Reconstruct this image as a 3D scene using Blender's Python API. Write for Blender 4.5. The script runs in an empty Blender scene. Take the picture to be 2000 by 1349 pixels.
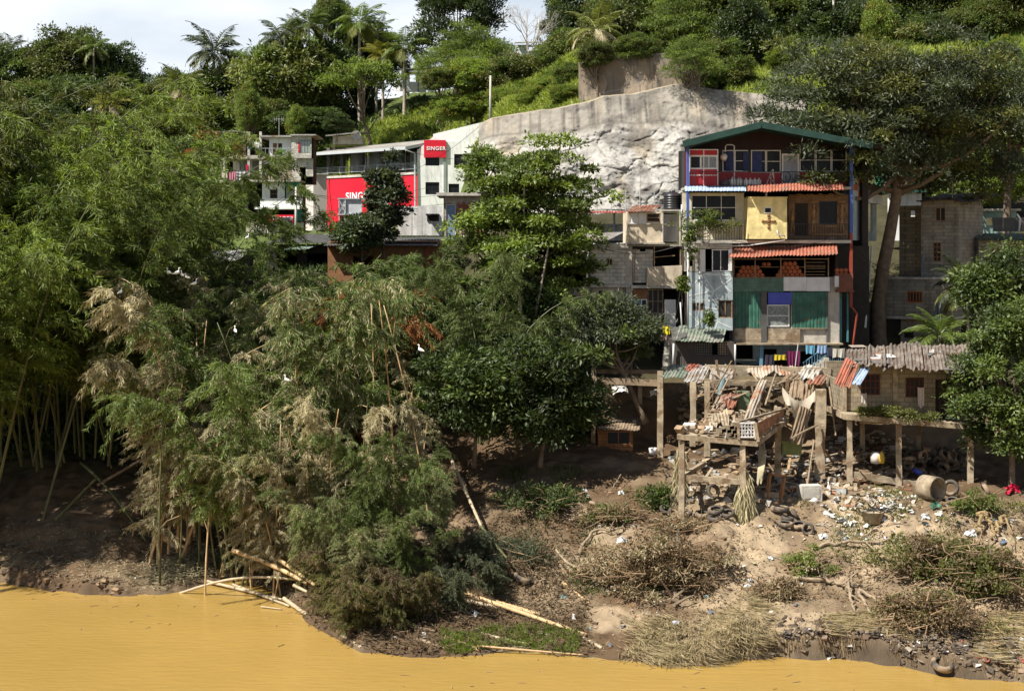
import bpy, math, random
import numpy as np
from mathutils import Vector, Matrix
rng = np.random.default_rng(7)
random.seed(7)
FL, HZ, CH = 2778.0, 500.0, 15.0        # focal length in photo pixels, horizon row, camera height above the river
sc = bpy.context.scene
COL = sc.collection
def P(px, py, Y): return np.array([(px-1000)*Y/FL, Y, CH-(py-HZ)*Y/FL])
def XX(px, Y): return (px-1000)*Y/FL
def ZZ(py, Y): return CH-(py-HZ)*Y/FL
def nrm(v):
    v = np.asarray(v, float); return v/np.maximum(np.linalg.norm(v, axis=-1, keepdims=True), 1e-9)

# ---------------- noise
_perm = np.random.default_rng(3).random((256, 256))
def vnoise(x, y):
    xi = np.floor(x).astype(int); yi = np.floor(y).astype(int)
    fx = x-xi; fy = y-yi; fx = fx*fx*(3-2*fx); fy = fy*fy*(3-2*fy)
    a = _perm[xi & 255, yi & 255]; b = _perm[(xi+1) & 255, yi & 255]
    c = _perm[xi & 255, (yi+1) & 255]; d = _perm[(xi+1) & 255, (yi+1) & 255]
    return (a*(1-fx)+b*fx)*(1-fy)+(c*(1-fx)+d*fx)*fy
def fbm(x, y, o=4):
    s = 0; a = .5; t = 0
    for k in range(o):
        s = s+a*vnoise(x*2**k+17.3*k, y*2**k+9.1*k); t += a; a *= .5
    return s/t

# ---------------- mesh collector
class MB:
    def __init__(s): s.v = []; s.f = []; s.c = []; s.n = 0
    def add(s, V, Fc, col=None):
        V = np.asarray(V, float).reshape(-1, 3)
        if not isinstance(Fc, list): Fc = [Fc]
        for f in Fc: s.f.append(np.asarray(f, np.int64)+s.n)
        s.v.append(V); s.n += len(V)
        if col is None: col = np.ones((len(V), 3))
        col = np.asarray(col, float)
        if col.ndim == 1: col = np.tile(col, (len(V), 1))
        s.c.append(col); return s
    def hexa(s, c8, col=None):
        return s.add(c8, np.array([[0,3,2,1],[4,5,6,7],[0,1,5,4],[1,2,6,5],[2,3,7,6],[3,0,4,7]]), col)
    def box(s, x0, x1, y0, y1, z0, z1, col=None):
        return s.hexa([(x0,y0,z0),(x1,y0,z0),(x1,y1,z0),(x0,y1,z0),(x0,y0,z1),(x1,y0,z1),(x1,y1,z1),(x0,y1,z1)], col)
    def obox(s, c, size, R=None, col=None):
        c = np.asarray(c, float); h = np.asarray(size, float)/2
        k = np.array([(-1,-1,-1),(1,-1,-1),(1,1,-1),(-1,1,-1),(-1,-1,1),(1,-1,1),(1,1,1),(-1,1,1)])*h
        if R is not None: k = k @ np.asarray(R).T
        return s.hexa(k+c, col)
    def beam(s, a, b, w, h=None, col=None, up=(0,0,1)):
        a = np.asarray(a, float); b = np.asarray(b, float); h = h or w
        d = nrm(b-a); u = np.asarray(up, float)
        if abs(d@u) > .95: u = np.array([0,1.,0])
        x = nrm(np.cross(d, u)); z = np.cross(x, d)
        k = [a-x*w/2-z*h/2, a+x*w/2-z*h/2, b+x*w/2-z*h/2, b-x*w/2-z*h/2, a-x*w/2+z*h/2, a+x*w/2+z*h/2, b+x*w/2+z*h/2, b-x*w/2+z*h/2]
        return s.hexa(k, col)
    def tube(s, pts, rad, n=6, col=None, cap=True):
        pts = np.asarray(pts, float); m = len(pts)
        rad = np.broadcast_to(np.asarray(rad, float), (m,))
        T = np.gradient(pts, axis=0); T = nrm(T)
        ref = np.array([.31, .2, .93]) if abs(T[0]@np.array([.31,.2,.93])) < .95 else np.array([1., 0, 0])
        U = nrm(np.cross(T, ref)); W = np.cross(T, U)
        a = np.linspace(0, 2*np.pi, n, endpoint=False)
        V = pts[:, None]+rad[:, None, None]*(np.cos(a)[None, :, None]*U[:, None]+np.sin(a)[None, :, None]*W[:, None])
        i = np.arange(m-1)[:, None]*n; j = np.arange(n)[None]; j2 = (j+1) % n
        Fq = np.stack([i+j, i+j2, i+n+j2, i+n+j], -1).reshape(-1, 4)
        fs = [Fq]
        if cap:
            if n == 4: fs.append(np.array([[3,2,1,0],[(m-1)*n+q for q in range(4)]]))
            else:
                fs.append(np.array([[0, q+1, q] for q in range(1, n-1)]))
                fs.append(np.array([[(m-1)*n, (m-1)*n+q, (m-1)*n+q+1] for q in range(1, n-1)]))
        return s.add(V.reshape(-1, 3), fs, col)
    def lathe(s, prof, c, n=20, R=None, col=None):
        prof = np.asarray(prof, float); a = np.linspace(0, 2*np.pi, n, endpoint=False)
        V = np.stack([prof[:, None, 0]*np.cos(a), prof[:, None, 0]*np.sin(a), np.repeat(prof[:, 1:2], n, 1)], -1).reshape(-1, 3)
        if R is not None: V = V @ np.asarray(R).T
        m = len(prof); i = np.arange(m-1)[:, None]*n; j = np.arange(n)[None]; j2 = (j+1) % n
        return s.add(V+np.asarray(c), np.stack([i+j, i+j2, i+n+j2, i+n+j], -1).reshape(-1, 4), col)
    def grid(s, G, col=None):          # G (a,b,3)
        a, b = G.shape[:2]; i = np.arange(a-1)[:, None]*b; j = np.arange(b-1)[None]
        return s.add(G.reshape(-1, 3), np.stack([i+j, i+j+1, i+b+j+1, i+b+j], -1).reshape(-1, 4), col)
    def corr(s, p00, p10, p01, amp=.03, pitch=.16, sag=0., rows=3, jit=0., col=None, ribs=False, seed=0):
        p00, p10, p01 = [np.asarray(p, float) for p in (p00, p10, p01)]
        U = p10-p00; Vv = p01-p00; L = np.linalg.norm(U); n = max(4, int(L/pitch)*4)
        N = nrm(np.cross(U, Vv)); u = np.linspace(0, 1, n+1); v = np.linspace(0, 1, rows)
        w = np.sin(u*L/pitch*2*np.pi)*amp
        if ribs: w = np.where(np.mod(u*L/pitch, 1) < .28, amp, 0)
        r = np.random.default_rng(seed+int(abs(p00[0])*97) % 999)
        off = w[None]+sag*(-np.sin(v*np.pi))[:, None]*np.sin(u*np.pi)[None]+(fbm(u[None]*6+v[:, None]*3+r.random()*50, v[:, None]*4+u[None]*2, 2)-.5)*jit
        G = p00+u[None, :, None]*U+v[:, None, None]*Vv+off[..., None]*N
        if jit: G = G+(r.random((rows, 1, 1))-.5)*0+nrm(Vv)*((vnoise(u*9+seed, u*0)-.5)*jit*2)[None, :, None]*(v > .9)[:, None, None]
        s.grid(G, col); s.grid(G[::-1]-N*.012, col); return s
    def leaves(s, pos, d, n, L, W, col):
        d = nrm(d); sd = nrm(np.cross(d, n)); L = np.asarray(L)[:, None]; W = np.asarray(W)[:, None]
        k = np.cross(sd, d)*L*.06
        V = np.stack([pos, pos+d*L*.45+sd*W/2-k, pos+d*L, pos+d*L*.45-sd*W/2-k], 1)
        m = len(pos)
        return s.add(V.reshape(-1, 3), np.arange(m*4).reshape(m, 4), np.repeat(col, 4, 0))
    def mesh(s, name, m, off=(0, 0, 0), smooth=False):
        me = bpy.data.meshes.new(name)
        V = np.concatenate(s.v)-np.asarray(off); me.vertices.add(len(V)); me.vertices.foreach_set('co', V.astype(np.float32).ravel())
        li = np.concatenate([f.ravel() for f in s.f]); lt = np.concatenate([np.full(len(f), f.shape[1]) for f in s.f])
        me.loops.add(len(li)); me.loops.foreach_set('vertex_index', li.astype(np.int32))
        me.polygons.add(len(lt)); st = np.concatenate([[0], np.cumsum(lt)[:-1]])
        me.polygons.foreach_set('loop_start', st.astype(np.int32))
        me.polygons.foreach_set('use_smooth', np.full(len(lt), bool(smooth)))
        C = np.concatenate(s.c); at = me.attributes.new('tint', 'FLOAT_COLOR', 'POINT')
        at.data.foreach_set('color', np.concatenate([C, np.ones((len(C), 1))], 1).astype(np.float32).ravel())
        me.materials.append(m); me.update(calc_edges=True); me.validate(); return me

# ---------------- objects
ROOT = {}
def tag(o, label=None, cat=None, group=None, kind=None):
    if label: o['label'] = label
    if cat: o['category'] = cat
    if group: o['group'] = group
    if kind: o['kind'] = kind
    return o
def thing(name, label, cat, loc, group=None, kind=None):
    o = bpy.data.objects.new(name, None); COL.objects.link(o); o.location = [float(q) for q in loc]; o.empty_display_size = .3
    ROOT[o] = np.array(loc, float); return tag(o, label, cat, group, kind)
def part(name, mb, m, parent, smooth=False, label=None):
    r = parent
    while r not in ROOT: r = r.parent
    o = bpy.data.objects.new(name, mb.mesh(name, m, ROOT[r], smooth)); COL.objects.link(o); o.parent = parent
    if label: o['label'] = label
    return o
def solo(name, mb, m, label, cat, group=None, kind=None, smooth=False, loc=None):
    if loc is None:
        V = np.concatenate(mb.v); loc = (V[:, 0].mean(), V[:, 1].mean(), V[:, 2].min())
    o = bpy.data.objects.new(name, mb.mesh(name, m, loc, smooth)); COL.objects.link(o); o.location = [float(q) for q in loc]
    return tag(o, label, cat, group, kind)
def struct(name, mb, m, smooth=False):
    o = bpy.data.objects.new(name, mb.mesh(name, m, (0, 0, 0), smooth)); COL.objects.link(o); o['kind'] = 'structure'; return o

# ---------------- materials
_MC = {}
def mat(name, rgb=(.5,.5,.5), rough=.8, var=.25, scale=2., streak=0., streakcol=(.07,.06,.05), bump=.15, bscale=None, brick=None, metal=0., spec=.35, patch=None, patchcol=(.2,.1,.05), pscale=1., tint=False, emit=None):
    if name in _MC: return _MC[name]
    m = bpy.data.materials.new(name); m.use_nodes = True; nt = m.node_tree; N = nt.nodes; Lk = nt.links
    for q in list(N): N.remove(q)
    out = N.new('ShaderNodeOutputMaterial'); bs = N.new('ShaderNodeBsdfPrincipled'); Lk.new(bs.outputs[0], out.inputs[0])
    bs.inputs['Roughness'].default_value = rough; bs.inputs['Metallic'].default_value = metal; bs.inputs['Specular IOR Level'].default_value = spec
    tc = N.new('ShaderNodeNewGeometry'); pos = tc.outputs['Position']
    def noise(sc_, det=4, vec=None, rgh=.6):
        n = N.new('ShaderNodeTexNoise'); n.inputs['Scale'].default_value = sc_; n.inputs['Detail'].default_value = det; n.inputs['Roughness'].default_value = rgh
        Lk.new(vec or pos, n.inputs['Vector']); return n.outputs[0]
    def ramp(inp, a, b, ca=0., cb=1.):
        r = N.new('ShaderNodeMapRange'); r.inputs[1].default_value = a; r.inputs[2].default_value = b; r.inputs[3].default_value = ca; r.inputs[4].default_value = cb
        Lk.new(inp, r.inputs[0]); return r.outputs[0]
    def mix(f, a, b, mode='MIX'):
        x = N.new('ShaderNodeMix'); x.data_type = 'RGBA'; x.blend_type = mode
        if isinstance(f, (int, float)): x.inputs[0].default_value = f
        else: Lk.new(f, x.inputs[0])
        for i, v in ((6, a), (7, b)):
            if isinstance(v, tuple): x.inputs[i].default_value = (*v[:3], 1)
            else: Lk.new(v, x.inputs[i])
        return x.outputs[2]
    base = tuple(rgb)
    if tint:
        at = N.new('ShaderNodeAttribute'); at.attribute_name = 'tint'
        base = mix(1., at.outputs['Color'], tuple(rgb), 'MULTIPLY')
    n1 = noise(scale, 5)
    lo = ramp(n1, .3, .7, 1-var, 1+var*.6)
    cb = N.new('ShaderNodeCombineXYZ'); [Lk.new(lo, cb.inputs[i]) for i in range(3)]
    c = mix(1., base, cb.outputs[0], 'MULTIPLY')
    hgt = noise(bscale or scale*6, 4)
    if brick:
        sx = N.new('ShaderNodeSeparateXYZ'); Lk.new(pos, sx.inputs[0])
        ad = N.new('ShaderNodeMath'); Lk.new(sx.outputs[0], ad.inputs[0]); Lk.new(sx.outputs[1], ad.inputs[1])
        c2 = N.new('ShaderNodeCombineXYZ'); Lk.new(ad.outputs[0], c2.inputs[0]); Lk.new(sx.outputs[2], c2.inputs[1])
        br = N.new('ShaderNodeTexBrick'); Lk.new(c2.outputs[0], br.inputs['Vector']); br.inputs['Scale'].default_value = 1.
        br.inputs['Brick Width'].default_value = brick[0]; br.inputs['Row Height'].default_value = brick[1]; br.inputs['Mortar Size'].default_value = brick[2]
        br.inputs['Color1'].default_value = (1.12, 1.1, 1.05, 1); br.inputs['Color2'].default_value = (.8, .8, .78, 1); br.inputs['Mortar'].default_value = (*brick[3], 1)
        c = mix(1., c, br.outputs[0], 'MULTIPLY')
    if patch:
        pn = noise(pscale, 5); c = mix(ramp(pn, .62-patch*.12, .68-patch*.1), c, tuple(patchcol))
    if streak:
        mp = N.new('ShaderNodeMapping'); Lk.new(pos, mp.inputs[0]); mp.inputs['Scale'].default_value = (1.5, 1.5, .28)
        sn = noise(1.3, 6, mp.outputs[0], .7); c = mix(ramp(sn, .5, .72, 0, streak), c, tuple(streakcol))
    Lk.new(c, bs.inputs['Base Color'])
    if bump:
        b = N.new('ShaderNodeBump'); b.inputs['Strength'].default_value = min(1, bump*2); b.inputs['Distance'].default_value = .03
        Lk.new(hgt, b.inputs['Height']); Lk.new(b.outputs[0], bs.inputs['Normal'])
    if emit: bs.inputs['Emission Color'].default_value = (*emit, 1); bs.inputs['Emission Strength'].default_value = 1
    _MC[name] = m; return m
def leafmat(name, rough=.42, trans=.3, spec=.5):
    if name in _MC: return _MC[name]
    m = bpy.data.materials.new(name); m.use_nodes = True; nt = m.node_tree; N = nt.nodes; Lk = nt.links
    bs = N['Principled BSDF']; out = N['Material Output']; bs.inputs['Roughness'].default_value = rough; bs.inputs['Specular IOR Level'].default_value = spec
    at = N.new('ShaderNodeAttribute'); at.attribute_name = 'tint'; oi = N.new('ShaderNodeObjectInfo')
    hs = N.new('ShaderNodeHueSaturation'); Lk.new(at.outputs['Color'], hs.inputs['Color'])
    mr = N.new('ShaderNodeMapRange'); Lk.new(oi.outputs['Random'], mr.inputs[0]); mr.inputs[3].default_value = .8; mr.inputs[4].default_value = 1.25; Lk.new(mr.outputs[0], hs.inputs['Value'])
    Lk.new(hs.outputs[0], bs.inputs['Base Color'])
    tr = N.new('ShaderNodeBsdfTranslucent'); g = N.new('ShaderNodeMix'); g.data_type = 'RGBA'; g.blend_type = 'MULTIPLY'; g.inputs[0].default_value = 1
    Lk.new(hs.outputs[0], g.inputs[6]); g.inputs[7].default_value = (1.5, 1.6, .7, 1); Lk.new(g.outputs[2], tr.inputs[0])
    mx = N.new('ShaderNodeMixShader'); mx.inputs[0].default_value = trans; Lk.new(bs.outputs[0], mx.inputs[1]); Lk.new(tr.outputs[0], mx.inputs[2]); Lk.new(mx.outputs[0], out.inputs[0])
    _MC[name] = m; return m
# ---------------- camera, sun, sky
cam = bpy.data.objects.new('camera', bpy.data.cameras.new('camera')); COL.objects.link(cam); sc.camera = cam
cam.location = (0, 0, CH); cam.rotation_euler = (math.pi/2, 0, 0)
cam.data.sensor_width = 36; cam.data.lens = 36*FL/2000; cam.data.shift_y = -(674.5-HZ)/2000; cam.data.clip_end = 6000
SUN = nrm([-.51, -.315, .80])
sl = bpy.data.lights.new('sun', 'SUN'); sl.energy = 5.0; sl.angle = math.radians(.5); sl.color = (1, .95, .86)
so = bpy.data.objects.new('sun', sl); COL.objects.link(so); so.rotation_euler = Vector(SUN).to_track_quat('Z', 'Y').to_euler(); so.location = (-20, -20, 60)
w = bpy.data.worlds.new('World'); sc.world = w; w.use_nodes = True; nt = w.node_tree; N = nt.nodes; Lk = nt.links
bg = N['Background']; sk = N.new('ShaderNodeTexSky'); sk.sky_type = 'NISHITA'; sk.sun_disc = False
sk.sun_elevation = math.asin(SUN[2]); sk.sun_rotation = math.atan2(SUN[0], SUN[1])
tc = N.new('ShaderNodeTexCoord'); sep = N.new('ShaderNodeSeparateXYZ'); Lk.new(tc.outputs['Generated'], sep.inputs[0])
mp = N.new('ShaderNodeMapping'); mp.inputs['Scale'].default_value = (3, 3, 9); mp.inputs['Location'].default_value = (1.3, .2, .5); Lk.new(tc.outputs['Generated'], mp.inputs[0])
ns = N.new('ShaderNodeTexNoise'); ns.inputs['Scale'].default_value = 1.6; ns.inputs['Detail'].default_value = 7; Lk.new(mp.outputs[0], ns.inputs[0])
r1 = N.new('ShaderNodeMapRange'); r1.inputs[1].default_value = .34; r1.inputs[2].default_value = .66; Lk.new(ns.outputs[0], r1.inputs[0])
cl = N.new('ShaderNodeMix'); cl.data_type = 'RGBA'; Lk.new(r1.outputs[0], cl.inputs[0]); cl.inputs[6].default_value = (7.0, 8.1, 9.4, 1); cl.inputs[7].default_value = (12.2, 12.6, 13.0, 1)
r2 = N.new('ShaderNodeMapRange'); r2.inputs[1].default_value = .17; r2.inputs[2].default_value = .30; r2.inputs[3].default_value = .97; r2.inputs[4].default_value = .03; Lk.new(sep.outputs[2], r2.inputs[0])
mxw = N.new('ShaderNodeMix'); mxw.data_type = 'RGBA'; Lk.new(r2.outputs[0], mxw.inputs[0]); Lk.new(sk.outputs[0], mxw.inputs[6]); Lk.new(cl.outputs[2], mxw.inputs[7])
Lk.new(mxw.outputs[2], bg.inputs[0]); bg.inputs[1].default_value = .05
sc.view_settings.view_transform = 'Standard'; sc.view_settings.look = 'None'; sc.view_settings.exposure = .88; sc.view_settings.gamma = 1
sc.cycles.max_bounces = 5; sc.cycles.diffuse_bounces = 3; sc.cycles.glossy_bounces = 2; sc.cycles.transmission_bounces = 3; sc.cycles.transparent_max_bounces = 4
sc.cycles.use_denoising = True
sc.cycles.caustics_reflective = False; sc.cycles.caustics_refractive = False

# ---------------- terrain
SHX = [-2000,0,100,250,350,400,470,560,600,650,700,800,900,1000,1150,1300,1400,1440,1700,1800,1850,1950,2000,4000]
SHY = [1137,1137,1155,1165,1155,1140,1128,1165,1215,1245,1272,1283,1283,1270,1285,1297,1300,1283,1290,1310,1320,1330,1335,1340]
COLS = {-600: [(60,.3),(68,1.6),(75,4.2),(85,6.5),(110,11),(130,16),(160,22),(200,30),(260,34),(600,60),(4000,60)],
 0: [(60,.3),(68,1.6),(75,4.2),(85,6.5),(110,11),(130,16),(160,22),(200,30),(260,34),(600,50),(4000,50)],
 300: [(60,.3),(68,1.4),(75,4),(90,8),(120,14),(140,17.3),(160,19),(195,29),(230,33),(600,45),(4000,45)],
 600: [(58,.5),(62,1),(68,2.5),(75,5),(90,9.5),(105,13.5),(128,17.0),(156,17.3),(162,23),(185,33),(210,37),(600,40),(4000,40)],
 850: [(54,.2),(60,1.2),(66,3.5),(75,6.5),(90,10.5),(105,15),(120,17.5),(147,18),(156,25),(172,33),(190,37),(220,36),(4000,36)],
 1000: [(54,.4),(62,2.8),(68,5),(75,7.5),(88,12),(100,17.2),(112,18),(121,24.5),(140,30),(168,37),(195,40),(4000,40)],
 1150: [(53,.4),(62,3.2),(70,5.6),(75,8),(84,11),(95,17.6),(111,18),(118,26),(130,31),(150,37),(185,42),(4000,60)],
 1300: [(53,.5),(57,1.8),(62,3.9),(70,5.3),(72,5.8),(73.5,8.7),(79,9),(81,10),(92,17.6),(110,18),(117,28),(130,33),(160,44),(200,53),(4000,90)],
 1500: [(53,.6),(57,1.9),(62,4.0),(68,4.6),(72,5.6),(73.5,8.7),(80,9),(84,10),(94,17.6),(109,18),(116,27.5),(130,33),(160,46),(200,57),(4000,100)],
 1700: [(52,.7),(57,2.4),(62,4.1),(66,4.4),(71,5.2),(74,8),(84,9.5),(97,17),(108,19),(118,27.5),(135,35.0),(165,50),(210,62),(4000,110)],
 2600: [(50,.7),(57,2.6),(62,4.1),(66,4.5),(71,5.4),(74,8),(84,9.5),(97,17),(108,19),(118,27.5),(135,35.0),(165,50),(210,62),(4000,110)]}
CK = sorted(COLS)
def shore(px): return CH*FL/(np.interp(px, SHX, SHY)-HZ)
def HH(X, Y, rough=True):
    X = np.asarray(X, float); Y = np.asarray(Y, float); px = 1000+FL*X/np.maximum(Y, 5)
    zs = np.stack([np.interp(Y, [a for a, b in COLS[k]], [b for a, b in COLS[k]]) for k in CK])
    t = np.interp(px, CK, np.arange(len(CK))); i = np.clip(np.floor(t).astype(int), 0, len(CK)-2); f = t-i; f = f*f*(3-2*f)
    zc = np.take_along_axis(zs, i[None], 0)[0]*(1-f)+np.take_along_axis(zs, i[None]+1, 0)[0]*f
    sh = shore(px)+(fbm(X*.9, X*0+3, 3)-.5)*.9; d = Y-sh
    step = np.interp(px, [-500,20,220,290,1340,1460,1760,1900,2600], [.45,.5,.42,.1,.12,.95,.8,.5,.5])
    z = np.where(d < 0, d*.5, np.minimum(zc, step*np.clip(d/.35, 0, 1)+.16*d+.25*np.clip(d-4, 0, 99)))
    if rough:
        a = np.interp(d, [-1, .4, 3, 30, 60], [.02, .18, .45, .5, 1.4])
        z = z+(fbm(X*.45, Y*.45, 5)-.5)*a+(fbm(X*2.1+40, Y*2.1, 3)-.5)*np.where((d > .3) & (d < 30), .16, 0)*2+(fbm(X*5+7, Y*5, 3)-.5)*np.where((d > .3) & (d < 22), .2, 0)
    return z
def H1(x, y): return float(HH(np.array([x]), np.array([y]))[0])
def G(px, Y):                      # point on the ground
    x = XX(px, Y); return np.array([x, Y, H1(x, Y)])
_gy = np.linspace(49, 110, 900)
def GP(px, py):                    # ground point that shows at this place of the photo
    x = (px-1000)*_gy/FL; z = HH(x, _gy); rows = HZ+(CH-z)*FL/_gy
    k = np.argmax(rows <= py); k = max(k, 1) if rows[0] > py else 0
    return np.array([x[k], _gy[k], z[k]])
pxs = np.concatenate([np.linspace(-5000, -500, 16), np.arange(-480, 2500, 8), np.linspace(2520, 7000, 16)])
ys = np.concatenate([np.linspace(44, 82, 330), np.linspace(82.3, 130, 160), np.linspace(131, 260, 110), np.linspace(270, 900, 25), [1500, 3000, 5000]])
PX, YY = np.meshgrid(pxs, ys); Xg = (PX-1000)*YY/FL; Zg = HH(Xg, YY)
dsh = YY-shore(PX)
n1 = fbm(Xg*.5, YY*.5, 4); n2 = fbm(Xg*2.3, YY*2.3, 3)
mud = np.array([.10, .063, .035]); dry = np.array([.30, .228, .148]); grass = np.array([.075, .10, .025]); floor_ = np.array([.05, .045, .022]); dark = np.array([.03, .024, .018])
m = np.clip((n1-.42)*4, 0, 1)*np.interp(PX, [900, 1300, 1700], [.35, 1, 1]); m = np.clip(m*np.interp(dsh, [9, 15], [1, .4])+np.interp(PX, [1250, 1500], [0, .4])*np.interp(dsh, [9, 14], [1, 0]), 0, 1)  # dry earth patches; thinner left and upslope, painting shade into the ground
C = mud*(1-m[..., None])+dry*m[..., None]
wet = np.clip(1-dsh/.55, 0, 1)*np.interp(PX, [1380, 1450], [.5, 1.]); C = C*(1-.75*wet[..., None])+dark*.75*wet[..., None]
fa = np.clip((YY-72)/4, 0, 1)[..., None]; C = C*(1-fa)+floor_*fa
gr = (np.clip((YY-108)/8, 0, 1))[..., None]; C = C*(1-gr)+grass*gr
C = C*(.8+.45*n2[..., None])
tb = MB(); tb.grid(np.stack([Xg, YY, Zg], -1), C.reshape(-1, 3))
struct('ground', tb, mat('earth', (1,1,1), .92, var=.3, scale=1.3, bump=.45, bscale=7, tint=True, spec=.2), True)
# river
def water_mat():
    m = mat('river_water', (.335, .214, .058), .2, var=.12, scale=.1, bump=0, spec=.4)
    nt = m.node_tree; N = nt.nodes; Lk = nt.links; bs = [n for n in N if n.type == 'BSDF_PRINCIPLED'][0]
    g = N.new('ShaderNodeNewGeometry'); mp = N.new('ShaderNodeMapping'); mp.inputs['Scale'].default_value = (.5, 1.6, 1); mp.inputs['Rotation'].default_value = (0, 0, .15); Lk.new(g.outputs['Position'], mp.inputs[0])
    n = N.new('ShaderNodeTexNoise'); n.inputs['Scale'].default_value = 2.2; n.inputs['Detail'].default_value = 6; n.inputs['Distortion'].default_value = .6; Lk.new(mp.outputs[0], n.inputs[0])
    b = N.new('ShaderNodeBump'); b.inputs['Strength'].default_value = .32; b.inputs['Distance'].default_value = .09; Lk.new(n.outputs[0], b.inputs['Height']); Lk.new(b.outputs[0], bs.inputs['Normal'])
    return m
wb = MB(); wx = np.linspace(-400, 400, 9); wy = np.linspace(-300, 300, 7); WX, WY = np.meshgrid(wx, wy)
wb.grid(np.stack([WX, np.where(WY > 90, 90, WY), WX*0], -1)); struct('river', wb, water_mat())
# ---------------- vegetation
LEAF = leafmat('leaf_glossy', .48, .28, .4); LEAFM = leafmat('leaf_soft', .55, .35, .35); DRYL = leafmat('leaf_dry', .7, .25, .2)
BARK = mat('bark', (.16, .12, .085), .9, var=.4, scale=3, bump=.4); BARKP = mat('bark_pale', (.34, .29, .23), .85, var=.35, scale=4, bump=.3)
CULM = mat('bamboo_green', (.10, .105, .045), .5, var=.4, scale=2, bump=.05); CULMD = mat('bamboo_tan', (.48, .33, .17), .55, var=.3, scale=2, bump=.1)
def rs(n, r=rng): return nrm(r.normal(size=(n, 3)))
PAL = {'reed': ((.28,.22,.12),(.48,.39,.23)), 'lime': ((.2,.24,.045),(.36,.40,.09)), 'dark': ((.028,.044,.012),(.062,.09,.024)), 'mid': ((.055,.08,.017),(.115,.155,.034)), 'bright': ((.1,.145,.022),(.19,.24,.045)),
       'olive': ((.07,.08,.02),(.15,.158,.042)), 'grey': ((.035,.048,.024),(.085,.10,.055)), 'yellow': ((.12,.13,.02),(.24,.22,.04)),
       'tan': ((.2,.165,.1),(.4,.345,.225)), 'brown': ((.075,.053,.03),(.2,.14,.08)), 'plume': ((.075,.11,.028),(.15,.2,.055)), 'rust': ((.2,.08,.03),(.38,.16,.06)), 'straw': ((.26,.225,.135),(.45,.4,.27))}
def pal(k, n, r=rng):
    a, b = [np.array(q) for q in PAL[k]]; t = r.random((n, 1)); return a+(b-a)*t*(.6+.8*r.random((n, 1)))
def crown_mb(seed, nc, lpc, ls, lw, palk, cr=1.25, squash=.75, R=(5, 5, 4), flat=0., droop=.2, alt=None, altp=.0, sub=None, low=-.5, rimk=.5):
    r = np.random.default_rng(seed); mb = MB()
    d = rs(nc, r); d[:, 2] = np.where(d[:, 2] < low, -d[:, 2]*.8, d[:, 2])
    rr = (rimk+(1-rimk)*r.random(nc)**.6)
    wob = .62+.76*vnoise(d[:, 0]*1.7+seed, d[:, 1]*1.7+d[:, 2]*2)
    c = d*np.array(R)*(rr*wob)[:, None]
    if flat: c[:, 2] = np.round(c[:, 2]/flat+.25*np.sin(c[:, 0]*1.3+seed))*flat+r.normal(size=nc)*.22
    crs = cr*(.6+.8*r.random(nc)); bright = .75+.5*r.random(nc)
    idx = np.repeat(np.arange(nc), lpc); n = len(idx)
    e = rs(n, r); e[:, 2] = np.where(e[:, 2] < -.25, -e[:, 2], e[:, 2])
    rad = crs[idx]*(.45+.6*r.random(n)**.5)*np.where(r.random(n) < .14, 1.4, 1)
    pos = c[idx]+e*rad[:, None]*np.array([1, 1, squash])
    dr = nrm(e*.7+rs(n, r)*.6+np.array([0, 0, -droop])); nn = nrm(e*.6+rs(n, r)*.5+np.array([0, 0, .6]))
    L = ls*(.6+.8*r.random(n)); W = lw*(.6+.8*r.random(n)); col = pal(palk, n, r)*bright[idx][:, None]
    if alt:
        mk = (r.random(nc) < altp)[idx]; col[mk] = pal(alt, int(mk.sum()), r)
    mb.leaves(pos, dr, nn, L, W, col); return mb, c, crs
def trunk_mb(base, top, r0, limbs, seed=0, bend=.06, n=9, lr=.35, s0=.45):
    r = np.random.default_rng(seed); mb = MB(); base = np.asarray(base, float); top = np.asarray(top, float); t = np.linspace(0, 1, 8)[:, None]
    ln = np.linalg.norm(top-base); w = (r.normal(size=(2, 3))*bend*ln)*np.array([1, 1, .1])
    pts = base+(top-base)*t+w[0]*np.sin(t*3.1)+w[1]*np.sin(t*6.3)*.4
    rad = r0*(1-.55*t[:, 0]); rad[0] *= 1.35; mb.tube(pts, rad, n)
    for q in limbs:
        q = np.asarray(q, float); s = s0+(.95-s0)*r.random(); k = s*7; i = int(min(6, k)); o = pts[i]+(pts[i+1]-pts[i])*(k-i); u = np.linspace(0, 1, 6)[:, None]
        L = np.linalg.norm(q-o); b = o+(q-o)*u+np.array([0, 0, -.12*L])*np.sin(u*np.pi)+r.normal(size=3)*.05*L*np.sin(u*np.pi)
        mb.tube(b, r0*lr*(1-.8*u[:, 0])+.015, 6)
    return mb
CROWN = {}
def crown_proto(key, matl, **k):
    mb, c, crs = crown_mb(**k); CROWN[key] = (mb.mesh('crown', matl), c, k.get('R', (5, 5, 4)))
for i, (pk, al, ap) in enumerate([('dark','mid',.15),('mid','olive',.3),('olive','mid',.3),('grey','dark',.3),('bright','yellow',.15)]):
    for v in range(2):
        crown_proto((pk, v), LEAFM if pk in ('bright', 'mid') else LEAF, seed=20+i*7+v, nc=190, lpc=150, ls=.42, lw=.2, palk=pk, alt=al, altp=ap, cr=1.15, low=-.85, R=(5, 5, 4.3), rimk=.55)
crown_proto(('feather', 0), LEAFM, seed=90, nc=170, lpc=110, ls=.34, lw=.1, palk='bright', alt='mid', altp=.4, cr=1.1, squash=.35, flat=.9, R=(5, 5, 4.2))
crown_proto(('pine', 0), LEAF, seed=91, nc=190, lpc=130, ls=.4, lw=.12, palk='dark', alt='mid', altp=.15, cr=.95, R=(3.6, 3.6, 5.6), droop=-.3)
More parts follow.
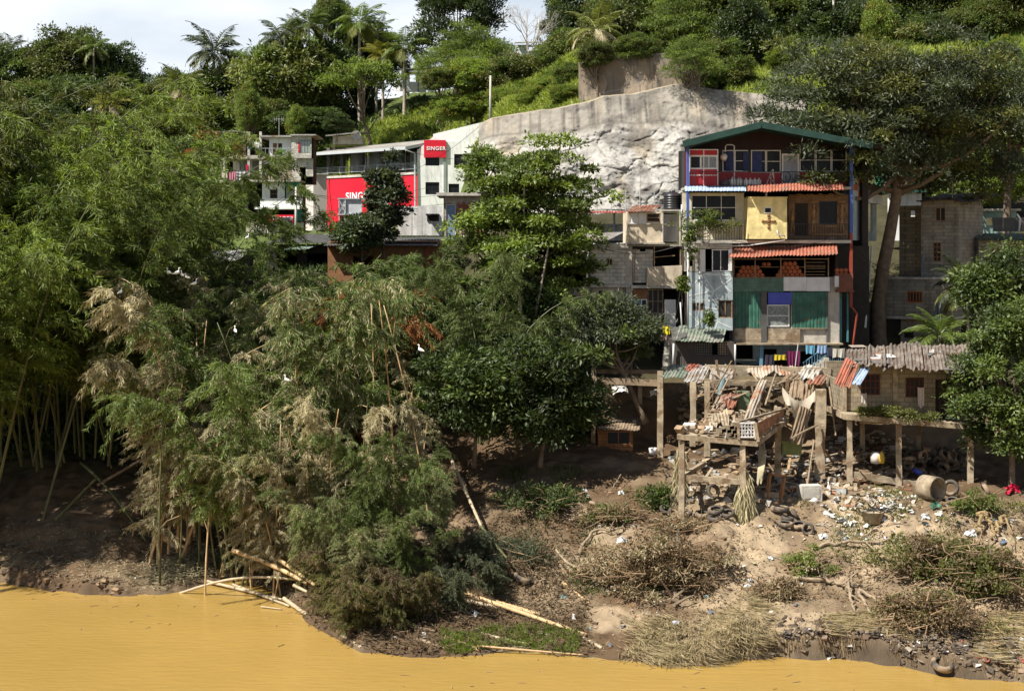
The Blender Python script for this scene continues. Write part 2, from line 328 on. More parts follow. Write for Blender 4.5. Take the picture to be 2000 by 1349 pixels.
crown_proto(('umb', 0), LEAFM, seed=92, nc=80, lpc=110, ls=.34, lw=.2, palk='bright', cr=.95, squash=.5, R=(5, 5, 2.6), low=-.2, rimk=.7)
def add_tree(label, cat, px, py, rpx, Y, key, asp=1., group=None, name='tree', tr=.28, ground=None, zs=1., nl=10, bark=None, lean=0):
    me, c, R = CROWN[key]
    while Y > 100 and ZZ(py, Y)-.25*rpx*Y/FL*asp < H1(XX(px, Y), Y): Y -= 1.5
    cc = P(px, py, Y); s = rpx*Y/FL/R[0]; s2 = s*asp*zs
    gx, gy = cc[0]+lean, cc[1]; gz = ground if ground is not None else H1(gx, gy)
    gz = min(gz, cc[2]-.5*s2*R[2]); root = thing(name, label, cat, (gx, gy, gz), group)
    sd = int(px*7+py) % 1000; r = np.random.default_rng(sd); rz = r.random()*6.28
    o = bpy.data.objects.new('crown', me); COL.objects.link(o); o.parent = root; o.location = cc-np.array([gx, gy, gz]); o.scale = (s, s, s2); o.rotation_euler.z = rz
    ca, sa = math.cos(rz), math.sin(rz); pick = r.choice(len(c), nl, replace=False); lm = []
    for k in pick:
        q = c[k]; lm.append(cc+np.array([(q[0]*ca-q[1]*sa)*s, (q[0]*sa+q[1]*ca)*s, q[2]*s2])*.85)
    part('trunk', trunk_mb((gx, gy, gz-.3), cc+np.array([0, 0, -.15*s2*R[2]]), tr*max(s, .6), lm, sd), bark or BARK, root, True)
    return root

# coconut palms
def palm_mb(seed, nf=20, FLen=3.6, palk='mid', old='olive', cols=None):
    r = np.random.default_rng(seed); mb = MB(); rb = MB()
    for k in range(nf):
        az = k*2.4+r.normal()*.2; el = 1.25-1.75*(k/nf)**.9+r.normal()*.1; L = FLen*(.85+.3*r.random()); t = np.linspace(0, 1, 12)
        ang = el-1.5*t**1.5*(.7+.4*(k/nf)); dz = np.cumsum(np.sin(ang))*L/12; dh = np.cumsum(np.cos(ang))*L/12
        h = np.array([math.cos(az), math.sin(az), 0]); pts = dh[:, None]*h+dz[:, None]*np.array([0, 0, 1.])
        kk = palk if k < nf*.72 else old
        rb.tube(pts, np.linspace(.05, .012, 12), 4, col=np.array(PAL[kk][1])*1.3)
        m = 46; u = np.linspace(.12, 1, m); q = np.stack([np.interp(u, t, pts[:, i]) for i in range(3)], -1)
        T = nrm(np.gradient(q, axis=0)); sd = nrm(np.cross(T, [0, 0, 1.])); ll = 1.05*np.sin(np.clip(u*1.05+.12, 0, 1)*np.pi)**.6*FLen/4+.12
        for sg in (-1, 1):
            dr = nrm(T*.55+sd*sg*.75+np.array([0, 0, -.38])+r.normal(size=(m, 3))*.08)
            mb.leaves(q, dr, np.cross(dr, T)*sg+np.array([0, 0, .4]), ll*(.85+.3*r.random(m)), np.full(m, .09), pal(kk, m, r)*1.15)
    mb.add(np.concatenate(rb.v), list(rb.f), np.concatenate(rb.c)); return mb
PALM = [palm_mb(1, palk='mid', old='olive').mesh('crown', LEAF), palm_mb(2, 17, palk='olive', old='tan').mesh('crown', LEAF), palm_mb(3, 22, palk='yellow', old='tan').mesh('crown', LEAF), palm_mb(4, 24, palk='grey', old='olive').mesh('crown', LEAF)]
def add_palm(label, px, py, rpx, Y, k=0, ground=None, lean=0., group='coconut palms on the hill', rot=None, tr=.16):
    rpx *= 1.5
    while Y > 100 and ZZ(py, Y) < H1(XX(px, Y), Y)+2: Y -= 1.5
    cc = P(px, py, Y); s = rpx*Y/FL/3.4; gx = cc[0]+lean; gz = ground if ground is not None else H1(gx, Y); gz = min(gz, cc[2]-1)
    root = thing('coconut_palm', label, 'palm tree', (gx, Y, gz), group)
    o = bpy.data.objects.new('crown', PALM[k]); COL.objects.link(o); o.parent = root; o.location = cc-np.array([gx, Y, gz]); o.scale = (s, s, s); o.rotation_euler.z = rot if rot is not None else px*.7
    t = np.linspace(0, 1, 12)[:, None]; b = np.array([gx, Y, gz-.3]); pts = b+(cc-b)*t+np.array([-lean*.35, 0, 0])*np.sin(t*np.pi); rad = tr*(1-.4*t[:, 0]); rad[::2] *= 1.12
    mb = MB(); mb.tube(pts, rad*max(s, .8), 7); part('trunk', mb, BARKP, root, True); return root

# bamboo
def bamboo_mb(seed, nculm, H, spread, dryness=0., bend=1.5, nb=60, fan=6, st=13, ll=.25, lw=.034, greens='mid', drys='tan', th0=.1, az0=None, azs=6.28, t0=.3, blen=1.5, dro=.55):
    r = np.random.default_rng(seed); lv = MB(); cm = MB()
    for k in range(nculm):
        az = r.random()*6.28 if az0 is None else az0+(r.random()-.5)*azs; h = H*(.75+.35*r.random()); n = 18; t = np.linspace(0, 1, n)
        th = th0*(.4+r.random())+bend*(.7+.6*r.random())*np.clip(t-.25, 0, 1)**1.8
        hd = np.array([math.cos(az), math.sin(az), 0]); st_ = h/n
        b0 = np.array([r.normal()*spread, r.normal()*spread, -.3])
        pts = b0+np.cumsum(np.sin(th))[:, None]*st_*hd+np.cumsum(np.cos(th))[:, None]*st_*np.array([0, 0, 1.])
        cm.tube(pts, .05*(1-.85*t)+.006, 6, col=(1, 1, 1))
        m = nb; tt = t0+(1-t0)*np.sort(r.random(m)); o = np.stack([np.interp(tt, t, pts[:, i]) for i in range(3)], -1)
        T = np.stack([np.interp(tt, t, np.gradient(pts[:, i])) for i in range(3)], -1); T = nrm(T)
        bd = nrm(rs(m, r)*np.array([1, 1, .4])+T*.6+hd*.3); bl = blen*(.5+.8*r.random(m))*(1.15-.55*tt)
        isp = dryness*(.35+1.3*(vnoise(tt*5+k, tt*0+seed)))
        u = np.linspace(.15, 1, st); pp = o[:, None]+bd[:, None]*(bl[:, None]*u[None])[..., None]+np.array([0, 0, -1.])*(dro*bl[:, None]*u[None]**2)[..., None]
        TT = nrm(bd[:, None]+np.array([0, 0, -1.])*(2*dro*u[None])[..., None])
        for i in range(0, m, 2):      # branchlet stems
            cm.tube(pp[i, ::4], .008, 3, col=(1.1, 1., .8), cap=False)
        pp = np.repeat(pp.reshape(-1, 3), fan, 0); TT = np.repeat(TT.reshape(-1, 3), fan, 0); nn_ = len(pp); dd = r.random(nn_) < np.repeat(isp, st*fan)
        dr = nrm(TT*.75+rs(nn_, r)*.8+np.array([0, 0, -.35])-np.array([0, 0, .25])*dd[:, None]); nm = nrm(rs(nn_, r)+np.array([0, 0, .9]))
        col = pal(greens, nn_, r); col[dd] = pal(drys, int(dd.sum()), r); bv = (.75+.5*r.random(m)); col *= np.repeat(bv, st*fan)[:, None]
        lv.leaves(pp+rs(nn_, r)*.06, dr, nm, ll*(.6+.7*r.random(nn_)), lw*(.7+.6*r.random(nn_)), col)
    return lv, cm
BAM = {}
def bam_proto(key, lm=None, cmat=None, **k):
    lv, cm = bamboo_mb(**k); BAM[key] = (lv.mesh('foliage', lm or LEAFM), cm.mesh('stems', cmat or CULM), k['H'])
for v in range(3): bam_proto(('grove', v), seed=200+v, nculm=10, H=17, spread=1.1, greens=('olive', 'bright', 'mid')[v], dryness=.04, drys='yellow', nb=74, ll=.29, lw=.042, th0=.18, blen=1.9, st=11, fan=6, bend=1.6)
for v in range(2): bam_proto(('green', v), seed=230+v, nculm=4, H=12, spread=.35, greens=('plume', 'mid')[v], dryness=.08, nb=85, th0=.16, blen=1.8, bend=1.9)
for v in range(2): bam_proto(('mix', v), seed=240+v, nculm=4, H=12, spread=.4, greens='plume', dryness=.4, nb=80, th0=.16, blen=1.7, bend=2.0, drys=('tan', 'straw')[v])
for v in range(2): bam_proto(('dry', v), lm=DRYL, cmat=CULMD, seed=250+v, nculm=3, H=12, spread=.35, greens='plume', dryness=1.0, nb=85, th0=.18, blen=1.6, bend=1.9, drys='straw', dro=.6, t0=.16)
bam_proto(('rust', 0), lm=DRYL, seed=260, nculm=3, H=8, spread=.5, greens='olive', dryness=.75, nb=60, th0=.2, blen=1.4, bend=1.6, drys='rust', t0=.15)
bam_proto(('young', 0), seed=261, nculm=5, H=6, spread=.5, greens='grey', dryness=.12, nb=60, th0=.25, blen=1.5, bend=2.2, t0=.08)
bam_proto(('low', 0), lm=DRYL, seed=262, nculm=6, H=4.5, spread=.8, greens='olive', dryness=.6, nb=50, th0=.35, blen=1.3, bend=1.8, t0=.05, drys='brown')
def add_bamboo(label, px, Y, top, key, rot=0., tilt=(0, 0), base=None, wide=1., group=None):
    g = G(px, Y) if base is None else GP(px, base)
    lv, cm, H = BAM[key]; zt = ZZ(top, g[1]); s = max(.25, (zt-g[2])/(H*.86))
    root = thing('bamboo_clump', label, 'bamboo', g, group); root.rotation_euler = (tilt[0], tilt[1], rot); root.scale = (s*wide, s*wide, s)
    for nm_, me in (('stems', cm), ('foliage', lv)):
        o = bpy.data.objects.new(nm_, me); COL.objects.link(o); o.parent = root
    return root
# ---------------- the wooded hill: (label, px, py, radius px, Y, crown, aspect)
HT = [
 ('round dark tree on the ridge at the far left edge of the hill', 15, 165, 62, 205, ('dark',0), .95),
 ('broad dark olive tree under the tall thin palm on the far ridge', 128, 135, 68, 205, ('olive',0), .95),
 ('dark domed tree just right of the tall thin palm on the far ridge', 212, 152, 58, 206, ('dark',1), .95),
 ('small dark tree ending the far left ridge against the sky', 258, 185, 34, 204, ('dark',0), 1.1),
 ('dense dark tree below the far ridge palm, above the bamboo grove', 150, 205, 75, 192, ('dark',1), .7),
 ('dark tree filling the gap low behind the left part of the grove', 92, 262, 60, 178, ('dark',0), .8),
 ('dark low tree at the very left behind the grove', 5, 258, 60, 178, ('dark',1), .8),
 ('dark tree low on the far left slope above the bamboo grove', 50, 220, 70, 188, ('mid',0), .7),
 ('dark tree filling the dip below the end of the far left ridge', 235, 225, 50, 186, ('dark',0), .8),
 ('dark tree in the gap left of the orange-fronded palm', 300, 215, 45, 192, ('olive',1), .9),
 ('grey-green tree behind the orange-fronded palm', 345, 190, 42, 200, ('mid',1), 1.),
 ('dark tree under the big fan-shaped palm on the ridge', 425, 195, 62, 192, ('dark',1), .95),
 ('low dark tree right of the orange-fronded palm trunk', 400, 240, 55, 180, ('mid',0), .7),
 ('low bushy tree right above the upper end of the bamboo grove', 290, 262, 60, 150, ('olive',0), .65),
 ('pale green bushy tree at the top of the bamboo grove', 165, 262, 52, 140, ('olive',1), .6),
 ('large domed dark tree above the stacked apartments', 560, 185, 92, 178, ('olive',0), .92),
 ('massive dark tree right of the domed tree above the apartments', 655, 178, 78, 184, ('dark',0), .95),
 ('tall narrow leafy treetop standing between the ridge palms', 645, 45, 32, 186, ('mid',1), 1.5),
 ('dark tree on the ridge behind the flat light green tree', 725, 110, 55, 192, ('dark',1), .9),
 ('shaded dark tree at the foot of the massive dark tree', 600, 245, 62, 165, ('dark',1), .5),
 ('dark shaded tree behind the roof corner of the red showroom', 520, 235, 48, 168, ('olive',1), .7),
 ('small yellow-green bamboo-like tree above the apartment flat roof', 580, 240, 16, 158, ('bright',0), 1.8),
 ('flat-topped light green tree with bare forked stems on the grassy slope', 715, 158, 66, 160, ('umb',0), 1.),
 ('yellow-green creeper-covered column tree beside the apartment posts', 487, 215, 24, 152, ('bright',1), 1.7),
 ('huge dark conifer towering against the sky above the grassy slope', 893, 50, 70, 172, ('pine',0), 1.),
 ('feathery light green tree in front of the huge dark conifer', 930, 125, 78, 160, ('feather',0), .8),
 ('rounded pale green bush tree on the grassy slope left of the pole', 925, 150, 40, 150, ('bright',0), .8),
 ('light green tree left of the conifer by the hilltop house', 850, 140, 42, 166, ('feather',0), .9),
 ('light green tree standing right of the utility pole', 1010, 165, 52, 148, ('olive',1), .9),
 ('dark round tree by the grey roof on the hilltop', 1105, 60, 40, 170, ('dark',0), 1.1),
 ('bushy green tree right below the grey hilltop roof', 1100, 112, 42, 152, ('mid',1), 1.),
 ('tall dark tree cut by the top edge above the drooping palm', 1130, 10, 50, 172, ('dark',1), 1.1),
 ('olive tree standing behind the stained upper retaining wall', 1215, 70, 62, 150, ('olive',0), 1.1),
 ('yellow-green tree right of the drooping palm', 1190, 40, 48, 158, ('olive',1), 1.1),
 ('bright green tree hanging over the right end of the stained upper wall', 1330, 85, 78, 140, ('feather',0), 1.05),
 ('light green tree at the top edge over the stained wall', 1270, 15, 70, 160, ('mid',0), 1.),
 ('tall green tree behind the bright one above the rock face', 1400, 50, 80, 150, ('mid',1), 1.1),
 ('bushy dark tree at the upper edge of the rock face', 1400, 135, 50, 126, ('mid',0), .9),
 ('dark tree in the shade above the middle of the rock face', 1455, 95, 62, 140, ('dark',0), 1.2),
 ('dark treetop cut by the top edge above the rock face', 1490, 10, 90, 160, ('dark',1), .9),
 ('green treetop at the top edge left of the thin pale trunk', 1560, 20, 75, 158, ('mid',0), .9),
 ('dark tree by the thin pale trunk above the grass slope', 1610, 55, 60, 150, ('dark',0), 1.),
 ('dark glossy tree above the grass slope', 1680, 60, 62, 152, ('grey',0), .9),
 ('creeper-covered bright green tree at the top of the grass slope', 1715, 65, 34, 144, ('bright',1), 1.4),
 ('dark tree behind the creeper-covered bright tree', 1770, 25, 78, 158, ('dark',1), 1.),
 ('shaded tree low at the top of the grass slope', 1800, 75, 50, 148, ('dark',0), .7),
 ('olive treetop at the top edge near the right corner', 1860, 20, 80, 156, ('olive',0), .9),
 ('bright leafy tree above the right end of the grass slope', 1910, 60, 55, 146, ('mid',1), .9),
 ('tree in the top right corner of the hillside', 1985, 35, 78, 152, ('olive',1), 1.),
 ('pale mottled tree on the slope right of the big spreading tree', 1965, 180, 70, 118, ('mid',1), .9),
 ('light green tree behind the concrete block tower', 1900, 330, 70, 104, ('mid',0), 1.),
 ('light green tree spilling over the right end of the stained wall', 1350, 130, 52, 116.5, ('feather',0), .9),
 ('small olive tree hanging over the left end of the stained wall', 1165, 112, 30, 121, ('olive',1), .8),
 ('leafy shrub tree over the middle of the stained wall', 1245, 98, 34, 121, ('mid',1), .7),
 ('yellow-green tree above the far right roofs', 1975, 335, 62, 100, ('bright',0), 1.1),
 ('dark tree filling the gap left of the block tower roof', 1815, 330, 50, 108, ('dark',0), 1.),
]
for i, (lb, px, py, r_, Y, k, a) in enumerate(HT):
    add_tree(lb, 'tree', px, py, r_*1.12, Y, k, a, group='trees on the wooded hill', zs=1.1)
SH = [(880,215,40,'bright'),(925,205,36,'bright'),(985,195,34,'bright'),(1030,200,30,'bright'),(1075,175,38,'bright'),(1120,150,34,'mid'),(1105,185,28,'bright'),(860,160,34,'olive'),(990,140,36,'olive'),(1060,140,32,'mid'),(660,240,26,'dark'),(1150,170,20,'bright'),(1450,160,30,'mid'),(1530,120,34,'bright'),(1640,115,30,'mid'),(1750,110,30,'bright'),(1860,125,34,'mid'),(1960,100,34,'bright')]
OD = ['first','second','third','fourth','fifth','sixth','seventh','eighth','ninth','tenth','eleventh','twelfth','thirteenth','fourteenth','fifteenth','sixteenth']
for i, (px, py, r_, k) in enumerate(SH):
    lf = px < 1200; rk = sorted(q[0] for q in SH if (q[0] < 1200) == lf).index(px)
    add_tree(f"{OD[rk]} leafy shrub from the left on the slope {'left of' if lf else 'right of'} the stained upper wall", 'shrub', px, py, r_, 150 if lf else 130, (k, i % 2), .75, group='shrubs on the sunlit slope', name='shrub', tr=.1, nl=3)
for a in [('coconut palm on the ridge at the far left edge of the photo', 12, 105, 40, 207, 3), ('tall thin coconut palm rising over the far left ridge', 183, 95, 30, 200, 0),
          ('young palm with yellow-orange fronds at the edge of the bamboo grove', 215, 205, 34, 160, 2), ('orange-brown fronded coconut palm standing alone left of the apartments', 355, 168, 38, 160, 1),
          ('big full-crowned coconut palm against the sky above the orange one', 418, 100, 46, 190, 3), ('smaller grey-green palm right of the big full-crowned palm', 485, 122, 34, 184, 0),
          ('pale palm with drooping fronds left of the ridge cluster', 548, 75, 38, 176, 3), ('palm half hidden behind the narrow leafy treetop', 603, 45, 36, 178, 0),
          ('tall coconut palm on the ridge right of the narrow leafy treetop', 702, 42, 42, 176, 0), ('coconut palm with dark splayed fronds left of the huge conifer', 790, 92, 44, 170, 0),
          ('palm behind the tall one at the right of the ridge cluster', 735, 62, 30, 180, 0), ('palm rising behind the pale drooping one', 578, 58, 28, 182, 3), ('small distant palm between the two biggest ridge palms', 458, 118, 24, 190, 0),
          ('low palm with orange-tinged fronds left of the splayed one', 748, 112, 34, 172, 2), ('small thin palm inside the far left wood', 232, 158, 18, 196, 0), ('second small thin palm inside the far left wood', 255, 165, 16, 196, 0),
          ('big drooping coconut palm with orange lower fronds above the stained wall', 1165, 58, 46, 124, 1)]:
    add_palm(*a, tr=.2)
# frond sprays low on the right
add_palm('low coconut palm with arching fronds above the tin roof of the stilt house', 1835, 655, 52, 78, 0, group='low palms on the right', tr=.14)
add_palm('low palm frond tuft in front of the block tower', 1890, 560, 55, 79, 3, group='low palms on the right', tr=.14)

# bare tree
def bare_tree(px, py, h, Y, name, label, seed, m, depth=5, spread=.6, r0=.14):
    r = np.random.default_rng(seed); mb = MB(); base = P(px, py, Y)
    def grow(p, d, L, rad, k):
        q = p+d*L; mid = (p+q)/2+r.normal(size=3)*.05*L; mb.tube([p, mid, q], [rad, rad*.85, rad*.7], 4 if k < 3 else 6, cap=False)
        if k:
            for _ in range(3 if r.random() < .6 else 2): grow(q, nrm(d+r.normal(size=3)*spread+np.array([0, 0, .1])), L*(.66+.2*r.random()), rad*.62, k-1)
    grow(base, nrm(np.array([r.normal()*.1, 0, 1])), h*.28, r0, depth)
    return solo(name, mb, m, label, 'tree', loc=base)
GREYB = mat('bare_bark', (.42, .38, .33), .9)
bare_tree(1035, 185, 10, 150, 'bare_tree', 'leafless grey tree with fine twigs left of the grey hilltop roof', 5, GREYB, 6, .55)

# ---------------- slope vegetation (grass and creepers)
def cover(name, label, pxr, yr, dens, lump, ls, lw, pk, alt, altp, seed, keep=None, up=.9, cat='grass', h0=.1, m=None):
    r = np.random.default_rng(seed); n = dens; px = r.uniform(*pxr, n); Y = r.uniform(*yr, n)
    if keep is not None: k = keep(px, Y); px, Y = px[k], Y[k]
    X = (px-1000)*Y/FL; lum = np.clip(fbm(X*.28+seed, Y*.28, 3)-.35, 0, 1)*lump*2
    z = HH(X, Y)+lum*(.3+.7*r.random(len(X))**.5)+h0*r.random(len(X)); n = len(X)
    mk = (fbm(X*.35+9, Y*.35+seed, 2) > 1-altp); col = pal(pk, n, r); col[mk] = pal(alt, int(mk.sum()), r)
    mb = MB(); mb.leaves(np.stack([X, Y, z], -1), nrm(rs(n, r)+np.array([0, -.2, up])), rs(n, r), ls*(.6+.8*r.random(n)), lw*(.6+.8*r.random(n)), col)
    o = solo(name, mb, m or LEAFM, label, cat, kind='stuff', loc=(0, 0, 0)); return o
def keep_c(px, Y):
    lo = np.interp(px, [600, 640, 900, 960, 1150, 1180, 1330, 1500, 1560], [156, 155, 150, 122, 119, 121, 119, 118, 118]); return Y > lo
cover('slope_grass', 'bright creepers and tall grass covering the sunlit slope above the showroom', (560, 1180), (118, 172), 170000, 1.5, .5, .13, 'lime', 'bright', .4, 1, keep_c)
cover('slope_grass', 'tall grass on the sunlit slope under the trees right of the rock face', (1420, 2350), (117, 150), 150000, .7, .6, .09, 'lime', 'bright', .4, 2, keep_c)
cover('undergrowth', 'dark undergrowth on the forest floor behind the houses', (-300, 2300), (125, 175), 90000, 1.2, .6, .25, 'dark', 'mid', .4, 3, lambda px, Y: (Y > 150) | (px < 560) & (Y > 140) | (px > 1160) & (Y > 135))
cover('undergrowth', 'dark leafy undergrowth under the bamboo grove', (-300, 900), (76, 118), 60000, .8, .4, .15, 'dark', 'mid', .3, 4)

# ---------------- bamboo grove at the left
GL = 'bamboo clumps of the tall grove'
gv = [(-330,69,170,0),(-200,69.5,190,1),(-160,76,225,0),(-60,69,342,1),(-40,80,257,2),(30,74,264,1),(60,84,277,0),(95,78,282,1),(150,74,304,2),(175,88,292,1),(215,80,327,0),(255,90,314,1),(290,78,362,2),(310,96,320,1),(300,86,395,0),(290,98,352,1),(340,80,455,0),(-420,75,170,0),(-250,77,170,2),(300,74,497,0),(382,74,512,2),(-520,75,170,1),(460,78,542,0),(-85,69,240,1)]  # clumps far off the left are unseen, added to shade the bank
for i, (px, Y, top, v) in enumerate(gv):
    nb = ('outer', 'far')[i % 2]
    wh = 'beyond the left edge, in the row partly added to shade the bank' if px < -20 else ('in the back row' if Y > 83 else ('in the front row on the bank' if Y < 75 else 'in the middle of the tall grove'))
    hu = {0: 'olive', 1: 'bright yellow-green', 2: 'deep green'}[v]
    od = ['first', 'second', 'third', 'fourth', 'fifth', 'sixth', 'seventh', 'eighth', 'ninth', 'tenth', 'eleventh', 'twelfth', 'thirteenth']
    rank = sorted([g_[0] for g_ in gv if (g_[0] < -20) == (px < -20) and ((g_[1] > 83), (g_[1] < 75)) == ((Y > 83), (Y < 75))]).index(px)
    add_bamboo(f'{hu} bamboo clump {wh}, {od[rank]} from left', px, Y, top, ('grove', v), rot=i*1.7, group=GL, wide=1.1)
ML = 'bamboos on the river bank'
mv = [ # label, px, Y, top, key, rot, tilt
 ('dry tan bamboo arching left over the shaded bank, egrets on its crown', 345, 67, 560, ('dry',0), 2.6, (0,-.16)),
 ('brown dead bamboo leaning left lowest over the bank', 300, 66, 660, ('dry',1), 3.0, (0,-.12)),
 ('dry bamboo with egrets along its top left of the shack roofs', 385, 69, 535, ('dry',0), .6, (0,.02)),
 ('thin tall bamboo with a green tuft, an egret on its tip', 485, 70, 465, ('green',0), 2.2, (0,0)),
 ('green plume bamboo spreading in the centre of the bank', 470, 65, 650, ('green',0), .2, (0,-.03)),
 ('straw and green bamboo between the two dry ones', 440, 66, 720, ('mix',1), 1.9, (0,-.06)),
 ('faded bamboo with tan sheaths rising mid bank', 560, 66, 520, ('mix',1), 4., (0,-.06)),
 ('tall narrow bamboo with a straw-coloured top', 610, 68, 515, ('mix',1), .3, (0,-.1)),
 ('rust-orange dying bamboo between green plumes', 690, 73, 560, ('rust',0), .4, (0,0)),
 ('second rust-orange bamboo nearer the left', 645, 71, 600, ('rust',0), 2.4, (0,0)),
 ('green plume bamboo arching below the small billboard', 720, 74, 465, ('green',0), 2.9, (0,-.05)),
 ('green plume bamboo in front of the patched white fence', 790, 73, 470, ('green',1), 3.5, (0,.0)),
 ('wide green plume bamboo in front of the broad-leaved tree', 940, 70, 462, ('green',0), .1, (0,.1)),
 ('dense green bamboo at the foot of the white fence', 760, 70, 600, ('green',1), .9, (0,.03)),
 ('grey-green bamboo mid slope below the rusty ones', 650, 67, 700, ('green',1), 4.4, (0,0)),
 ('dry fountain-shaped bamboo top with an egret', 825, 66, 695, ('dry',0), .9, (0,.02)),
 ('tan fountain-shaped dead bamboo near the water', 700, 62, 780, ('dry',0), 3.8, (0,-.02)),
 ('brown drooping dead bamboo left of the tan fountain', 600, 63, 775, ('dry',1), 1.4, (0,-.05)),
 ('dense green bamboo bush above the muddy water edge', 690, 60, 850, ('green',1), 2., (0,.0)),
 ('green bamboo bush right of the tan fountain', 770, 61, 815, ('green',0), 5.2, (0,.03)),
 ('mixed bamboo leaning left over the river', 620, 60.5, 900, ('mix',0), 2.7, (0,-.1)),
 ('straw bamboo hanging into the shade right of the centre', 850, 61, 920, ('mix',1), .2, (0,.08)),
 ('low olive bamboo by the water in the centre', 800, 58, 1000, ('green',1), .5, (0,.05)),
 ('dry bamboo clump hung with flood debris', 540, 62.5, 830, ('dry',1), 4.1, (0,.02)),
 ('hung dead bamboo left of the debris clump', 490, 64.5, 850, ('dry',1), 5.1, (0,-.05)),
 ('low drooping bamboo shaded under the broad-leaved tree', 900, 60, 1000, ('young',0), 1., (0,.1)),
 ('young bamboo tuft at the edge of the dark bank', 960, 58.5, 1060, ('young',0), 2., (0,.1)),
 ('small olive bamboo above the fallen poles', 880, 57, 1080, ('young',0), 3., (0,0)),
 ('rust-leaved bamboo hanging over the water edge', 690, 56.3, 1090, ('low',0), 1., (0,-.1)),
 ('dead bamboo tuft trailing in the water', 740, 55.6, 1120, ('low',0), 2.3, (0,0)),
 ('brown bamboo tuft at the bend of the bank', 650, 58.6, 1060, ('low',0), 3.9, (0,-.1)),
 ('olive brown bamboo tuft behind the fallen poles', 780, 56.5, 1090, ('low',0), 5.3, (0,0)),
 ('mixed bamboo behind the rust hanging tuft', 700, 58, 960, ('mix',0), .7, (0,0)),
 ('straw bamboo low under the dry debris clump', 590, 61.3, 960, ('mix',1), 3.3, (0,-.05)),
]
for (lb, px, Y, top, k, rot, tl) in mv: add_bamboo(lb, px, Y, top, k, rot, tl, group=ML)

# ---------------- broad-leaved trees near the houses
def near_tree(key, label, cat, px, py, rpx, Y, foot, seed, nc, lpc, ls, lw, palk, alt, altp, R, cr=1., squash=.6, flat=0, tr=.3, nl=14, low=-.5, m=None, rimk=.45, droop=.2, name='broadleaf_tree', bark=None, s0=.45):
    mb, c, crs = crown_mb(seed, nc, lpc, ls, lw, palk, cr, squash, R, flat, droop, alt, altp, low=low, rimk=rimk)
    cc = P(px, py, Y); base = P(foot[0], foot[1], foot[2]); root = thing(name, label, cat, base)
    for i in range(len(mb.v)): mb.v[i] = mb.v[i]+cc
    part('crown', mb, m or LEAF, root); r = np.random.default_rng(seed+5); pk = r.choice(len(c), min(nl, len(c)), replace=False)
    part('trunk', trunk_mb(base-np.array([0, 0, .3]), cc-np.array([0, 0, R[2]*.1]), tr, [cc+c[k]*.95 for k in pk], seed, .02, 10, s0=s0), bark or BARK, root, True); return root
near_tree('a', 'big tiered tree with light green rosettes standing left of the block house', 'tree', 1035, 480, 0, 77, (1035, 850, 72), 301, 290, 180, .25, .14, 'bright', 'mid', .35, (4.7, 3.6, 5.5), cr=.7, squash=.4, flat=1.1, tr=.24, m=LEAF, nl=22, bark=BARKP, low=-.9, rimk=.2)
near_tree('a2', 'dark dense lower tree in the shade under the tiered tree', 'tree', 1010, 690, 0, 75, (930, 870, 71), 302, 130, 160, .3, .14, 'dark', 'mid', .25, (4.8, 2.8, 3.9), cr=.95, tr=.16, low=-.9)
near_tree('a3', 'dark tree overhanging the shaded slope between bamboos and stilts', 'tree', 1080, 775, 0, 66.8, (1055, 900, 67), 321, 120, 170, .26, .12, 'dark', 'mid', .25, (2.7, 2.2, 2.7), cr=.75, tr=.12, low=-.95, rimk=.25)
near_tree('a5', 'dark low tree behind the dry fountain bamboo', 'tree', 930, 780, 0, 66.5, (925, 900, 67), 322, 80, 170, .26, .12, 'dark', 'mid', .35, (2.3, 1.8, 2.5), cr=.8, tr=.12, low=-.9)
near_tree('a4', 'low leafy bush shading the left bank slope', 'bush', 1090, 830, 0, 71.5, (1080, 885, 71), 312, 50, 140, .26, .12, 'dark', 'mid', .25, (2.2, 1.6, 1.3), cr=.7, tr=.1, low=-.9, name='bush')
near_tree('b', 'small grey-green mango tree leaning over the broken stilt frame', 'tree', 1195, 660, 0, 71, (1262, 815, 70.4), 303, 75, 230, .24, .075, 'grey', 'mid', .25, (2.05, 1.6, 1.7), cr=.75, tr=.15, nl=12, low=-.8)
near_tree('c', 'slim dark-leaved tree in front of the red showroom front', 'tree', 750, 393, 0, 96, (752, 520, 96), 304, 70, 170, .3, .15, 'grey', 'mid', .2, (1.15, 1.1, 2.6), cr=.5, tr=.1, low=-.9)
near_tree('c2', 'dark bushy tree at the foot of the slim tree by the billboard', 'tree', 705, 462, 0, 95, (705, 540, 95), 305, 60, 120, .3, .15, 'grey', 'dark', .3, (1.7, 1.5, 1.1), cr=.6, tr=.1, low=-.9)
near_tree('d', 'huge spreading mango tree over the right houses with a thick dark trunk', 'tree', 1755, 235, 0, 82, (1722, 715, 83), 306, 400, 220, .3, .09, 'grey', 'olive', .25, (7.4, 6.2, 5.0), cr=.92, squash=.6, tr=.5, nl=26, rimk=.3, low=-.95, s0=.72)
near_tree('d2', 'mango tree crown reaching down at the far right behind the houses', 'tree', 1975, 250, 0, 90, (1965, 480, 90), 307, 120, 180, .3, .1, 'grey', 'mid', .5, (3.6, 3.2, 4.0), cr=1.1, tr=.3)
near_tree('e', 'dark glossy tree covering the right end of the stilt house', 'tree', 1968, 745, 0, 64.5, (1975, 960, 64.5), 308, 150, 220, .2, .1, 'dark', 'mid', .35, (2.15, 2.0, 3.9), cr=.7, tr=.16, low=-.9, nl=16)
near_tree('e2', 'glossy treetop behind the dark tree at the right edge', 'tree', 1965, 570, 0, 70, (1990, 880, 70), 309, 70, 160, .22, .11, 'dark', 'mid', .4, (2.0, 1.5, 1.8), cr=.8, tr=.12, low=-.9)
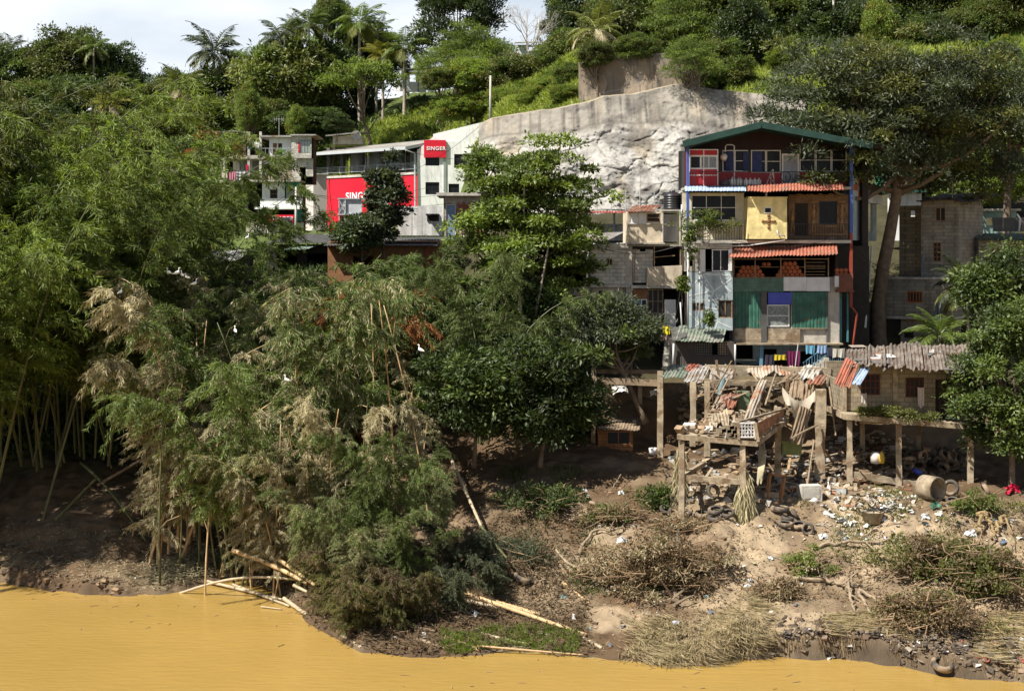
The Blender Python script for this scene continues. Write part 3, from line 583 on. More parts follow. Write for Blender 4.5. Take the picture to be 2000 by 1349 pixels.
near_tree('f', 'climbing plants spilling over the plant balcony', 'plants', 1385, 438, 0, 76.9, (1385, 470, 76.9), 310, 95, 30, .13, .06, 'mid', 'olive', .4, (1.8, .3, .7), cr=.2, tr=.03, rimk=.0, nl=6, name='balcony_plants', low=-.9, m=LEAFM)
near_tree('f2', 'creeper hanging left of the plant balcony pipe', 'plants', 1348, 468, 0, 76.6, (1345, 520, 76.6), 311, 44, 34, .14, .07, 'mid', 'bright', .4, (.45, .25, 1.3), cr=.18, tr=.03, rimk=.0, nl=6, name='creeper', low=-.9, m=LEAFM)
near_tree('f3', 'small creeper tuft on the pipes beside the pale slab parapet', 'plants', 1333, 560, 0, 75.6, (1332, 590, 75.6), 313, 12, 90, .15, .08, 'bright', 'mid', .5, (.3, .2, .6), cr=.17, tr=.02, rimk=0, nl=3, name='creeper', low=-.9, m=LEAFM)
near_tree('f4', 'dark green plant growing on the line-painted wall', 'plants', 1385, 628, 0, 75.6, (1384, 642, 75.6), 314, 12, 80, .13, .08, 'mid', 'dark', .3, (.22, .2, .6), cr=.17, tr=.02, rimk=0, nl=3, name='potted_shrub', low=-.9, m=LEAFM)
near_tree('g', 'wild shrubs growing on the rock right of the white building', 'bush', 948, 340, 0, 112, (948, 385, 112), 315, 46, 90, .3, .13, 'bright', 'mid', .4, (1.6, 1.0, 2.3), cr=.6, tr=.05, name='bush', m=LEAFM)
near_tree('h', 'pink and green garden shrubs left of the apartment balconies', 'bush', 395, 305, 0, 128, (395, 345, 128), 316, 40, 110, .3, .15, 'mid', 'rust', .3, (3.2, 1.5, 1.5), cr=.9, tr=.08, name='bush', m=LEAFM)

# bare stems among the bamboos
r = np.random.default_rng(77); SHEATH = mat('bamboo_sheath', (.40,.24,.11), .8, var=.5, scale=4)
for k in range(38):
    px = 300+600*r.random(); Y = 61.5+7*r.random()+max(0, (520-px)*.01); g = G(px, Y); h = 4.5+7*r.random(); az = r.random()*6.28; ln = .05+.35*r.random()**2; t_ = np.linspace(0, 1, 14)[:, None]; cr_ = r.normal()*.08
    d = np.array([math.cos(az)*ln, math.sin(az)*ln*.6, 1.]); pts = g+d*h*t_+np.array([cr_*h, 0, 0])*t_**2; mb = MB(); rad = .045*(1-.55*t_[:, 0]); rad[::2] *= 1.25; mb.tube(pts, rad, 6)
    t = thing('bare_bamboo', 'bare upright bamboo stem among the dying bamboos on the bank', 'bamboo', g, 'bare bamboo stems'); part('stem', mb, (CULMD, CULM, SHEATH)[k % 3], t, True)
    sb = MB()
    for j in range(7): i = 5+int(r.random()*8); o = pts[i]; dd = nrm(r.normal(size=3)+[0,0,.2]); L = .5+.9*r.random(); sb.tube([o, o+dd*L*.6, o+dd*L+[0,0,-.25*L]], [.015, .01, .005], 3, cap=False)
    part('twigs', sb, CULMD, t)

cover('rock_edge_weeds', 'sparse weeds along the top edge of the rock face', (1060, 1520), (116.5, 121), 5000, .3, .35, .07, 'lime', 'bright', .5, 9)
# ---------------- building tools
class Pl:
    """upright wall plane through two plan points; photo columns and rows are only a ruler for sizes"""
    def __init__(s, pxa, Ya, pxb=None, Yb=None):
        if pxb is None: pxb, Yb = pxa+200, Ya
        s.a = np.array([XX(pxa, Ya), Ya]); b = np.array([XX(pxb, Yb), Yb]); s.t = (b-s.a)/np.linalg.norm(b-s.a)
        s.n = np.array([-s.t[1], s.t[0]]); s.n = s.n if s.n[1] > 0 else -s.n
    def s_at(s, px): k = (px-1000)/FL; return (k*s.a[1]-s.a[0])/(s.t[0]-k*s.t[1])
    def Y(s, px): return s.a[1]+s.s_at(px)*s.t[1]
    def p(s, px, py, d=0., Yr=None):
        q = s.a+s.s_at(px)*s.t; z = ZZ(py, Yr or q[1]); q = q+s.n*d; return np.array([q[0], q[1], z])
    def sz(s, q, z, d): r = s.a+q*s.t+s.n*d; return (r[0], r[1], z)
    def box(s, mb, x0, y0, x1, y1, d0, d1, col=None, yr=None):
        Yr = s.Y(yr if yr is not None else (x0+x1)/2); a, b = s.s_at(x0), s.s_at(x1); zt, zb = ZZ(y0, Yr), ZZ(y1, Yr)
        return s.sbox(mb, a, b, zb, zt, d0, d1, col)
    def sbox(s, mb, a, b, zb, zt, d0, d1, col=None):
        return mb.hexa([s.sz(a, zb, d0), s.sz(b, zb, d0), s.sz(b, zb, d1), s.sz(a, zb, d1), s.sz(a, zt, d0), s.sz(b, zt, d0), s.sz(b, zt, d1), s.sz(a, zt, d1)], col)
    def wall(s, mb, x0, y0, x1, y1, th=.18, holes=(), d0=0., yr=None, col=None):
        Yr = s.Y(yr if yr is not None else (x0+x1)/2)
        S = lambda px: s.s_at(px); Z = lambda py: ZZ(py, Yr)
        H = [(S(h[0]), S(h[2]), Z(h[3]), Z(h[1])) for h in holes]
        zs = sorted({Z(y1), Z(y0)} | {z for h in H for z in h[2:] if Z(y1) < z < Z(y0)})
        for zb, zt in zip(zs[:-1], zs[1:]):
            zm = (zb+zt)/2; cuts = sorted([(h[0], h[1]) for h in H if h[2] < zm < h[3]]); c = S(x0)
            for a, b in cuts:
                if a > c+1e-4: s.sbox(mb, c, a, zb, zt, d0, d0+th, col)
                c = max(c, b)
            if S(x1) > c+1e-4: s.sbox(mb, c, S(x1), zb, zt, d0, d0+th, col)
        return mb
    def window(s, par, x0, y0, x1, y1, nx=2, ny=1, fm=None, pm=None, d=.06, fw=.05, name='window', label=None, ft=.06, skip=(), pane='pane'):
        fm = fm or WHITE; pm = pm or GLASS; Yr = s.Y((x0+x1)/2); a, b = s.s_at(x0), s.s_at(x1); zt, zb = ZZ(y0, Yr), ZZ(y1, Yr); mb = MB()
        s.sbox(mb, a, a+fw, zb, zt, d, d+ft); s.sbox(mb, b-fw, b, zb, zt, d, d+ft); s.sbox(mb, a+fw, b-fw, zt-fw, zt, d+.002, d+ft-.002); s.sbox(mb, a+fw, b-fw, zb, zb+fw, d+.002, d+ft-.002)
        for i in range(1, nx): c = a+(b-a)*i/nx; s.sbox(mb, c-fw*.4, c+fw*.4, zb+fw, zt-fw, d+.005, d+ft-.01)
        for i in range(1, ny): c = zb+(zt-zb)*i/ny; s.sbox(mb, a+fw, b-fw, c-fw*.4, c+fw*.4, d+.008, d+ft-.013)
        w = part(name, mb, fm, par, label=label)
        if pm != 'open': q = MB(); s.sbox(q, a+fw*.5, b-fw*.5, zb+fw*.5, zt-fw*.5, d+ft*.5, d+ft*.5+.015); part(pane, q, pm, w)
        return w
    def rail(s, par, x0, y0, x1, y1, step=.13, m=None, d=0., r=.012, name='railing', hor=0, label=None, post=0):
        m = m or BLACK; Yr = s.Y((x0+x1)/2); a, b = s.s_at(x0), s.s_at(x1); zt, zb = ZZ(y0, Yr), ZZ(y1, Yr); mb = MB()
        s.sbox(mb, a, b, zt-.04, zt, d-.02, d+.02); s.sbox(mb, a, b, zb, zb+.03, d-.015, d+.015)
        for i in range(hor): z = zb+(zt-zb)*(i+1)/(hor+1); s.sbox(mb, a, b, z-.015, z+.015, d-.015, d+.015)
        n = max(1, int((b-a)/step)) if step else 0
        for i in range(n+1): c = a+(b-a)*i/max(n, 1); s.sbox(mb, c-r, c+r, zb+.03, zt-.04, d-r, d+r)
        if post:
            for i in range(post+1): c = a+(b-a)*i/post; s.sbox(mb, c-.03, c+.03, zb-.05, zt+.02, d-.03, d+.03)
        return part(name, mb, m, par, label=label)
    def shell(s, mb, x0, y0, x1, y1, depth, d0=.2, floor=True, yr=None):
        """side walls, back wall, roof and floor slabs behind a front"""
        Yr = s.Y(yr if yr is not None else (x0+x1)/2); a, b = s.s_at(x0), s.s_at(x1); zt, zb = ZZ(y0, Yr), ZZ(y1, Yr)
        s.sbox(mb, a, a+.15, zb, zt, d0, depth); s.sbox(mb, b-.15, b, zb, zt, d0, depth); s.sbox(mb, a+.15, b-.15, zb, zt, depth-.15, depth)
        s.sbox(mb, a+.15, b-.15, zt-.12, zt, d0, depth-.15)
        if floor: s.sbox(mb, a+.15, b-.15, zb, zb+.12, d0, depth-.15)
def cloth(pl, x0, y0, x1, y1, col, name, label, d=-.15, m=None, folds=3, group='laundry hung out to dry', cat='laundry', check=False, stripe=None, seed=0):
    r = np.random.default_rng(seed+int(x0)); a, b = pl.s_at(x0), pl.s_at(x1); Yr = pl.Y((x0+x1)/2); zt, zb = ZZ(y0, Yr), ZZ(y1, Yr); nu, nv = 28, 14
    u = np.linspace(0, 1, nu); v = np.linspace(0, 1, nv); U, V = np.meshgrid(u, v)
    amp = .05*(b-a); off = amp*np.sin(U*folds*6.28+r.random()*6+V)*(.35+.8*V)+amp*.5*np.sin(U*folds*15+V*3)*V
    X = a+(b-a)*(U+(.5-U)*V*.12*np.sin(r.random()*6)); Z = zt+(zb-zt)*(V*(1+.06*np.sin(U*7+r.random()*6)))-.03*np.sin(U*np.pi)*(1-V)
    Gd = np.stack([pl.a[0]+X*pl.t[0]+pl.n[0]*(off+d), pl.a[1]+X*pl.t[1]+pl.n[1]*(off+d), Z], -1)
    c = np.tile(np.array(col), (nu*nv, 1)).reshape(nv, nu, 3)
    if stripe is not None: c[:, (np.arange(nu)//2) % 2 == 0] = stripe
    if check: c[(np.arange(nv)//2) % 2 == 0] *= .25; c[:, (np.arange(nu)//2) % 2 == 0] *= .35
    mb = MB(); mb.grid(Gd, c.reshape(-1, 3)); mb.grid(Gd[::-1]+np.array([0, .012, 0]), c[::-1].reshape(-1, 3))
    return solo(name, mb, m or CLOTH, label, cat, group, smooth=True, loc=Gd.reshape(-1, 3).mean(0))
def lathe_solo(name, prof, c, m, label, cat, group=None, n=20, R=None): mb = MB(); mb.lathe(prof, (0, 0, 0), n, R); V = mb.v[0]; mb.v[0] = V+np.asarray(c); return solo(name, mb, m, label, cat, group, smooth=True, loc=c)
def Rx(a): return np.array(Matrix.Rotation(a, 3, 'X'))
def Ry(a): return np.array(Matrix.Rotation(a, 3, 'Y'))
def Rz(a): return np.array(Matrix.Rotation(a, 3, 'Z'))
# materials
WHITE = mat('white_paint', (.72,.71,.68), .6, var=.12, streak=.25, bump=.05); GLASS = mat('window_glass', (.02,.022,.026), .15, var=.3, bump=0, spec=.08)
GLASSG = mat('pale_glass', (.30,.34,.31), .2, var=.3, scale=.8, bump=0, spec=.6)
BLACK = mat('black_metal', (.02,.02,.022), .5, var=.2, bump=.05); DARK = mat('dark_inside', (.035,.03,.026), .9, var=.3, bump=.1)  # DARK paints the gloom of rooms, openings and shaded shed fronts
CONC = mat('concrete', (.46,.425,.365), .9, var=.35, scale=1.4, streak=.6, streakcol=(.07,.06,.045), bump=.3); CONCL = mat('concrete_pale', (.52,.49,.43), .9, var=.25, scale=1.2, streak=.45, streakcol=(.13,.11,.085), bump=.25)
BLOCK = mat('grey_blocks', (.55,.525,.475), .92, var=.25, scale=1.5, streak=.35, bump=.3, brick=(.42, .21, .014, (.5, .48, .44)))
BLOCKD = mat('shaded_blocks', (.27,.25,.215), .92, var=.3, scale=1.2, streak=.5, bump=.3, brick=(.42, .21, .014, (.6, .58, .52)))  # darker copy of the grey blocks, tree shade painted into the colour
BLOCKB = mat('shaded_mud_blocks', (.29,.24,.17), .92, var=.3, scale=1.2, streak=.4, bump=.3, brick=(.44, .22, .014, (.55, .5, .42)))  # muddy blocks, darkened to paint in shade from the roof overhang
MUDC = mat('muddy_concrete', (.36,.29,.2), .92, var=.5, scale=2.5, patch=.8, patchcol=(.2,.14,.085), pscale=1.6, streak=.5, streakcol=(.16,.11,.06), bump=.35); MUDD = mat('mud_wood', (.24,.175,.115), .92, var=.4, scale=3, bump=.3)
PLAST = mat('white_plaster', (.84,.835,.81), .85, var=.08, scale=.5, streak=.55, streakcol=(.26,.25,.23), bump=.15); CREAM = mat('cream_plaster', (.64,.59,.46), .85, var=.2, streak=.5, bump=.15)
YELLOW = mat('yellow_plaster', (.76,.63,.29), .85, var=.35, scale=1.5, streak=.85, streakcol=(.34,.27,.12), bump=.35, bscale=5)
MAROON = mat('maroon_boards', (.022,.007,.008), .7, var=.3, bump=.1); RED = mat('red_panel', (.45,.012,.025), .5, var=.3, streak=.25, bump=.03); REDB = mat('red_board', (.66,.014,.035), .45, var=.05, bump=0)
GREENF = mat('green_fascia', (.018,.055,.042), .5, var=.2, bump=.05); GREENC = mat('green_corrugated', (.04,.135,.095), .55, var=.45, patch=.35, patchcol=(.15,.11,.07), pscale=2.5, streak=.6, streakcol=(.02,.06,.045), bump=.05)
TEAL = mat('teal_tarp', (.02,.18,.17), .6, var=.2); BLUE = mat('blue_paint', (.05,.10,.34), .5, var=.2); BLUEP = mat('blue_panel', (.06,.08,.42), .5, var=.15); BLUEL = mat('light_blue_paint', (.11,.235,.33), .6, var=.25, streak=.3)
ORANGE = mat('orange_corrugated', (.36,.125,.08), .65, patch=.6, patchcol=(.24,.13,.09), pscale=2., var=.4, scale=3, streak=.5, streakcol=(.16,.07,.04), bump=.1); RUST = mat('rusty_sheet', (.26,.11,.065), .85, var=.45, scale=2.5, patch=1, patchcol=(.30,.22,.17), bump=.25)
SHEETB = mat('pale_blue_sheet', (.36,.45,.58), .5, var=.25, streak=.35, bump=.05); SHEETG = mat('grey_sheet', (.36,.34,.31), .75, var=.4, scale=1.5, streak=.4, streakcol=(.16,.12,.09), bump=.2, patch=.7, patchcol=(.20,.13,.08), pscale=1.7)
ROOFG = mat('weathered_roof', (.18,.15,.125), .9, var=.5, scale=1.6, patch=1, patchcol=(.11,.075,.055), pscale=2.2, bump=.4); MOSSR = mat('mossy_green_roof', (.16,.19,.145), .8, var=.4, scale=2, patch=.8, patchcol=(.25,.24,.2), bump=.3)
ROOFS = mat('slate_grey_roof', (.27,.255,.235), .85, var=.3, scale=1.5, bump=.3, brick=(.6, .25, .01, (.6,.6,.6))); CLAD = mat('grey_cladding', (.52,.49,.47), .5, var=.06, bump=.03, brick=(.9, 60., .012, (.8,.8,.8)))
WOOD = mat('old_wood', (.30,.20,.115), .85, var=.4, scale=4, bump=.3); WOODP = mat('pale_wood', (.29,.22,.145), .85, var=.35, scale=4, bump=.2); PLY = mat('plywood_brown', (.25,.12,.055), .8, var=.3)
WOODC = mat('carved_wood', (.17,.095,.045), .55, var=.5, scale=3, bump=.8, bscale=5); GALV = mat('galvanised_pipe', (.50,.50,.49), .5, var=.2, bump=.05); STEEL = mat('grey_railing', (.45,.47,.48), .4, var=.1, bump=0)
CLAY = mat('terracotta', (.42,.13,.06), .8, var=.25, bump=.1); PLASTIC = mat('black_plastic', (.018,.018,.02), .38, var=.2, bump=.02, spec=.5); TYRE = mat('muddy_rubber', (.09,.075,.06), .85, var=.7, scale=3, patch=.9, patchcol=(.27,.20,.13), bump=.3)
CLOTH = mat('cloth', (1,1,1), .9, var=.15, scale=8, bump=.2, tint=True); GREYBLUE = mat('grey_blue_wall', (.38,.45,.47), .88, var=.25, streak=.55, bump=.2); LINEW = mat('white_line', (.72,.72,.7), .8, var=.2); DUSTG = mat('dark_grey_sheet', (.10,.095,.09), .7, var=.3, streak=.3)
WHITEB = mat('white_board', (.68,.67,.67), .6, var=.12, streak=.2); CAR = mat('carton', (.3,.2,.1), .9)
TEXTW = mat('sign_white', (.85,.85,.85), .5, var=0, bump=0)
def text_part(s, pl, px, py, hpx, par, d=-.02, space=1.12, m=None, bold=.018, name='lettering'):
    c = bpy.data.curves.new('lettering', 'FONT'); c.body = s; Y = pl.Y(px); h = hpx*Y/FL; c.size = h/.70; c.extrude = .015; c.offset = bold*h/.6; c.space_character = space; c.materials.append(m or TEXTW)
    c.align_x = 'LEFT'; o = bpy.data.objects.new(name, c); COL.objects.link(o); q = pl.p(px, py, d); r = par
    while r not in ROOT: r = r.parent
    o.parent = par; q = q-ROOT[r]
    X = np.array([pl.t[0], pl.t[1], 0]); Yv = np.array([0, 0, 1.]); Zv = np.cross(X, Yv); M4 = Matrix(((X[0], Yv[0], Zv[0], q[0]), (X[1], Yv[1], Zv[1], q[1]), (X[2], Yv[2], Zv[2], q[2]), (0, 0, 0, 1)))
    dg = bpy.context.evaluated_depsgraph_get(); me = bpy.data.meshes.new_from_object(o.evaluated_get(dg)); q2 = bpy.data.objects.new(name, me); bpy.data.objects.remove(o); COL.objects.link(q2); q2.parent = par; q2.matrix_basis = M4; return q2
# ---------------- right-hand stacked house with the green gable
F = Pl(1331, 78); base = F.p(1490, 725)
MH = thing('stacked_house', 'tall stacked house with green gable roof, red top floor and corrugated awnings', 'house', base)
B1 = Pl(1331, 79.5)      # recessed wall plane of the top floor
mb = MB(); F.shell(mb, 1352, 368, 1662, 474, 6, d0=1.9); F.shell(mb, 1432, 474.5, 1640, 569, 10, d0=.35); F.shell(mb, 1432, 569.5, 1640, 668, 9, d0=.35); F.shell(mb, 1436, 668.5, 1640, 727, 8, d0=1.5)
F.box(mb, 1345, 290, 1350, 362, 1.72, 3.2); F.box(mb, 1652, 290, 1657, 362, 1.72, 6); F.box(mb, 1350, 280, 1652, 362, 5.8, 6)
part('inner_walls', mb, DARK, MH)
# roof: gable prism, ridge runs back
def roofmesh(zdrop=0.):
    mb = MB(); L = F.p(1331, 284, -1.1); A = F.p(1480, 247, -1.1); R = F.p(1692, 287, -1.1); dp = np.array([.85, 6., 0]); th = np.array([0, 0, -.14])
    for p, q in ((L, A), (A, R)): mb.hexa([p+th, q+th, q+th+dp, p+th+dp, p, q, q+dp, p+dp])
    return mb
part('roof', roofmesh(), GREENF, MH)
mb = MB(); mb.beam(F.p(1329, 284.5, -1.16), F.p(1480, 247.5, -1.16), .09, .34); mb.beam(F.p(1480, 247.5, -1.16), F.p(1694, 288, -1.16), .09, .34); part('fascia', mb, mat('fascia_green', (.016,.05,.04), .5), MH)
mb = MB(); q = [B1.p(1345, 292, .1), B1.p(1655, 292, .1), B1.p(1655, 287, .1), B1.p(1480, 253, .1), B1.p(1345, 287, .1)]; V = np.array(q+[p+np.array([0, .12, 0]) for p in q])
mb.add(V, [np.array([[0,1,2],[0,2,3],[0,3,4],[5,7,6],[5,8,7],[5,9,8]])]); part('gable_wall', mb, MAROON, MH)
# top floor recessed wall with windows
hs = [(1412,293,1462,335),(1468,293,1497,337),(1497.5,293,1526,337),(1528,300,1562,361),(1563,290,1594,335),(1594.5,290,1625,335),(1625.5,290,1655,335)]
mb = MB(); B1.wall(mb, 1404, 290, 1657, 336, .12, [(a, b, c, min(d, 336)) for a, b, c, d in hs], d0=.2); part('upper_wall', mb, BLACK, MH); mb = MB(); B1.wall(mb, 1404, 336, 1657, 362, .12, [(1528,335.9,1562,361)], d0=.2); part('red_dado', mb, RED, MH)
B1.window(MH, 1412,293,1462,335, 2, 2, d=.16, fw=.05, label='window with blue curtains behind'); B1.window(MH, 1468,293,1497,337, 1, 2, d=.16); B1.window(MH, 1497.5,293,1526,337, 1, 2, d=.16)
B1.window(MH, 1563,290,1594,335, 1, 2, d=.16); B1.window(MH, 1594.5,290,1625,335, 1, 2, d=.16); B1.window(MH, 1625.5,290,1655,335, 1, 2, d=.16)
dr = B1.window(MH, 1528,300,1562,361, 1, 1, d=.14, fw=.09, pm=mat('door_panel', (.33,.34,.38), .6), name='door', pane='door_panel')
CUR = mat('blue_curtain', (.045,.06,.17), .9, var=.5, scale=6)
for a, b in ((1418,1434),(1452,1462),(1470,1489)): mb = MB(); B1.box(mb, a, 295, b, 334, .12, .15); part('curtain', mb, CUR, MH)
# red and white cabin
mb = MB(); F.wall(mb, 1347,292,1404,364,.12,[(1349,304,1403,329)], d0=.3); F.box(mb, 1401.5, 292, 1404, 364, .42, 1.68); F.box(mb, 1347, 292, 1349.5, 364, .42, 1.7); part('cabin_wall', mb, RED, MH, label='bright red panels of the corner cabin')
mb = MB()
for x in (1347, 1375, 1402.5): F.box(mb, x, 291, x+1.6, 364, .25, .31)
for y in (291, 302.5, 328.5, 341): F.box(mb, 1348.6 if y != 341 else 1348.6, y, 1402.5, y+1.5, .256, .304)
part('cabin_trim', mb, WHITE, MH)
F.window(MH, 1349.5,304,1370,328.5, 1, 1, d=.33, fw=.04); F.window(MH, 1370,304,1402,328.5, 2, 1, d=.3, fw=.045, pm=mat('patterned_glass', (.22,.24,.27), .3, var=.6, scale=12))
F.rail(MH, 1347, 335, 1650, 364, step=.16, d=.02, label='black balcony railing along the top floor')
mb = MB(); F.box(mb, 1338, 365, 1662, 370, -.1, 1.9); part('balcony_floor', mb, CONC, MH)
for x0, x1, y1, lb, mm in ((1341,1346,455,'blue corner post by the cabin',BLUE),(1659.5,1665.5,455,'tall blue corner post',BLUE),(1659.5,1665,600,'red lower post',mat('red_pipe',(.25,.045,.025),.6))):
    y0 = 285 if mm is BLUE else 455; mb = MB(); F.box(mb, x0, y0, x1, y1, -.05, .12); part('post', mb, mm, MH, label=lb)
mb = MB(); mb.tube([F.p(1437,365,.5), F.p(1437,284,.5), F.p(1433,281.5,.5), F.p(1422,281.5,.5), F.p(1419.5,285,.5), F.p(1419.5,296,.5)], .035, 8); part('vent_pipe', mb, GALV, MH, True)
mb = MB(); c = B1.p(1412, 308, -.25); mb.lathe([(0,-.2),(.16,-.18),(.2,-.05),(.2,.12),(.12,.2),(0,.22)], c, 12, Rx(1.2)); part('lantern', mb, WHITE, MH, True)
# awnings of level two
mb = MB(); mb.corr(F.p(1338,363,.1), F.p(1456,363,.1), F.p(1333,375,-1.1), .025, .19, ribs=True); part('awning', mb, SHEETB, MH, label='pale blue corrugated awning')
mb = MB(); mb.corr(F.p(1460,361,.1), F.p(1645,357,.1), F.p(1452,377,-1.3), .035, .17, sag=.12, rows=6, jit=.1); part('awning', mb, ORANGE, MH, label='sagging orange corrugated awning over the yellow box')
# level two
mb = MB(); F.wall(mb, 1335,376,1456,470,.15,[(1353,380,1441,430)], d0=.5); part('wall', mb, CREAM, MH)
F.window(MH, 1353,380,1441,430, 3, 2, d=.55, fw=.05, label='dark window over the plant balcony')
mb = MB(); F.wall(mb, 1456,388,1532,467,.12,[(1488,406,1502,417)], d0=-.75); F.box(mb, 1456,388,1459,467,-.62,.62); F.box(mb, 1529,388,1532,467,-.62,.6); F.box(mb, 1459,464,1529,467,-.62,.6); F.box(mb, 1457,385.5,1533,388,-.78,.6); part('yellow_box', mb, YELLOW, MH, label='yellow plastered box with a cross of dark beads')
F.window(MH, 1487.5,405.5,1502.5,417.5, 1, 1, d=-.78, fw=.05, label='tiny white window in the yellow box')
mb = MB(); RBR = mat('rust_ornament', (.2,.10,.04), .8); cx, cy = 1496.5, 433
mb.beam(F.p(cx-11,cy,-.77), F.p(cx+11,cy,-.77), .05, .04); mb.beam(F.p(cx,cy-11,-.77), F.p(cx,cy+12,-.77), .05, .04)
for dx, dy in ((-11,0),(11,0),(0,-11),(0,12),(-6,0),(6,0),(0,-6),(0,6),(0,0)):
    rr = .085 if abs(dx)+abs(dy) > 8 else (.11 if dx == dy == 0 else .055); mb.lathe([(0,0),(rr,.0),(rr,.04),(rr*.5,.055),(0,.06)], F.p(cx+dx,cy+dy,-.755), 14, Rx(math.pi/2))
part('cross_ornament', mb, RBR, MH, True)
mb = MB(); mb.tube([F.p(1494,375,-.4),F.p(1494,388,-.4)], .06, 8); mb.tube([F.p(1512,450,-.8),F.p(1514,459,-.85),F.p(1527,461,-.85),F.p(1527,470,-.85),F.p(1455,480,-.85),F.p(1370,482,-.5)], .035, 8); part('drain_pipe', mb, GALV, MH, True)
C2 = Pl(1331, 79.1)
mb = MB(); C2.wall(mb, 1540,380,1657,468,.15,[(1551,395,1580,462),(1600,393,1635,437)]); part('carved_wall', mb, WOODC, MH, label='wall of dark carved wood with figures')
C2.window(MH, 1551,395,1580,462,1,1,fm=WOODC,pm=DARK,d=.05,name='door',pane='door_leaf'); C2.window(MH, 1600,393,1635,437,2,1,fm=BLACK,d=.05)
# carving relief
r = np.random.default_rng(11); mb = MB(); REL = mat('carving', (.33,.19,.085), .6, var=.4, scale=4, bump=.4)
for k in range(26):      # wavy frieze
    x = 1545+k*4.3; y = 384+3*math.sin(k*1.3); t = np.linspace(0, 5.2, 12)[:, None]; c = C2.p(x, y, -.03); mb.tube(c+np.concatenate([np.cos(t+k)*.10, t*0, np.sin(t+k)*.085], 1), .022, 5)
for fx, hh in ((1589,1), (1644,1), (1547,.8)):   # standing carved figures
    def q(dx, dy, d=-.03): return C2.p(fx+dx, 458-dy*hh, d)
    mb.tube([q(-2,4),q(-3,14),q(-1,26),q(0,34)], [.05,.06,.075,.09], 7); mb.tube([q(3,4),q(2,15),q(1,26),q(0,34)], [.05,.06,.075,.09], 7)
    mb.tube([q(0,30),q(0,38),q(0,47),q(0,51),q(.5,56),q(0,60)], [.11,.085,.13,.05,.075,.03], 8); mb.tube([q(0,47),q(-5,40),q(-3,33)], [.04,.035,.03], 6); mb.tube([q(0,47),q(5,42),q(6,52)], [.04,.035,.03], 6)
for x0, y0, x1, y1 in ((1582,392,1598,396),(1636,392,1652,396),(1598,440,1637,444),(1583,456,1655,460)): C2.box(mb, x0, y0, x1, y1, -.05, 0)
part('carving', mb, REL, MH, True)
F.rail(MH, 1540, 437, 1657, 467, step=.14, d=.1, label='dark railing before the carved wall')
mb = MB(); F.box(mb, 1335,469,1662,475,-.1,1.85); F.box(mb, 1343,432,1346,469,.0,.1); F.box(mb, 1450,440,1453,469,.0,.1); part('floor_slab', mb, CONC, MH)
F.rail(MH, 1346, 440, 1450, 469, step=.14, d=.02, label='railing of the plant balcony')
# right return side (receding, facing right-front)
S = Pl(1657, 78.3, 1712, 84)
mb = MB(); S.wall(mb, 1665, 365, 1712, 470, .12, [(1688,395,1704,452)], yr=1690); S.wall(mb, 1662,345,1692,385,.05,(),d0=-.08); part('side_wall', mb, GREYBLUE, MH)
mb = MB()
for k in range(3):
    for j in range(3):
        if (k+j) % 2: S.box(mb, 1664+k*9, 347+j*13, 1672+k*9, 359+j*13, -.11, -.07)
part('side_panel', mb, mat('orange_tile', (.42,.12,.05), .7), MH, label='orange and white chequered side panels')
mb = MB(); S.wall(mb, 1664,296,1690,345,.05,[(1666,298,1676,343),(1677,298,1688,343)]); part('side_frame', mb, BLACK, MH)
mb = MB(); S.box(mb, 1688, 380, 1714, 398, -.3, -.1); part('air_box', mb, WHITEB, MH)
# level three: pottery store
mb = MB(); mb.corr(F.p(1428,483,.3), F.p(1636,477,.3), F.p(1417,503,-1.4), .035, .19, rows=5, jit=.06); part('awning', mb, ORANGE, MH, label='long orange red corrugated awning over the clay pots')
mb = MB()
for x in (1432,1474,1524,1571,1617): F.box(mb, x, 503, x+2, 543, -.02, .08)
for y in (505,541): F.box(mb, 1434, y, 1617, y+1.8, -.015, .07)
for y in (512,518,524,530,536): F.box(mb, 1573, y, 1612, y+1, .0, .05)
part('shelf_frame', mb, WOOD, MH)
mb = MB(); F.box(mb, 1434, 542.8, 1619, 545, .08, 1.6); F.box(mb, 1434, 521, 1617, 522.3, .5, 1.2); part('shelf', mb, WOOD, MH)
mb = MB(); F.corr = None
mb.corr(F.p(1429,543,-.06), F.p(1429,570,-.06), F.p(1530,543,-.06), .02, .22, ribs=True); part('cladding', mb, mat('dusty_green_sheet', (.085,.16,.125), .6, var=.35, streak=.4), MH, label='band of horizontal green corrugated sheets')
mb = MB(); F.box(mb, 1530,541,1575,568,-.08,-.02); F.box(mb, 1575.5,541.5,1620,568.5,-.085,-.025); part('cladding', mb, WHITEB, MH, label='two off-white boards beside the green band')
mb = MB(); F.wall(mb, 1430,570,1640,727-55,.15,[(1433,572,1485,640),(1497,570,1545,640),(1547,570,1614,640)], d0=.05); part('wall', mb, CONC, MH)
for a, b in ((1433,1485),(1547,1614)): mb = MB(); mb.corr(F.p(a,570,0), F.p(b,570,0), F.p(a,640,0), .025, .2, ribs=True); part('cladding', mb, GREENC, MH, label=('wide' if b > 1600 else 'narrow')+' panel of upright green corrugated sheets')
mb = MB(); F.box(mb, 1500,571,1546,594,.0,.04); part('blue_board', mb, BLUEP, MH)
F.window(MH, 1498,595,1542,638,1,2,d=.0,fw=.06,pm=mat('lattice_pane',(.25,.27,.25),.7,var=.6,scale=10),label='white framed window with a lace pattern')
mb = MB(); F.box(mb, 1486,570,1497,668,-.12,.05); F.box(mb, 1430,571,1433,668,-.1,.05); F.box(mb, 1614,569,1617,727,-.05,.05); part('timber_post', mb, DUSTG, MH)
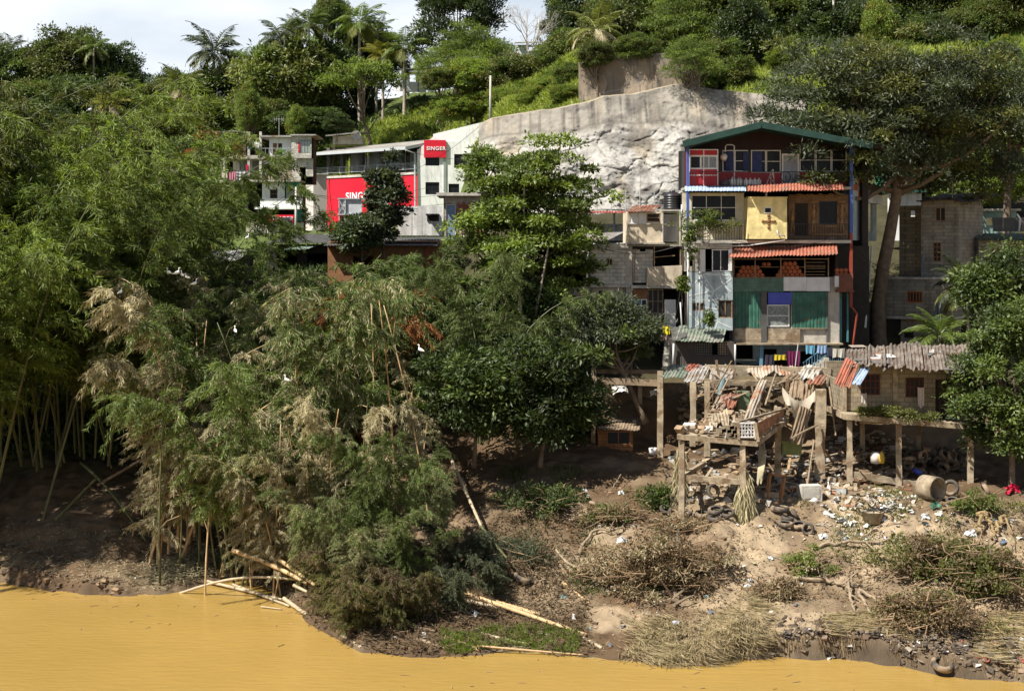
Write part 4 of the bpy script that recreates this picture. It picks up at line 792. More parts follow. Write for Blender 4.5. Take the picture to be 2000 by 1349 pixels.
mb = MB(); F.box(mb, 1434,641,1486,664,-.06,.05); F.box(mb, 1497,641,1545,664,-.06,.05); F.box(mb, 1545.5,643,1562,668,-.1,.05); F.box(mb, 1432,665,1560,668,-.09,.05); F.box(mb, 1547,640.5,1614,642,-.09,.05); part('board', mb, MUDC, MH)
# right recess with posts
mb = MB(); F.box(mb, 1621,541,1640,690,.06,.4); part('pillar', mb, CONC, MH)
mb = MB(); F.box(mb, 1632,534,1664,567,-.25,-.18); F.box(mb, 1632,567,1667,570,-.25,1.5); part('side_balcony', mb, mat('brown_panel',(.17,.065,.04),.8), MH, label='small brown balcony holding clay pots')
mb = MB(); F.box(mb, 1628,539,1636,560,-.3,-.255); part('lattice_panel', mb, WHITEB, MH)
mb = MB(); F.box(mb, 1641,572,1646,668,.2,.3); F.box(mb, 1656,572,1659,668,.2,.3); part('teal_frame', mb, mat('teal_paint',(.06,.2,.22),.7), MH)
mb = MB(); F.box(mb, 1643,480,1712,727,1.6,1.75); F.box(mb, 1700,290,1712,727,1.8,9); part('rear_wall', mb, DARK, MH)
mb = MB(); mb.tube([F.p(1662,598,-.1),F.p(1673,612,-.1),F.p(1668,650,-.1),F.p(1662,700,-.1)], .06, 8); part('drain_pipe', mb, mat('red_pipe'), MH, True)
# bottom level
mb = MB(); F.box(mb, 1436,669,1642,672,-.6,.9); part('beam', mb, MUDC, MH)
mb = MB(); F.box(mb, 1482,672,1488,724,-.3,-.15); part('blue_post', mb, BLUEL, MH)
mb = MB(); F.wall(mb, 1437,674,1640,727,.12,[(1440,676,1480,705),(1502,685,1528,726),(1575,690,1610,725)], d0=1.6); part('wall', mb, GREYBLUE, MH)
mb = MB(); F.box(mb, 1385,719,1640,727,-1.2,1.5); F.box(mb, 1440,703,1480,706,.6,1.2); part('floor_slab', mb, CONCL, MH)
mb = MB()
for k in range(9): x = 1565+k*5.2; mb.beam(F.p(x, 723-k*4.2, -.7), F.p(x, 706-k*4.0, -.7), .03)
mb.beam(F.p(1563,707,-.7), F.p(1610,672,-.7), .05); mb.beam(F.p(1563,725,-.7), F.p(1610,690,-.7), .05)
for k in range(9): x = 1612+k*4; mb.beam(F.p(x,706,-.7), F.p(x,690,-.7), .02)
mb.beam(F.p(1610,690,-.7), F.p(1646,690,-.7), .04); mb.beam(F.p(1610,706,-.7), F.p(1646,706,-.7), .04)
part('stair_railing', mb, BLUEL, MH, label='light blue stair railing')
mb = MB()
for k in range(6): F.box(mb, 1563+k*8, 724-k*5.5, 1572+k*8, 728-k*1, -.9, .3)
F.box(mb, 1611,707,1650,713,-.95,1.4); part('steps', mb, CONC, MH)
for i, (c_, x0, y0, x1, y1, nm, lb) in enumerate([((.03,.025,.04),1490,690,1507,710,'blouse','dark patterned blouse first on the line under the wooden band'),((.5,.38,.03),1508,690,1530,701,'cloth','mustard yellow cloth on the line by the blue post'),((.13,.012,.06),1531,683,1557,714,'sarong','wine red sarong hanging straight down by the metal pole'),
    ((.12,.32,.45),1568,672,1586,689,'shirt','light blue shirt hung above the blue stair railing'),((.22,.33,.5),1591,672,1609,688,'shirt','paler blue shirt right of the light blue one'),((.05,.05,.07),1610,676,1619,694,'trousers','dark trousers between blue shirt and patterned cloth'),((.45,.42,.35),1620,678,1644,696,'cloth','beige patterned cloth at the right end of the line')]):
    cloth(F, x0, y0, x1, y1, c_, nm, lb, d=-.75, folds=2+i % 3)
mb = MB(); mb.tube([F.p(1545,722,-1.), F.p(1552,668,-1.)], .03, 6); solo('metal_pole', mb, GALV, 'thin leaning metal pole beside the wine red sarong', 'pole')
# left narrow section with painted lines
W = Pl(1331, 77.4); LS = thing('painted_house', 'narrow grey blue house painted with white zigzag lines, open windows above', 'house', W.p(1385, 668))
mb = MB(); W.wall(mb, 1337,476,1430,530,.15,[(1343,500,1354,520),(1365,486,1426,530)]); part('wall', mb, CONC, LS)
W.window(LS, 1391,487,1425,530,2,1,d=.06,fm=WHITE,pm=GLASS); mb = MB(); W.box(mb, 1366,487,1377,531,-.12,-.06); W.box(mb, 1422,487,1429,529,-.14,-.08); part('shutter', mb, WHITEB, LS)
mb = MB(); W.wall(mb, 1343,531,1431,645,.15,[(1352,591,1376,607),(1403,586,1431,621)]); part('painted_wall', mb, GREYBLUE, LS)
W.window(LS, 1352,591,1376,607,2,1,fm=WOOD,pm=DARK,d=.04); W.window(LS, 1403,586,1430.5,621,2,1,fm=WOOD,pm=DARK,d=.04)
mb = MB()
for a, b in [((1350,562),(1372,535)),((1372,535),(1395,568)),((1395,568),(1428,545)),((1372,535),(1428,538)),((1395,568),(1384,590)),((1395,568),(1345,578)),((1384,590),(1402,583)),((1345,610),(1366,632)),((1366,632),(1384,608)),((1366,632),(1348,643)),((1384,608),(1402,628)),((1402,628),(1428,640)),((1402,628),(1396,644)),((1405,535),(1412,556)),((1412,556),(1428,570)),((1376,600),(1402,604))]: mb.beam(W.p(a[0],a[1],-.006), W.p(b[0],b[1],-.006), .045, .012, up=(0,1,0))
part('painted_lines', mb, LINEW, LS)
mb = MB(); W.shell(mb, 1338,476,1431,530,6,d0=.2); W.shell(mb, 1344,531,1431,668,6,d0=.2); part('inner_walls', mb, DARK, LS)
mb = MB(); mb.tube([W.p(1343,482,-.2), W.p(1343,645,-.2)], .05, 8); mb.tube([W.p(1366,505,-.15), W.p(1366,642,-.15)], .035, 8); mb.tube([W.p(1331,400,-.3), W.p(1330,430,-.3)], .06, 8); mb.tube([W.p(1328,590,-.15), W.p(1332,655,-.2)], .04, 8); part('pipe', mb, GALV, LS, True)
# clay pots
POTS = []; pm_ = MB(); pm_.lathe([(.03,0),(.09,.01),(.135,.08),(.14,.14),(.10,.19),(.085,.215),(.11,.235),(.085,.22),(.06,.1),(0,.05)], (0,0,0), 14); POT = pm_.mesh('clay_pot', CLAY, smooth=True)
def pot(x, y, z, lb, grp, s=1., rx=0):
    o = bpy.data.objects.new('clay_pot', POT); COL.objects.link(o); o.location = (x, y, z); o.scale = (s,)*3; o.rotation_euler.x = rx; tag(o, lb, 'clay pot', grp)
zf = ZZ(542.5, 78); pw = .26
def stack(x0, n, rows, lb, z0=None, d=.35):
    z0 = z0 or zf+.005
    for j in range(rows):
        for i in range(n-j): pot(XX(x0, 78)+(i+j*.5)*pw, 78+d, z0+j*.215, lb, 'clay pots on the store shelf', 1.)
stack(1444, 6, 3, 'terracotta pot in the left stack under the orange red awning'); stack(1522, 6, 4, 'terracotta pot in the taller right stack under the orange red awning'); stack(1497, 2, 1, 'terracotta pot on the upper plank of the pottery store', ZZ(520.9, 78), .8)
for k in range(6): pot(XX(1638+k % 3*8.5, 78), 78.1+.3, ZZ(567, 78)+.75+(k//3)*.215, 'terracotta pot on the small brown side balcony', 'clay pots on the side balcony')
mb = MB(); F.box(mb, 1634,538,1660,540,-.1,1.); solo('pot_rack', mb, WOOD, 'low wooden rack carrying pots on the brown side balcony', 'rack')
# things on the top balcony
def canister(px, lb, h=.55, r_=.2, mm=None, n='gas_cylinder', cat='gas cylinder'): c = F.p(px, 364.5, .5); lathe_solo(n, [(0,0),(r_,.02),(r_,h*.7),(r_*.6,h*.85),(r_*.25,h*.9),(r_*.25,h),(0,h)], c, mm or GALV, lb, cat, 'jars and cylinders on the top balcony', 14)
canister(1434, 'grey gas cylinder left of its twin behind the top balcony railing'); canister(1447, 'grey gas cylinder right of its twin behind the top balcony railing')
canister(1419, 'dark round drum near the red cabin on the top balcony', .45, .24, DUSTG, 'drum', 'drum')
for k in range(4): canister(1460+k*8.5, 'white plastic water can in the row right of the gas cylinders', .5, .13, WHITEB, 'water_can', 'water can')
for k, px in enumerate((1605, 1622, 1638)):
    c = F.p(px, 364.5, .45); t = thing('potted_plant', ['bushy potted plant beside the white door','spiky potted plant in the middle of the balcony corner','potted plant at the right end of the top balcony'][k], 'potted plant', c, 'potted plants on the top balcony')
    mb = MB(); mb.lathe([(0,0),(.12,0),(.16,.22),(.13,.2),(0,.18)], c, 12); part('pot', mb, DUSTG, t, True); q, _, _ = crown_mb(60+k, 8, 60, .14, .06, 'mid', .18, .8, (.2,.2,.25), low=-.9)
    for i in range(len(q.v)): q.v[i] = q.v[i]+c+np.array([0, 0, .48])
    part('leaves', q, LEAFM, t)
mb = MB(); c = F.p(1537, 345, .35)
for k in range(2): mb.tube([c+np.array([.28*math.cos(a), k*.05, .28*math.sin(a)]) for a in np.linspace(0, 6.2832, 16)], .02, 5)
for a in np.linspace(0, 6.28, 8): mb.beam(c, c+np.array([.27*math.cos(a), 0, .27*math.sin(a)]), .012)
solo('bicycle_wheel', mb, BLACK, 'spoked wheel leaning by the white door on the top balcony', 'wheel')
mb = MB()
for a, b in (((1498,362),(1512,330)),((1512,330),(1516,362)),((1505,345),(1520,362)),((1512,330),(1507,362))): mb.beam(F.p(a[0],a[1],.3), F.p(b[0],b[1],.5), .04)
solo('trestle', mb, GALV, 'white metal trestle frame leaning on the top balcony railing', 'trestle')
# water tank
def tank(px, py, Y, r_, h, label):
    c = P(px, py, Y); pr = [(0,0),(r_,0)]
    for k in range(6): z = h*.78*k/6; pr += [(r_*1.0, z+.02), (r_*1.05, z+.04), (r_*1.05, z+h*.09), (r_, z+h*.11)]
    pr += [(r_*.95,h*.82),(r_*.6,h*.93),(r_*.3,h*.95),(r_*.3,h),(0,h)]; t = thing('water_tank', label, 'water tank', c, 'black water tanks')
    mb = MB(); mb.lathe(pr, c, 24); part('body', mb, PLASTIC, t, True); mb = MB(); mb.lathe([(r_*.33,h*.95),(r_*.33,h*1.03),(0,h*1.05)], c, 16); part('lid', mb, PLASTIC, t, True)
tank(1313, 409, 79.5, .48, 1.02, 'big ribbed black water tank beside the blue corner post'); tank(944, 378, 100, .42, .95, 'black water tank on the flat roof of the brick shed')
mb = MB(); F.box(mb, 1295,408.5,1332,412,.6,2.4); mb.tube([F.p(1331,410,.6),F.p(1331,480,.6)], .05, 6); mb.tube([F.p(1297,412,.7),F.p(1297,475,.7)], .05, 6); solo('tank_platform', mb, CONC, 'small concrete platform on posts carrying the big ribbed tank', 'platform')
# ---------------- houses left of the stacked house
G1 = Pl(1153, 79); t = thing('block_house', 'two-level house of bare pale concrete blocks with one tiny window', 'house', G1.p(1190, 645))
mb = MB(); G1.wall(mb, 1153,484,1227,556,.2,[(1185,505,1196,518)]); G1.box(mb, 1153,484,1156,556,.2,4.5); G1.box(mb, 1224,484,1227,556,.2,4.5); G1.box(mb, 1156,500,1224,556,4.3,4.5); G1.wall(mb, 1157,561,1230,650,.2,[(1170,568,1178,582)], d0=.3); G1.box(mb, 1157,561,1160,650,.5,4.5); part('wall', mb, BLOCK, t)
mb = MB(); G1.box(mb, 1151,478,1229,484,-.1,4.6); G1.box(mb, 1151,556,1232,561,-.1,4.6); part('slab', mb, CONC, t); G1.window(t, 1185,505,1196,518,2,1,fm=WOOD,pm=DARK,d=.1)
mb = MB(); G1.box(mb, 1222,476,1235,640,-.02,.2); part('pillar', mb, CONC, t)
r = np.random.default_rng(4); mb = MB()
for k in range(40): c = G1.p(1155+r.random()*70, 477, .2+r.random()*4); mb.obox(c, (.1+.3*r.random(), .1+.2*r.random(), .06+.1*r.random()), Rz(r.random()*3)@Rx(r.random()*.6))
solo('roof_rubble', mb, CONC, 'broken tiles and stones on top of the block house', 'rubble', kind='stuff')
t = thing('tin_roof_cabin', 'plastered cabin with rusty tin roof and white shutters beside the big black tank', 'house', G1.p(1260, 476))
mb = MB(); G1.wall(mb, 1225,414,1293,475,.15,[(1228,417,1246,437),(1247,417,1261,437),(1262,417,1289,434)], d0=-.3); G1.box(mb, 1225,414,1228,475,-.15,3); part('wall', mb, mat('tan_plaster', (.6,.51,.38), .88, var=.25, streak=.6, streakcol=(.16,.11,.07), bump=.2), t)
for a, b, w_ in ((1228,1246,WHITEB),(1247,1261,WHITEB),(1262,1289,DARK)): G1.window(t, a,417,b,437 if b < 1280 else 434,3 if b < 1280 else 1,2 if b > 1280 else 1,fm=WHITEB if b < 1280 else WOOD,pm=w_,d=-.28)
mb = MB(); mb.corr(G1.p(1247,399,2.5), G1.p(1300,397,2.5), G1.p(1221,415,-.7), .03, .18, rows=4, jit=.12); part('roof', mb, RUST, t)
mb = MB(); G1.box(mb, 1293,415,1296,475,-.2,2); G1.box(mb, 1296,418,1325,472,.5,.6); part('side_wall', mb, WHITEB, t)
mb = MB()
for k in range(12): mb.beam(G1.p(1297+k*2.4,420,.4), G1.p(1297+((k+4) % 12)*2.4,470,.4), .02)
part('lattice_gate', mb, GALV, t)
mb = MB(); G1.box(mb, 1226,437,1292,438.5,-.36,-.3); G1.box(mb, 1224,474,1297,477,-.4,3); part('ledge', mb, CONC, t); mb = MB(); G1.shell(mb, 1228,415,1326,474,3.2,d0=.9); part('inner_walls', mb, DARK, t)
t = thing('open_fronted_house', 'open-fronted house with pale slab parapet and a white door below', 'house', G1.p(1285, 645))
mb = MB(); G1.wall(mb, 1236,487,1276,552,.15,[(1250,486.9,1261,491)], d0=.1); part('block_wall', mb, BLOCK, t)
mb = MB(); mb.hexa([G1.p(1262,558,-.25),G1.p(1330,560,-.25),G1.p(1330,560,-.1),G1.p(1262,558,-.1),G1.p(1264,521,-.25),G1.p(1331,518,-.25),G1.p(1331,518,-.1),G1.p(1264,521,-.1)]); part('parapet', mb, mat('tan_plaster'), t, label='large pale slab parapet')
mb = MB(); G1.box(mb, 1230,478,1332,481,-.1,3); G1.box(mb, 1232,557,1332,563,-.3,3); part('slab', mb, CONC, t)
mb = MB(); G1.shell(mb, 1236,481,1334,557,3.2,d0=.3); G1.shell(mb, 1236,563,1330,650,3,d0=.35); part('inner_walls', mb, DARK, t)
mb = MB()
for x in (1277, 1328): G1.box(mb, x,480,x+2,520,-.02,.06)
mb.beam(G1.p(1272,503,-.05), G1.p(1318,499,-.05), .05); mb.beam(G1.p(1238,552,-.1), G1.p(1241,485,-.1), .06); part('timber', mb, WOOD, t)
mb = MB(); G1.box(mb, 1237,565,1264,583,.05,.1); part('board', mb, PLY, t, label='brown plywood board')
G1.window(t, 1238,584,1252,612,1,1,fm=BLUEL,pm=mat('blue_grey_board',(.2,.27,.36),.7),d=.1); G1.window(t, 1252,584,1264,610,1,1,fm=WHITE,pm=GLASS,d=.02); G1.window(t, 1265,565,1296,612,3,2,fm=WOOD,pm=GLASS,d=.12)
dr = G1.window(t, 1298,585,1320,642,1,2,fm=WHITE,pm=mat('white_board'),d=.02,name='door',pane='door_panel',fw=.08)
mb = MB(); G1.box(mb, 1236,612,1291,645,-.1,.1); part('counter_wall', mb, CONC, t)
for i, a in enumerate([((.12,.11,.11),1240,608,1252,630,'towel','dark grey towel over the low wall left of the door'),((.35,.35,.36),1250,607,1257,622,'cloth','light grey cloth over the low wall'),((.1,.1,.11),1259,611,1286,645,'blanket','wide charcoal blanket draped on the low wall')]): cloth(G1, *a[1:5], a[0], a[5], a[6], d=-.16)
cloth(G1, 1288,634,1304,650,(.75,.62,.02),'cloth','bright yellow cloth bundle at the top of the stairs',d=-1.3,folds=2); cloth(G1, 1286,650,1299,662,(.5,.08,.1),'towel','red striped towel below the bright yellow cloth',d=-1.3,stripe=(.6,.55,.5))
# concrete steps
mb = MB()
for k in range(11): G1.box(mb, 1285+k*1.6-2, 722-k*6.6, 1308+k*.6, 730-k*6.6, -2.6+k*.24, -2.2+k*.24)
solo('outdoor_steps', mb, mat('concrete_pale'), 'steep narrow concrete steps below the yellow cloth bundle', 'steps')
# low dark shed with mossy roof
S1 = Pl(1305, 75.6); t = thing('mossy_roof_shed', 'low dark brown shed with mossy green corrugated roof below the painted house', 'shed', S1.p(1370, 722))
DB = mat('dark_brown_wall', (.085,.07,.06), .8, var=.3, streak=.3); mb = MB(); S1.wall(mb, 1316,668,1434,722,.12,[(1358,668.5,1389,692),(1391,668.5,1402,693),(1403,668.5,1421,693)]); S1.box(mb, 1316,668,1319,722,.12,2.2); part('wall', mb, DB, t)
mb = MB(); mb.corr(S1.p(1320,696,-.04), S1.p(1434,696,-.04), S1.p(1320,720,-.04), .015, .16, ribs=True); part('cladding', mb, DB, t); mb = MB(); S1.shell(mb, 1317,668,1434,722,2.4,d0=.15); part('inner_walls', mb, DARK, t)
mb = MB(); mb.corr(S1.p(1336,640,2.2), S1.p(1432,643,2.2), S1.p(1312,664,-.7), .03, .19, rows=5, jit=.1); part('roof', mb, MOSSR, t)
mb = MB(); mb.grid(np.array([[S1.p(1318,642,2.3),S1.p(1352,643,2.2)],[S1.p(1311,664,-.75),S1.p(1340,657,-.1)]])); part('roof_sheet', mb, DUSTG, t)
for x0, x1, c_ in ((1358,1389,(.2,.19,.17)),(1403,1421,(.4,.3,.2))):
    mb = MB(); nx = int((x1-x0)/4)
    for i in range(nx+1): x = x0+(x1-x0)*i/nx; mb.beam(S1.p(x,668,.05), S1.p(x,692,.05), .035)
    for j in range(6): mb.beam(S1.p(x0,668.5+j*4.6,.055), S1.p(x1,668.5+j*4.6,.055), .035)
    part('lattice', mb, mat('lattice_%d' % x0, c_, .8), t)
mb = MB(); S1.box(mb, 1434,672,1437,722,-.1,.1); mb.tube([S1.p(1315,670,-.2),S1.p(1314,718,-.2)], .06, 8); part('post', mb, GALV, t, True)
# roofs and sheds between the big tree and the block house
R1 = Pl(1080, 84); t = thing('dark_tin_shed', 'shed with dark corrugated roof half hidden behind the tiered tree', 'shed', R1.p(1130, 560))
mb = MB(); mb.corr(R1.p(1130,455,3), R1.p(1228,452,3), R1.p(1085,474,-.8), .03, .18, rows=4, jit=.1); mb.corr(R1.p(1110,486,-.2), R1.p(1150,484,-.2), R1.p(1095,497,-1.6), .03, .18, rows=3); part('roof', mb, SHEETG, t)
mb = MB(); R1.wall(mb, 1085,476,1150,600,.12,[(1100,500,1140,560)]); R1.shell(mb, 1086,476,1150,600,4,d0=.2); part('wall', mb, DARK, t)
mb = MB(); R1.box(mb, 1147,484,1154,640,-.2,.1); part('post', mb, WOOD, t)
R2 = Pl(1100, 92); t = thing('long_red_roof_shelter', 'long open shelter with flat red roof below the rock face', 'shelter', R2.p(1170, 470))
mb = MB(); mb.corr(R2.p(1140,411,1.5), R2.p(1240,411,1.5), R2.p(1135,417,-1), .03, .2, rows=3); part('roof', mb, mat('dull_red_roof', (.30,.07,.05), .7), t)
mb = MB(); R2.wall(mb, 1100,437,1226,470,.12,(),d0=.3); part('low_wall', mb, CONCL, t); mb = MB()
for x in (1085,1145,1200,1225): mb.tube([R2.p(x,470,.1), R2.p(x,413,.1)], .07, 6)
mb.beam(R2.p(1080,452,-.1), R2.p(1226,452,-.1), .05); part('post', mb, STEEL, t)
for i in range(14):
    pass
# parked umbrella-like awning row behind
# brick shed with flat slab roof, and the patched fence
K = Pl(860, 101); t = thing('brick_shed', 'low brick shed with overhanging flat slab roof and blue grey door', 'shed', K.p(905, 465))
mb = MB(); K.box(mb, 853,377,950,383,-.6,4); K.box(mb, 948,378,966,470,.1,4); part('roof', mb, CONC, t); mb = MB(); K.wall(mb, 868,383,948,470,.15,[(871,399,890,470)]); K.box(mb, 945,383,948,470,.15,4); part('wall', mb, mat('peeling_brick', (.42,.36,.29), .9, var=.3, patch=1.1, patchcol=(.25,.08,.05), pscale=.8, streak=.4), t)
K.window(t, 871,399,890,470,1,1,fm=WHITEB,pm=mat('blue_grey_board'),d=.05,name='door',pane='door_panel'); mb = MB(); K.shell(mb, 866,383,948,470,4,d0=.3); part('inner_walls', mb, DARK, t)
K2 = Pl(770, 99); mb = MB(); r = np.random.default_rng(3)
for k in range(9): x = 775+k*9.8; K2.box(mb, x, 402+r.random()*2-k*.05, x+9.6, 460, r.random()*.05, .06+r.random()*.04, col=np.array((.62,.61,.58))*(.8+.4*r.random()))
mb2 = thing('patched_fence', 'patched white sheet fence in front of the brick shed', 'fence', K2.p(815, 460)); part('sheet', mb, mat('patched_sheet', (1,1,1), .8, var=.2, streak=.7, streakcol=(.3,.29,.27), tint=True), mb2)
mb = MB(); K2.box(mb, 833,418,858,421,-.7,.3); K2.box(mb, 834,421,857,432,-.05,.05); part('hatch', mb, DARK, mb2)
K3 = Pl(660, 100, 700, 100); t = thing('billboard', 'small empty billboard frame with pale sheets in front of the red facade', 'billboard', K3.p(690, 425))
mb = MB(); K3.box(mb, 663,389,706,421,0,.12); part('panel', mb, mat('pale_sheet', (.50,.53,.55), .6, var=.2, streak=.2), t); mb = MB()
for x in (662,674,706): K3.box(mb, x,388,x+1.5,455,-.12,-.02)
K3.box(mb, 660,418,708,420,-.14,-.03); K3.box(mb, 660,387,708,389,-.14,-.03); mb.beam(K3.p(662,418,-.08), K3.p(676,389,-.08), .05); mb.beam(K3.p(662,389,-.08), K3.p(676,418,-.08), .05); part('frame', mb, STEEL, t)
# ---------------- red showroom
A = Pl(612, 152, 815, 143); t = SH = thing('showroom', 'showroom with large red facade, railed terrace and white windowed side wall', 'shop building', A.p(715, 455))
mb = MB(); A.box(mb, 636,341,815,450,.0,.3,yr=815); part('red_facade', mb, REDB, t, label='big red facade panel')
text_part('SINGER', A, 676, 390, 13.5, t, d=-.05)
pc = [(590,146.8),(612,145),(638,145.4),(617,148)]; mb = MB(); mb.hexa([[XX(x,y),y,ZZ(458,147)] for x,y in pc]+[[XX(x,y),y,ZZ(343.5,147)] for x,y in pc]); part('pillar', mb, CLAD, t, label='tall grey clad pillar at the left of the red facade')
mb = MB(); pc = [(587.5,146.8),(612,144.7),(640.5,145.2),(617,148.5)]; mb.hexa([[XX(x,y),y,ZZ(343.4,147)] for x,y in pc]+[[XX(x,y),y,ZZ(341,147)] for x,y in pc]); part('pillar_cap', mb, STEEL, t)
mb = MB(); A.box(mb, 617,336,815,340.5,-.1,4.,yr=815); A.box(mb, 637,414,815,455,.35,.5); A.box(mb, 617,286,815,455,7.5,7.7,yr=815); part('terrace_slab', mb, CONCL, t)
A.rail(t, 617,323,814,335,step=0,hor=3,post=8,m=STEEL,d=-.05,label='grey terrace railing with four bars'); B = Pl(612, 154, 815, 145)
for x in (626,652,690,729,768,812): mb = MB(); A.box(mb, x,288,x+6,337,.9,1.3); part('column', mb, DUSTG, t)
for i, (a, b) in enumerate(((658,690),(696,729),(735,768),(774,812))): A.window(t, a,292,b,337,2,1,fm=DUSTG,pm=GLASSG,d=2.0,fw=.08)
A.window(t, 630,300,652,335,3,3,fm=BLACK,pm='open',d=2.)
mb = MB(); A.box(mb, 618,287,815,292,.9,3.5); part('lintel', mb, DARK, t)
# roof: eave along the front, rising to ridge at back
e0, e1 = A.p(609,299,-1.2,150), A.p(808,289,-1.2); r0, r1 = A.p(652,283,4.5,152), A.p(843,264,4.0,143)
mb = MB(); mb.hexa([e0-[0,0,.15],e1-[0,0,.15],r1-[0,0,.15],r0-[0,0,.15],e0,e1,r1,r0]); bk0, bk1 = r0+np.array([3.,6,-2]), r1+np.array([3.,6,-2]); mb.hexa([r0-[0,0,.15],r1-[0,0,.15],bk1-[0,0,.15],bk0-[0,0,.15],r0,r1,bk1,bk0]); part('roof', mb, ROOFS, t)
mb = MB(); mb.beam(e0-[0,.05,.1], e1-[0,.05,.1], .12, .3); mb.beam(e1-[0,.05,.1], r1-[0,.05,.1], .12, .3); mb.tube([e1-[0,.1,.3], A.p(814,300,-.3), A.p(815,420,-.3)], .09, 6); part('gutter', mb, STEEL, t)
T0 = Pl(640, 154); mb = MB(); T0.box(mb, 650,266,708,282,0,3); part('clerestory', mb, CREAM, t); mb = MB(); mb.hexa([T0.p(638,268,-1),T0.p(700,262,-1),T0.p(722,256,3.5),T0.p(655,261,3.5),T0.p(638,265.5,-1),T0.p(700,259.5,-1),T0.p(722,253,3.5),T0.p(655,258,3.5)]); part('upper_roof', mb, ROOFS, t)
mb = MB(); mb.lathe([(0,0),(.3,.03),(.5,.16),(.52,.2)], T0.p(696,266,-.4), 16, Rx(1.3)); mb.beam(T0.p(696,272,-.2), T0.p(696,266,-.4), .05); part('satellite_dish', mb, WHITE, t, True)
D = Pl(815, 143, 940, 143.5); hs = [(831,305,858,324),(887,301,912,328),(831,356,858,380),(876,359,897,378)]
mb = MB(); D.wall(mb, 815,292,871,460,.3,hs[0:1]+hs[2:3],yr=870); D.wall(mb, 871,276,917,460,.3,[hs[1],hs[3]],yr=870); D.box(mb, 917,277,940,460,.9,1.2,yr=870); D.box(mb, 871,276,874,460,.3,6,yr=870); D.box(mb, 914,276,917,460,.3,.9,yr=870); D.box(mb, 817,300,940,460,5,6,yr=870)
tri = [D.p(817,292),D.p(871,292),D.p(871,276),D.p(846,267)]; V = np.array(tri+[q+np.array([0,.3,0]) for q in tri]); mb.add(V, [np.array([[0,1,2,3],[7,6,5,4]])]); part('side_wall', mb, PLAST, t, label='white stained side wall with four windows')
for h in hs: D.window(t, *h, 2, 2, fm=BLACK, pm=GLASS, d=.1, fw=.07)
mb = MB(); D.box(mb, 916,290,921,325,.6,.9); D.box(mb, 924,300,935,318,.4,.9); D.box(mb, 866,300,868,372,-.1,0); D.box(mb, 870,306,871,378,-.1,0); part('pipes', mb, STEEL, t)
mb = MB(); D.box(mb, 828,274,871,308,-.25,-.05,yr=850); sg = part('sign', mb, REDB, t, label='red sign board on the white side wall'); text_part('SINGER', D, 833, 293.5, 7.0, sg, d=-.28, space=1.15)
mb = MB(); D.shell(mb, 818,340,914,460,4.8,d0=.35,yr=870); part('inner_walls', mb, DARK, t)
for k, px in enumerate((905,921,936)):
    tank(px, 278, 150+k*.5, .7, .55, ['low black roof tank, left of three on the white building','low black roof tank, middle of three on the white building','low black roof tank, right of three on the white building'][k])
mb = MB(); Wq = Pl(845, 143.35); mb.hexa([Wq.p(846,300),Wq.p(962,300),Wq.p(962,300,.4),Wq.p(846,300,.4),Wq.p(846,262),Wq.p(962,234),Wq.p(962,234,.4),Wq.p(846,262,.4)]); solo('white_slope_wall', mb, PLAST, 'plain white wall climbing the slope behind the showroom roof', 'wall')
# ---------------- stacked apartments at the left
U = Pl(420, 133, 620, 133); t = thing('apartment_block', 'weathered stacked apartments with open balconies and concrete posts', 'apartment building', U.p(540, 450))
U1 = Pl(420, 134.5)
mb = MB(); U.box(mb, 420,304,560,311,-.5,5); U.box(mb, 430,352,545,357,-.3,5); U.box(mb, 480,352.5,590,356,-1.2,4); part('slab', mb, CONC, t)
mb = MB()
for x, y0, y1 in ((485,258,352),(508,258,352),(437,311,352),(455,264,304)): U.box(mb, x,y0,x+4.5,y1,-.45,-.15)
part('post', mb, CONCL, t)
mb = MB(); mb.corr(U.p(420,258,3), U.p(478,254,3), U.p(402,262,-1.2), .04, .3, rows=3); U.box(mb, 510,266,575,269,-.8,4); U.box(mb, 570,264,620,266.5,-.9,4); part('roof', mb, SHEETG, t)
mb = MB(); U1.wall(mb, 425,266,480,304,.15,[(455,275,475,300)]); part('rear_wall', mb, CREAM, t); mb = MB(); U1.wall(mb, 455,311,560,352,.15,[(468,314,487,350),(493,314,510,350)]); part('lower_wall', mb, WHITE, t)
mb = MB(); U.wall(mb, 526,269,571,304,.15,[(533,280,541,304),(543,280,551,304)]); part('white_wall', mb, PLAST, t); U.window(t, 533,280,541,304,1,1,fm=PLY,pm=PLY,name='door',pane='door_leaf'); U.window(t, 543,280,551,304,1,1,fm=PLY,pm=DARK,name='door',pane='door_leaf')
mb = MB(); U.wall(mb, 571,267,610,310,.15,[(585,275,608,300)],d0=-.6); U.wall(mb, 571,310,612,345,.15,[(586,327,598,345)],d0=-.2); U.box(mb, 571,345,588,400,-.2,.1); part('block_wall', mb, BLOCK, t); U.window(t, 585,275,608,300,4,1,fm=MOSSR,pm=GLASSG,d=-.55)
mb = MB(); U.wall(mb, 513,311,571,350,.15,[(515,313,524,340),(527,313,536,340),(540,315,548,340)],d0=-.1); part('stained_wall', mb, mat('brown_stain_wall', (.34,.29,.22), .9, var=.3, streak=.9, streakcol=(.12,.09,.06)), t)
for a in (515,527,540): U.window(t, a,313,a+9,340,1,1,fm=WHITE,pm=WHITEB if a < 530 else GLASSG,d=-.08)
for a, b in ((468,487),(493,510)): U1.window(t, a,314,b,350,2,1,fm=GREENC,pm=GLASSG,d=.03)
U.rail(t, 437,287,482,303,step=.3,d=-.4,m=DUSTG); U.rail(t, 513,290,568,304,step=.3,d=-.4,m=STEEL); U.rail(t, 460,335,512,351,step=.3,d=-.3,m=DUSTG)
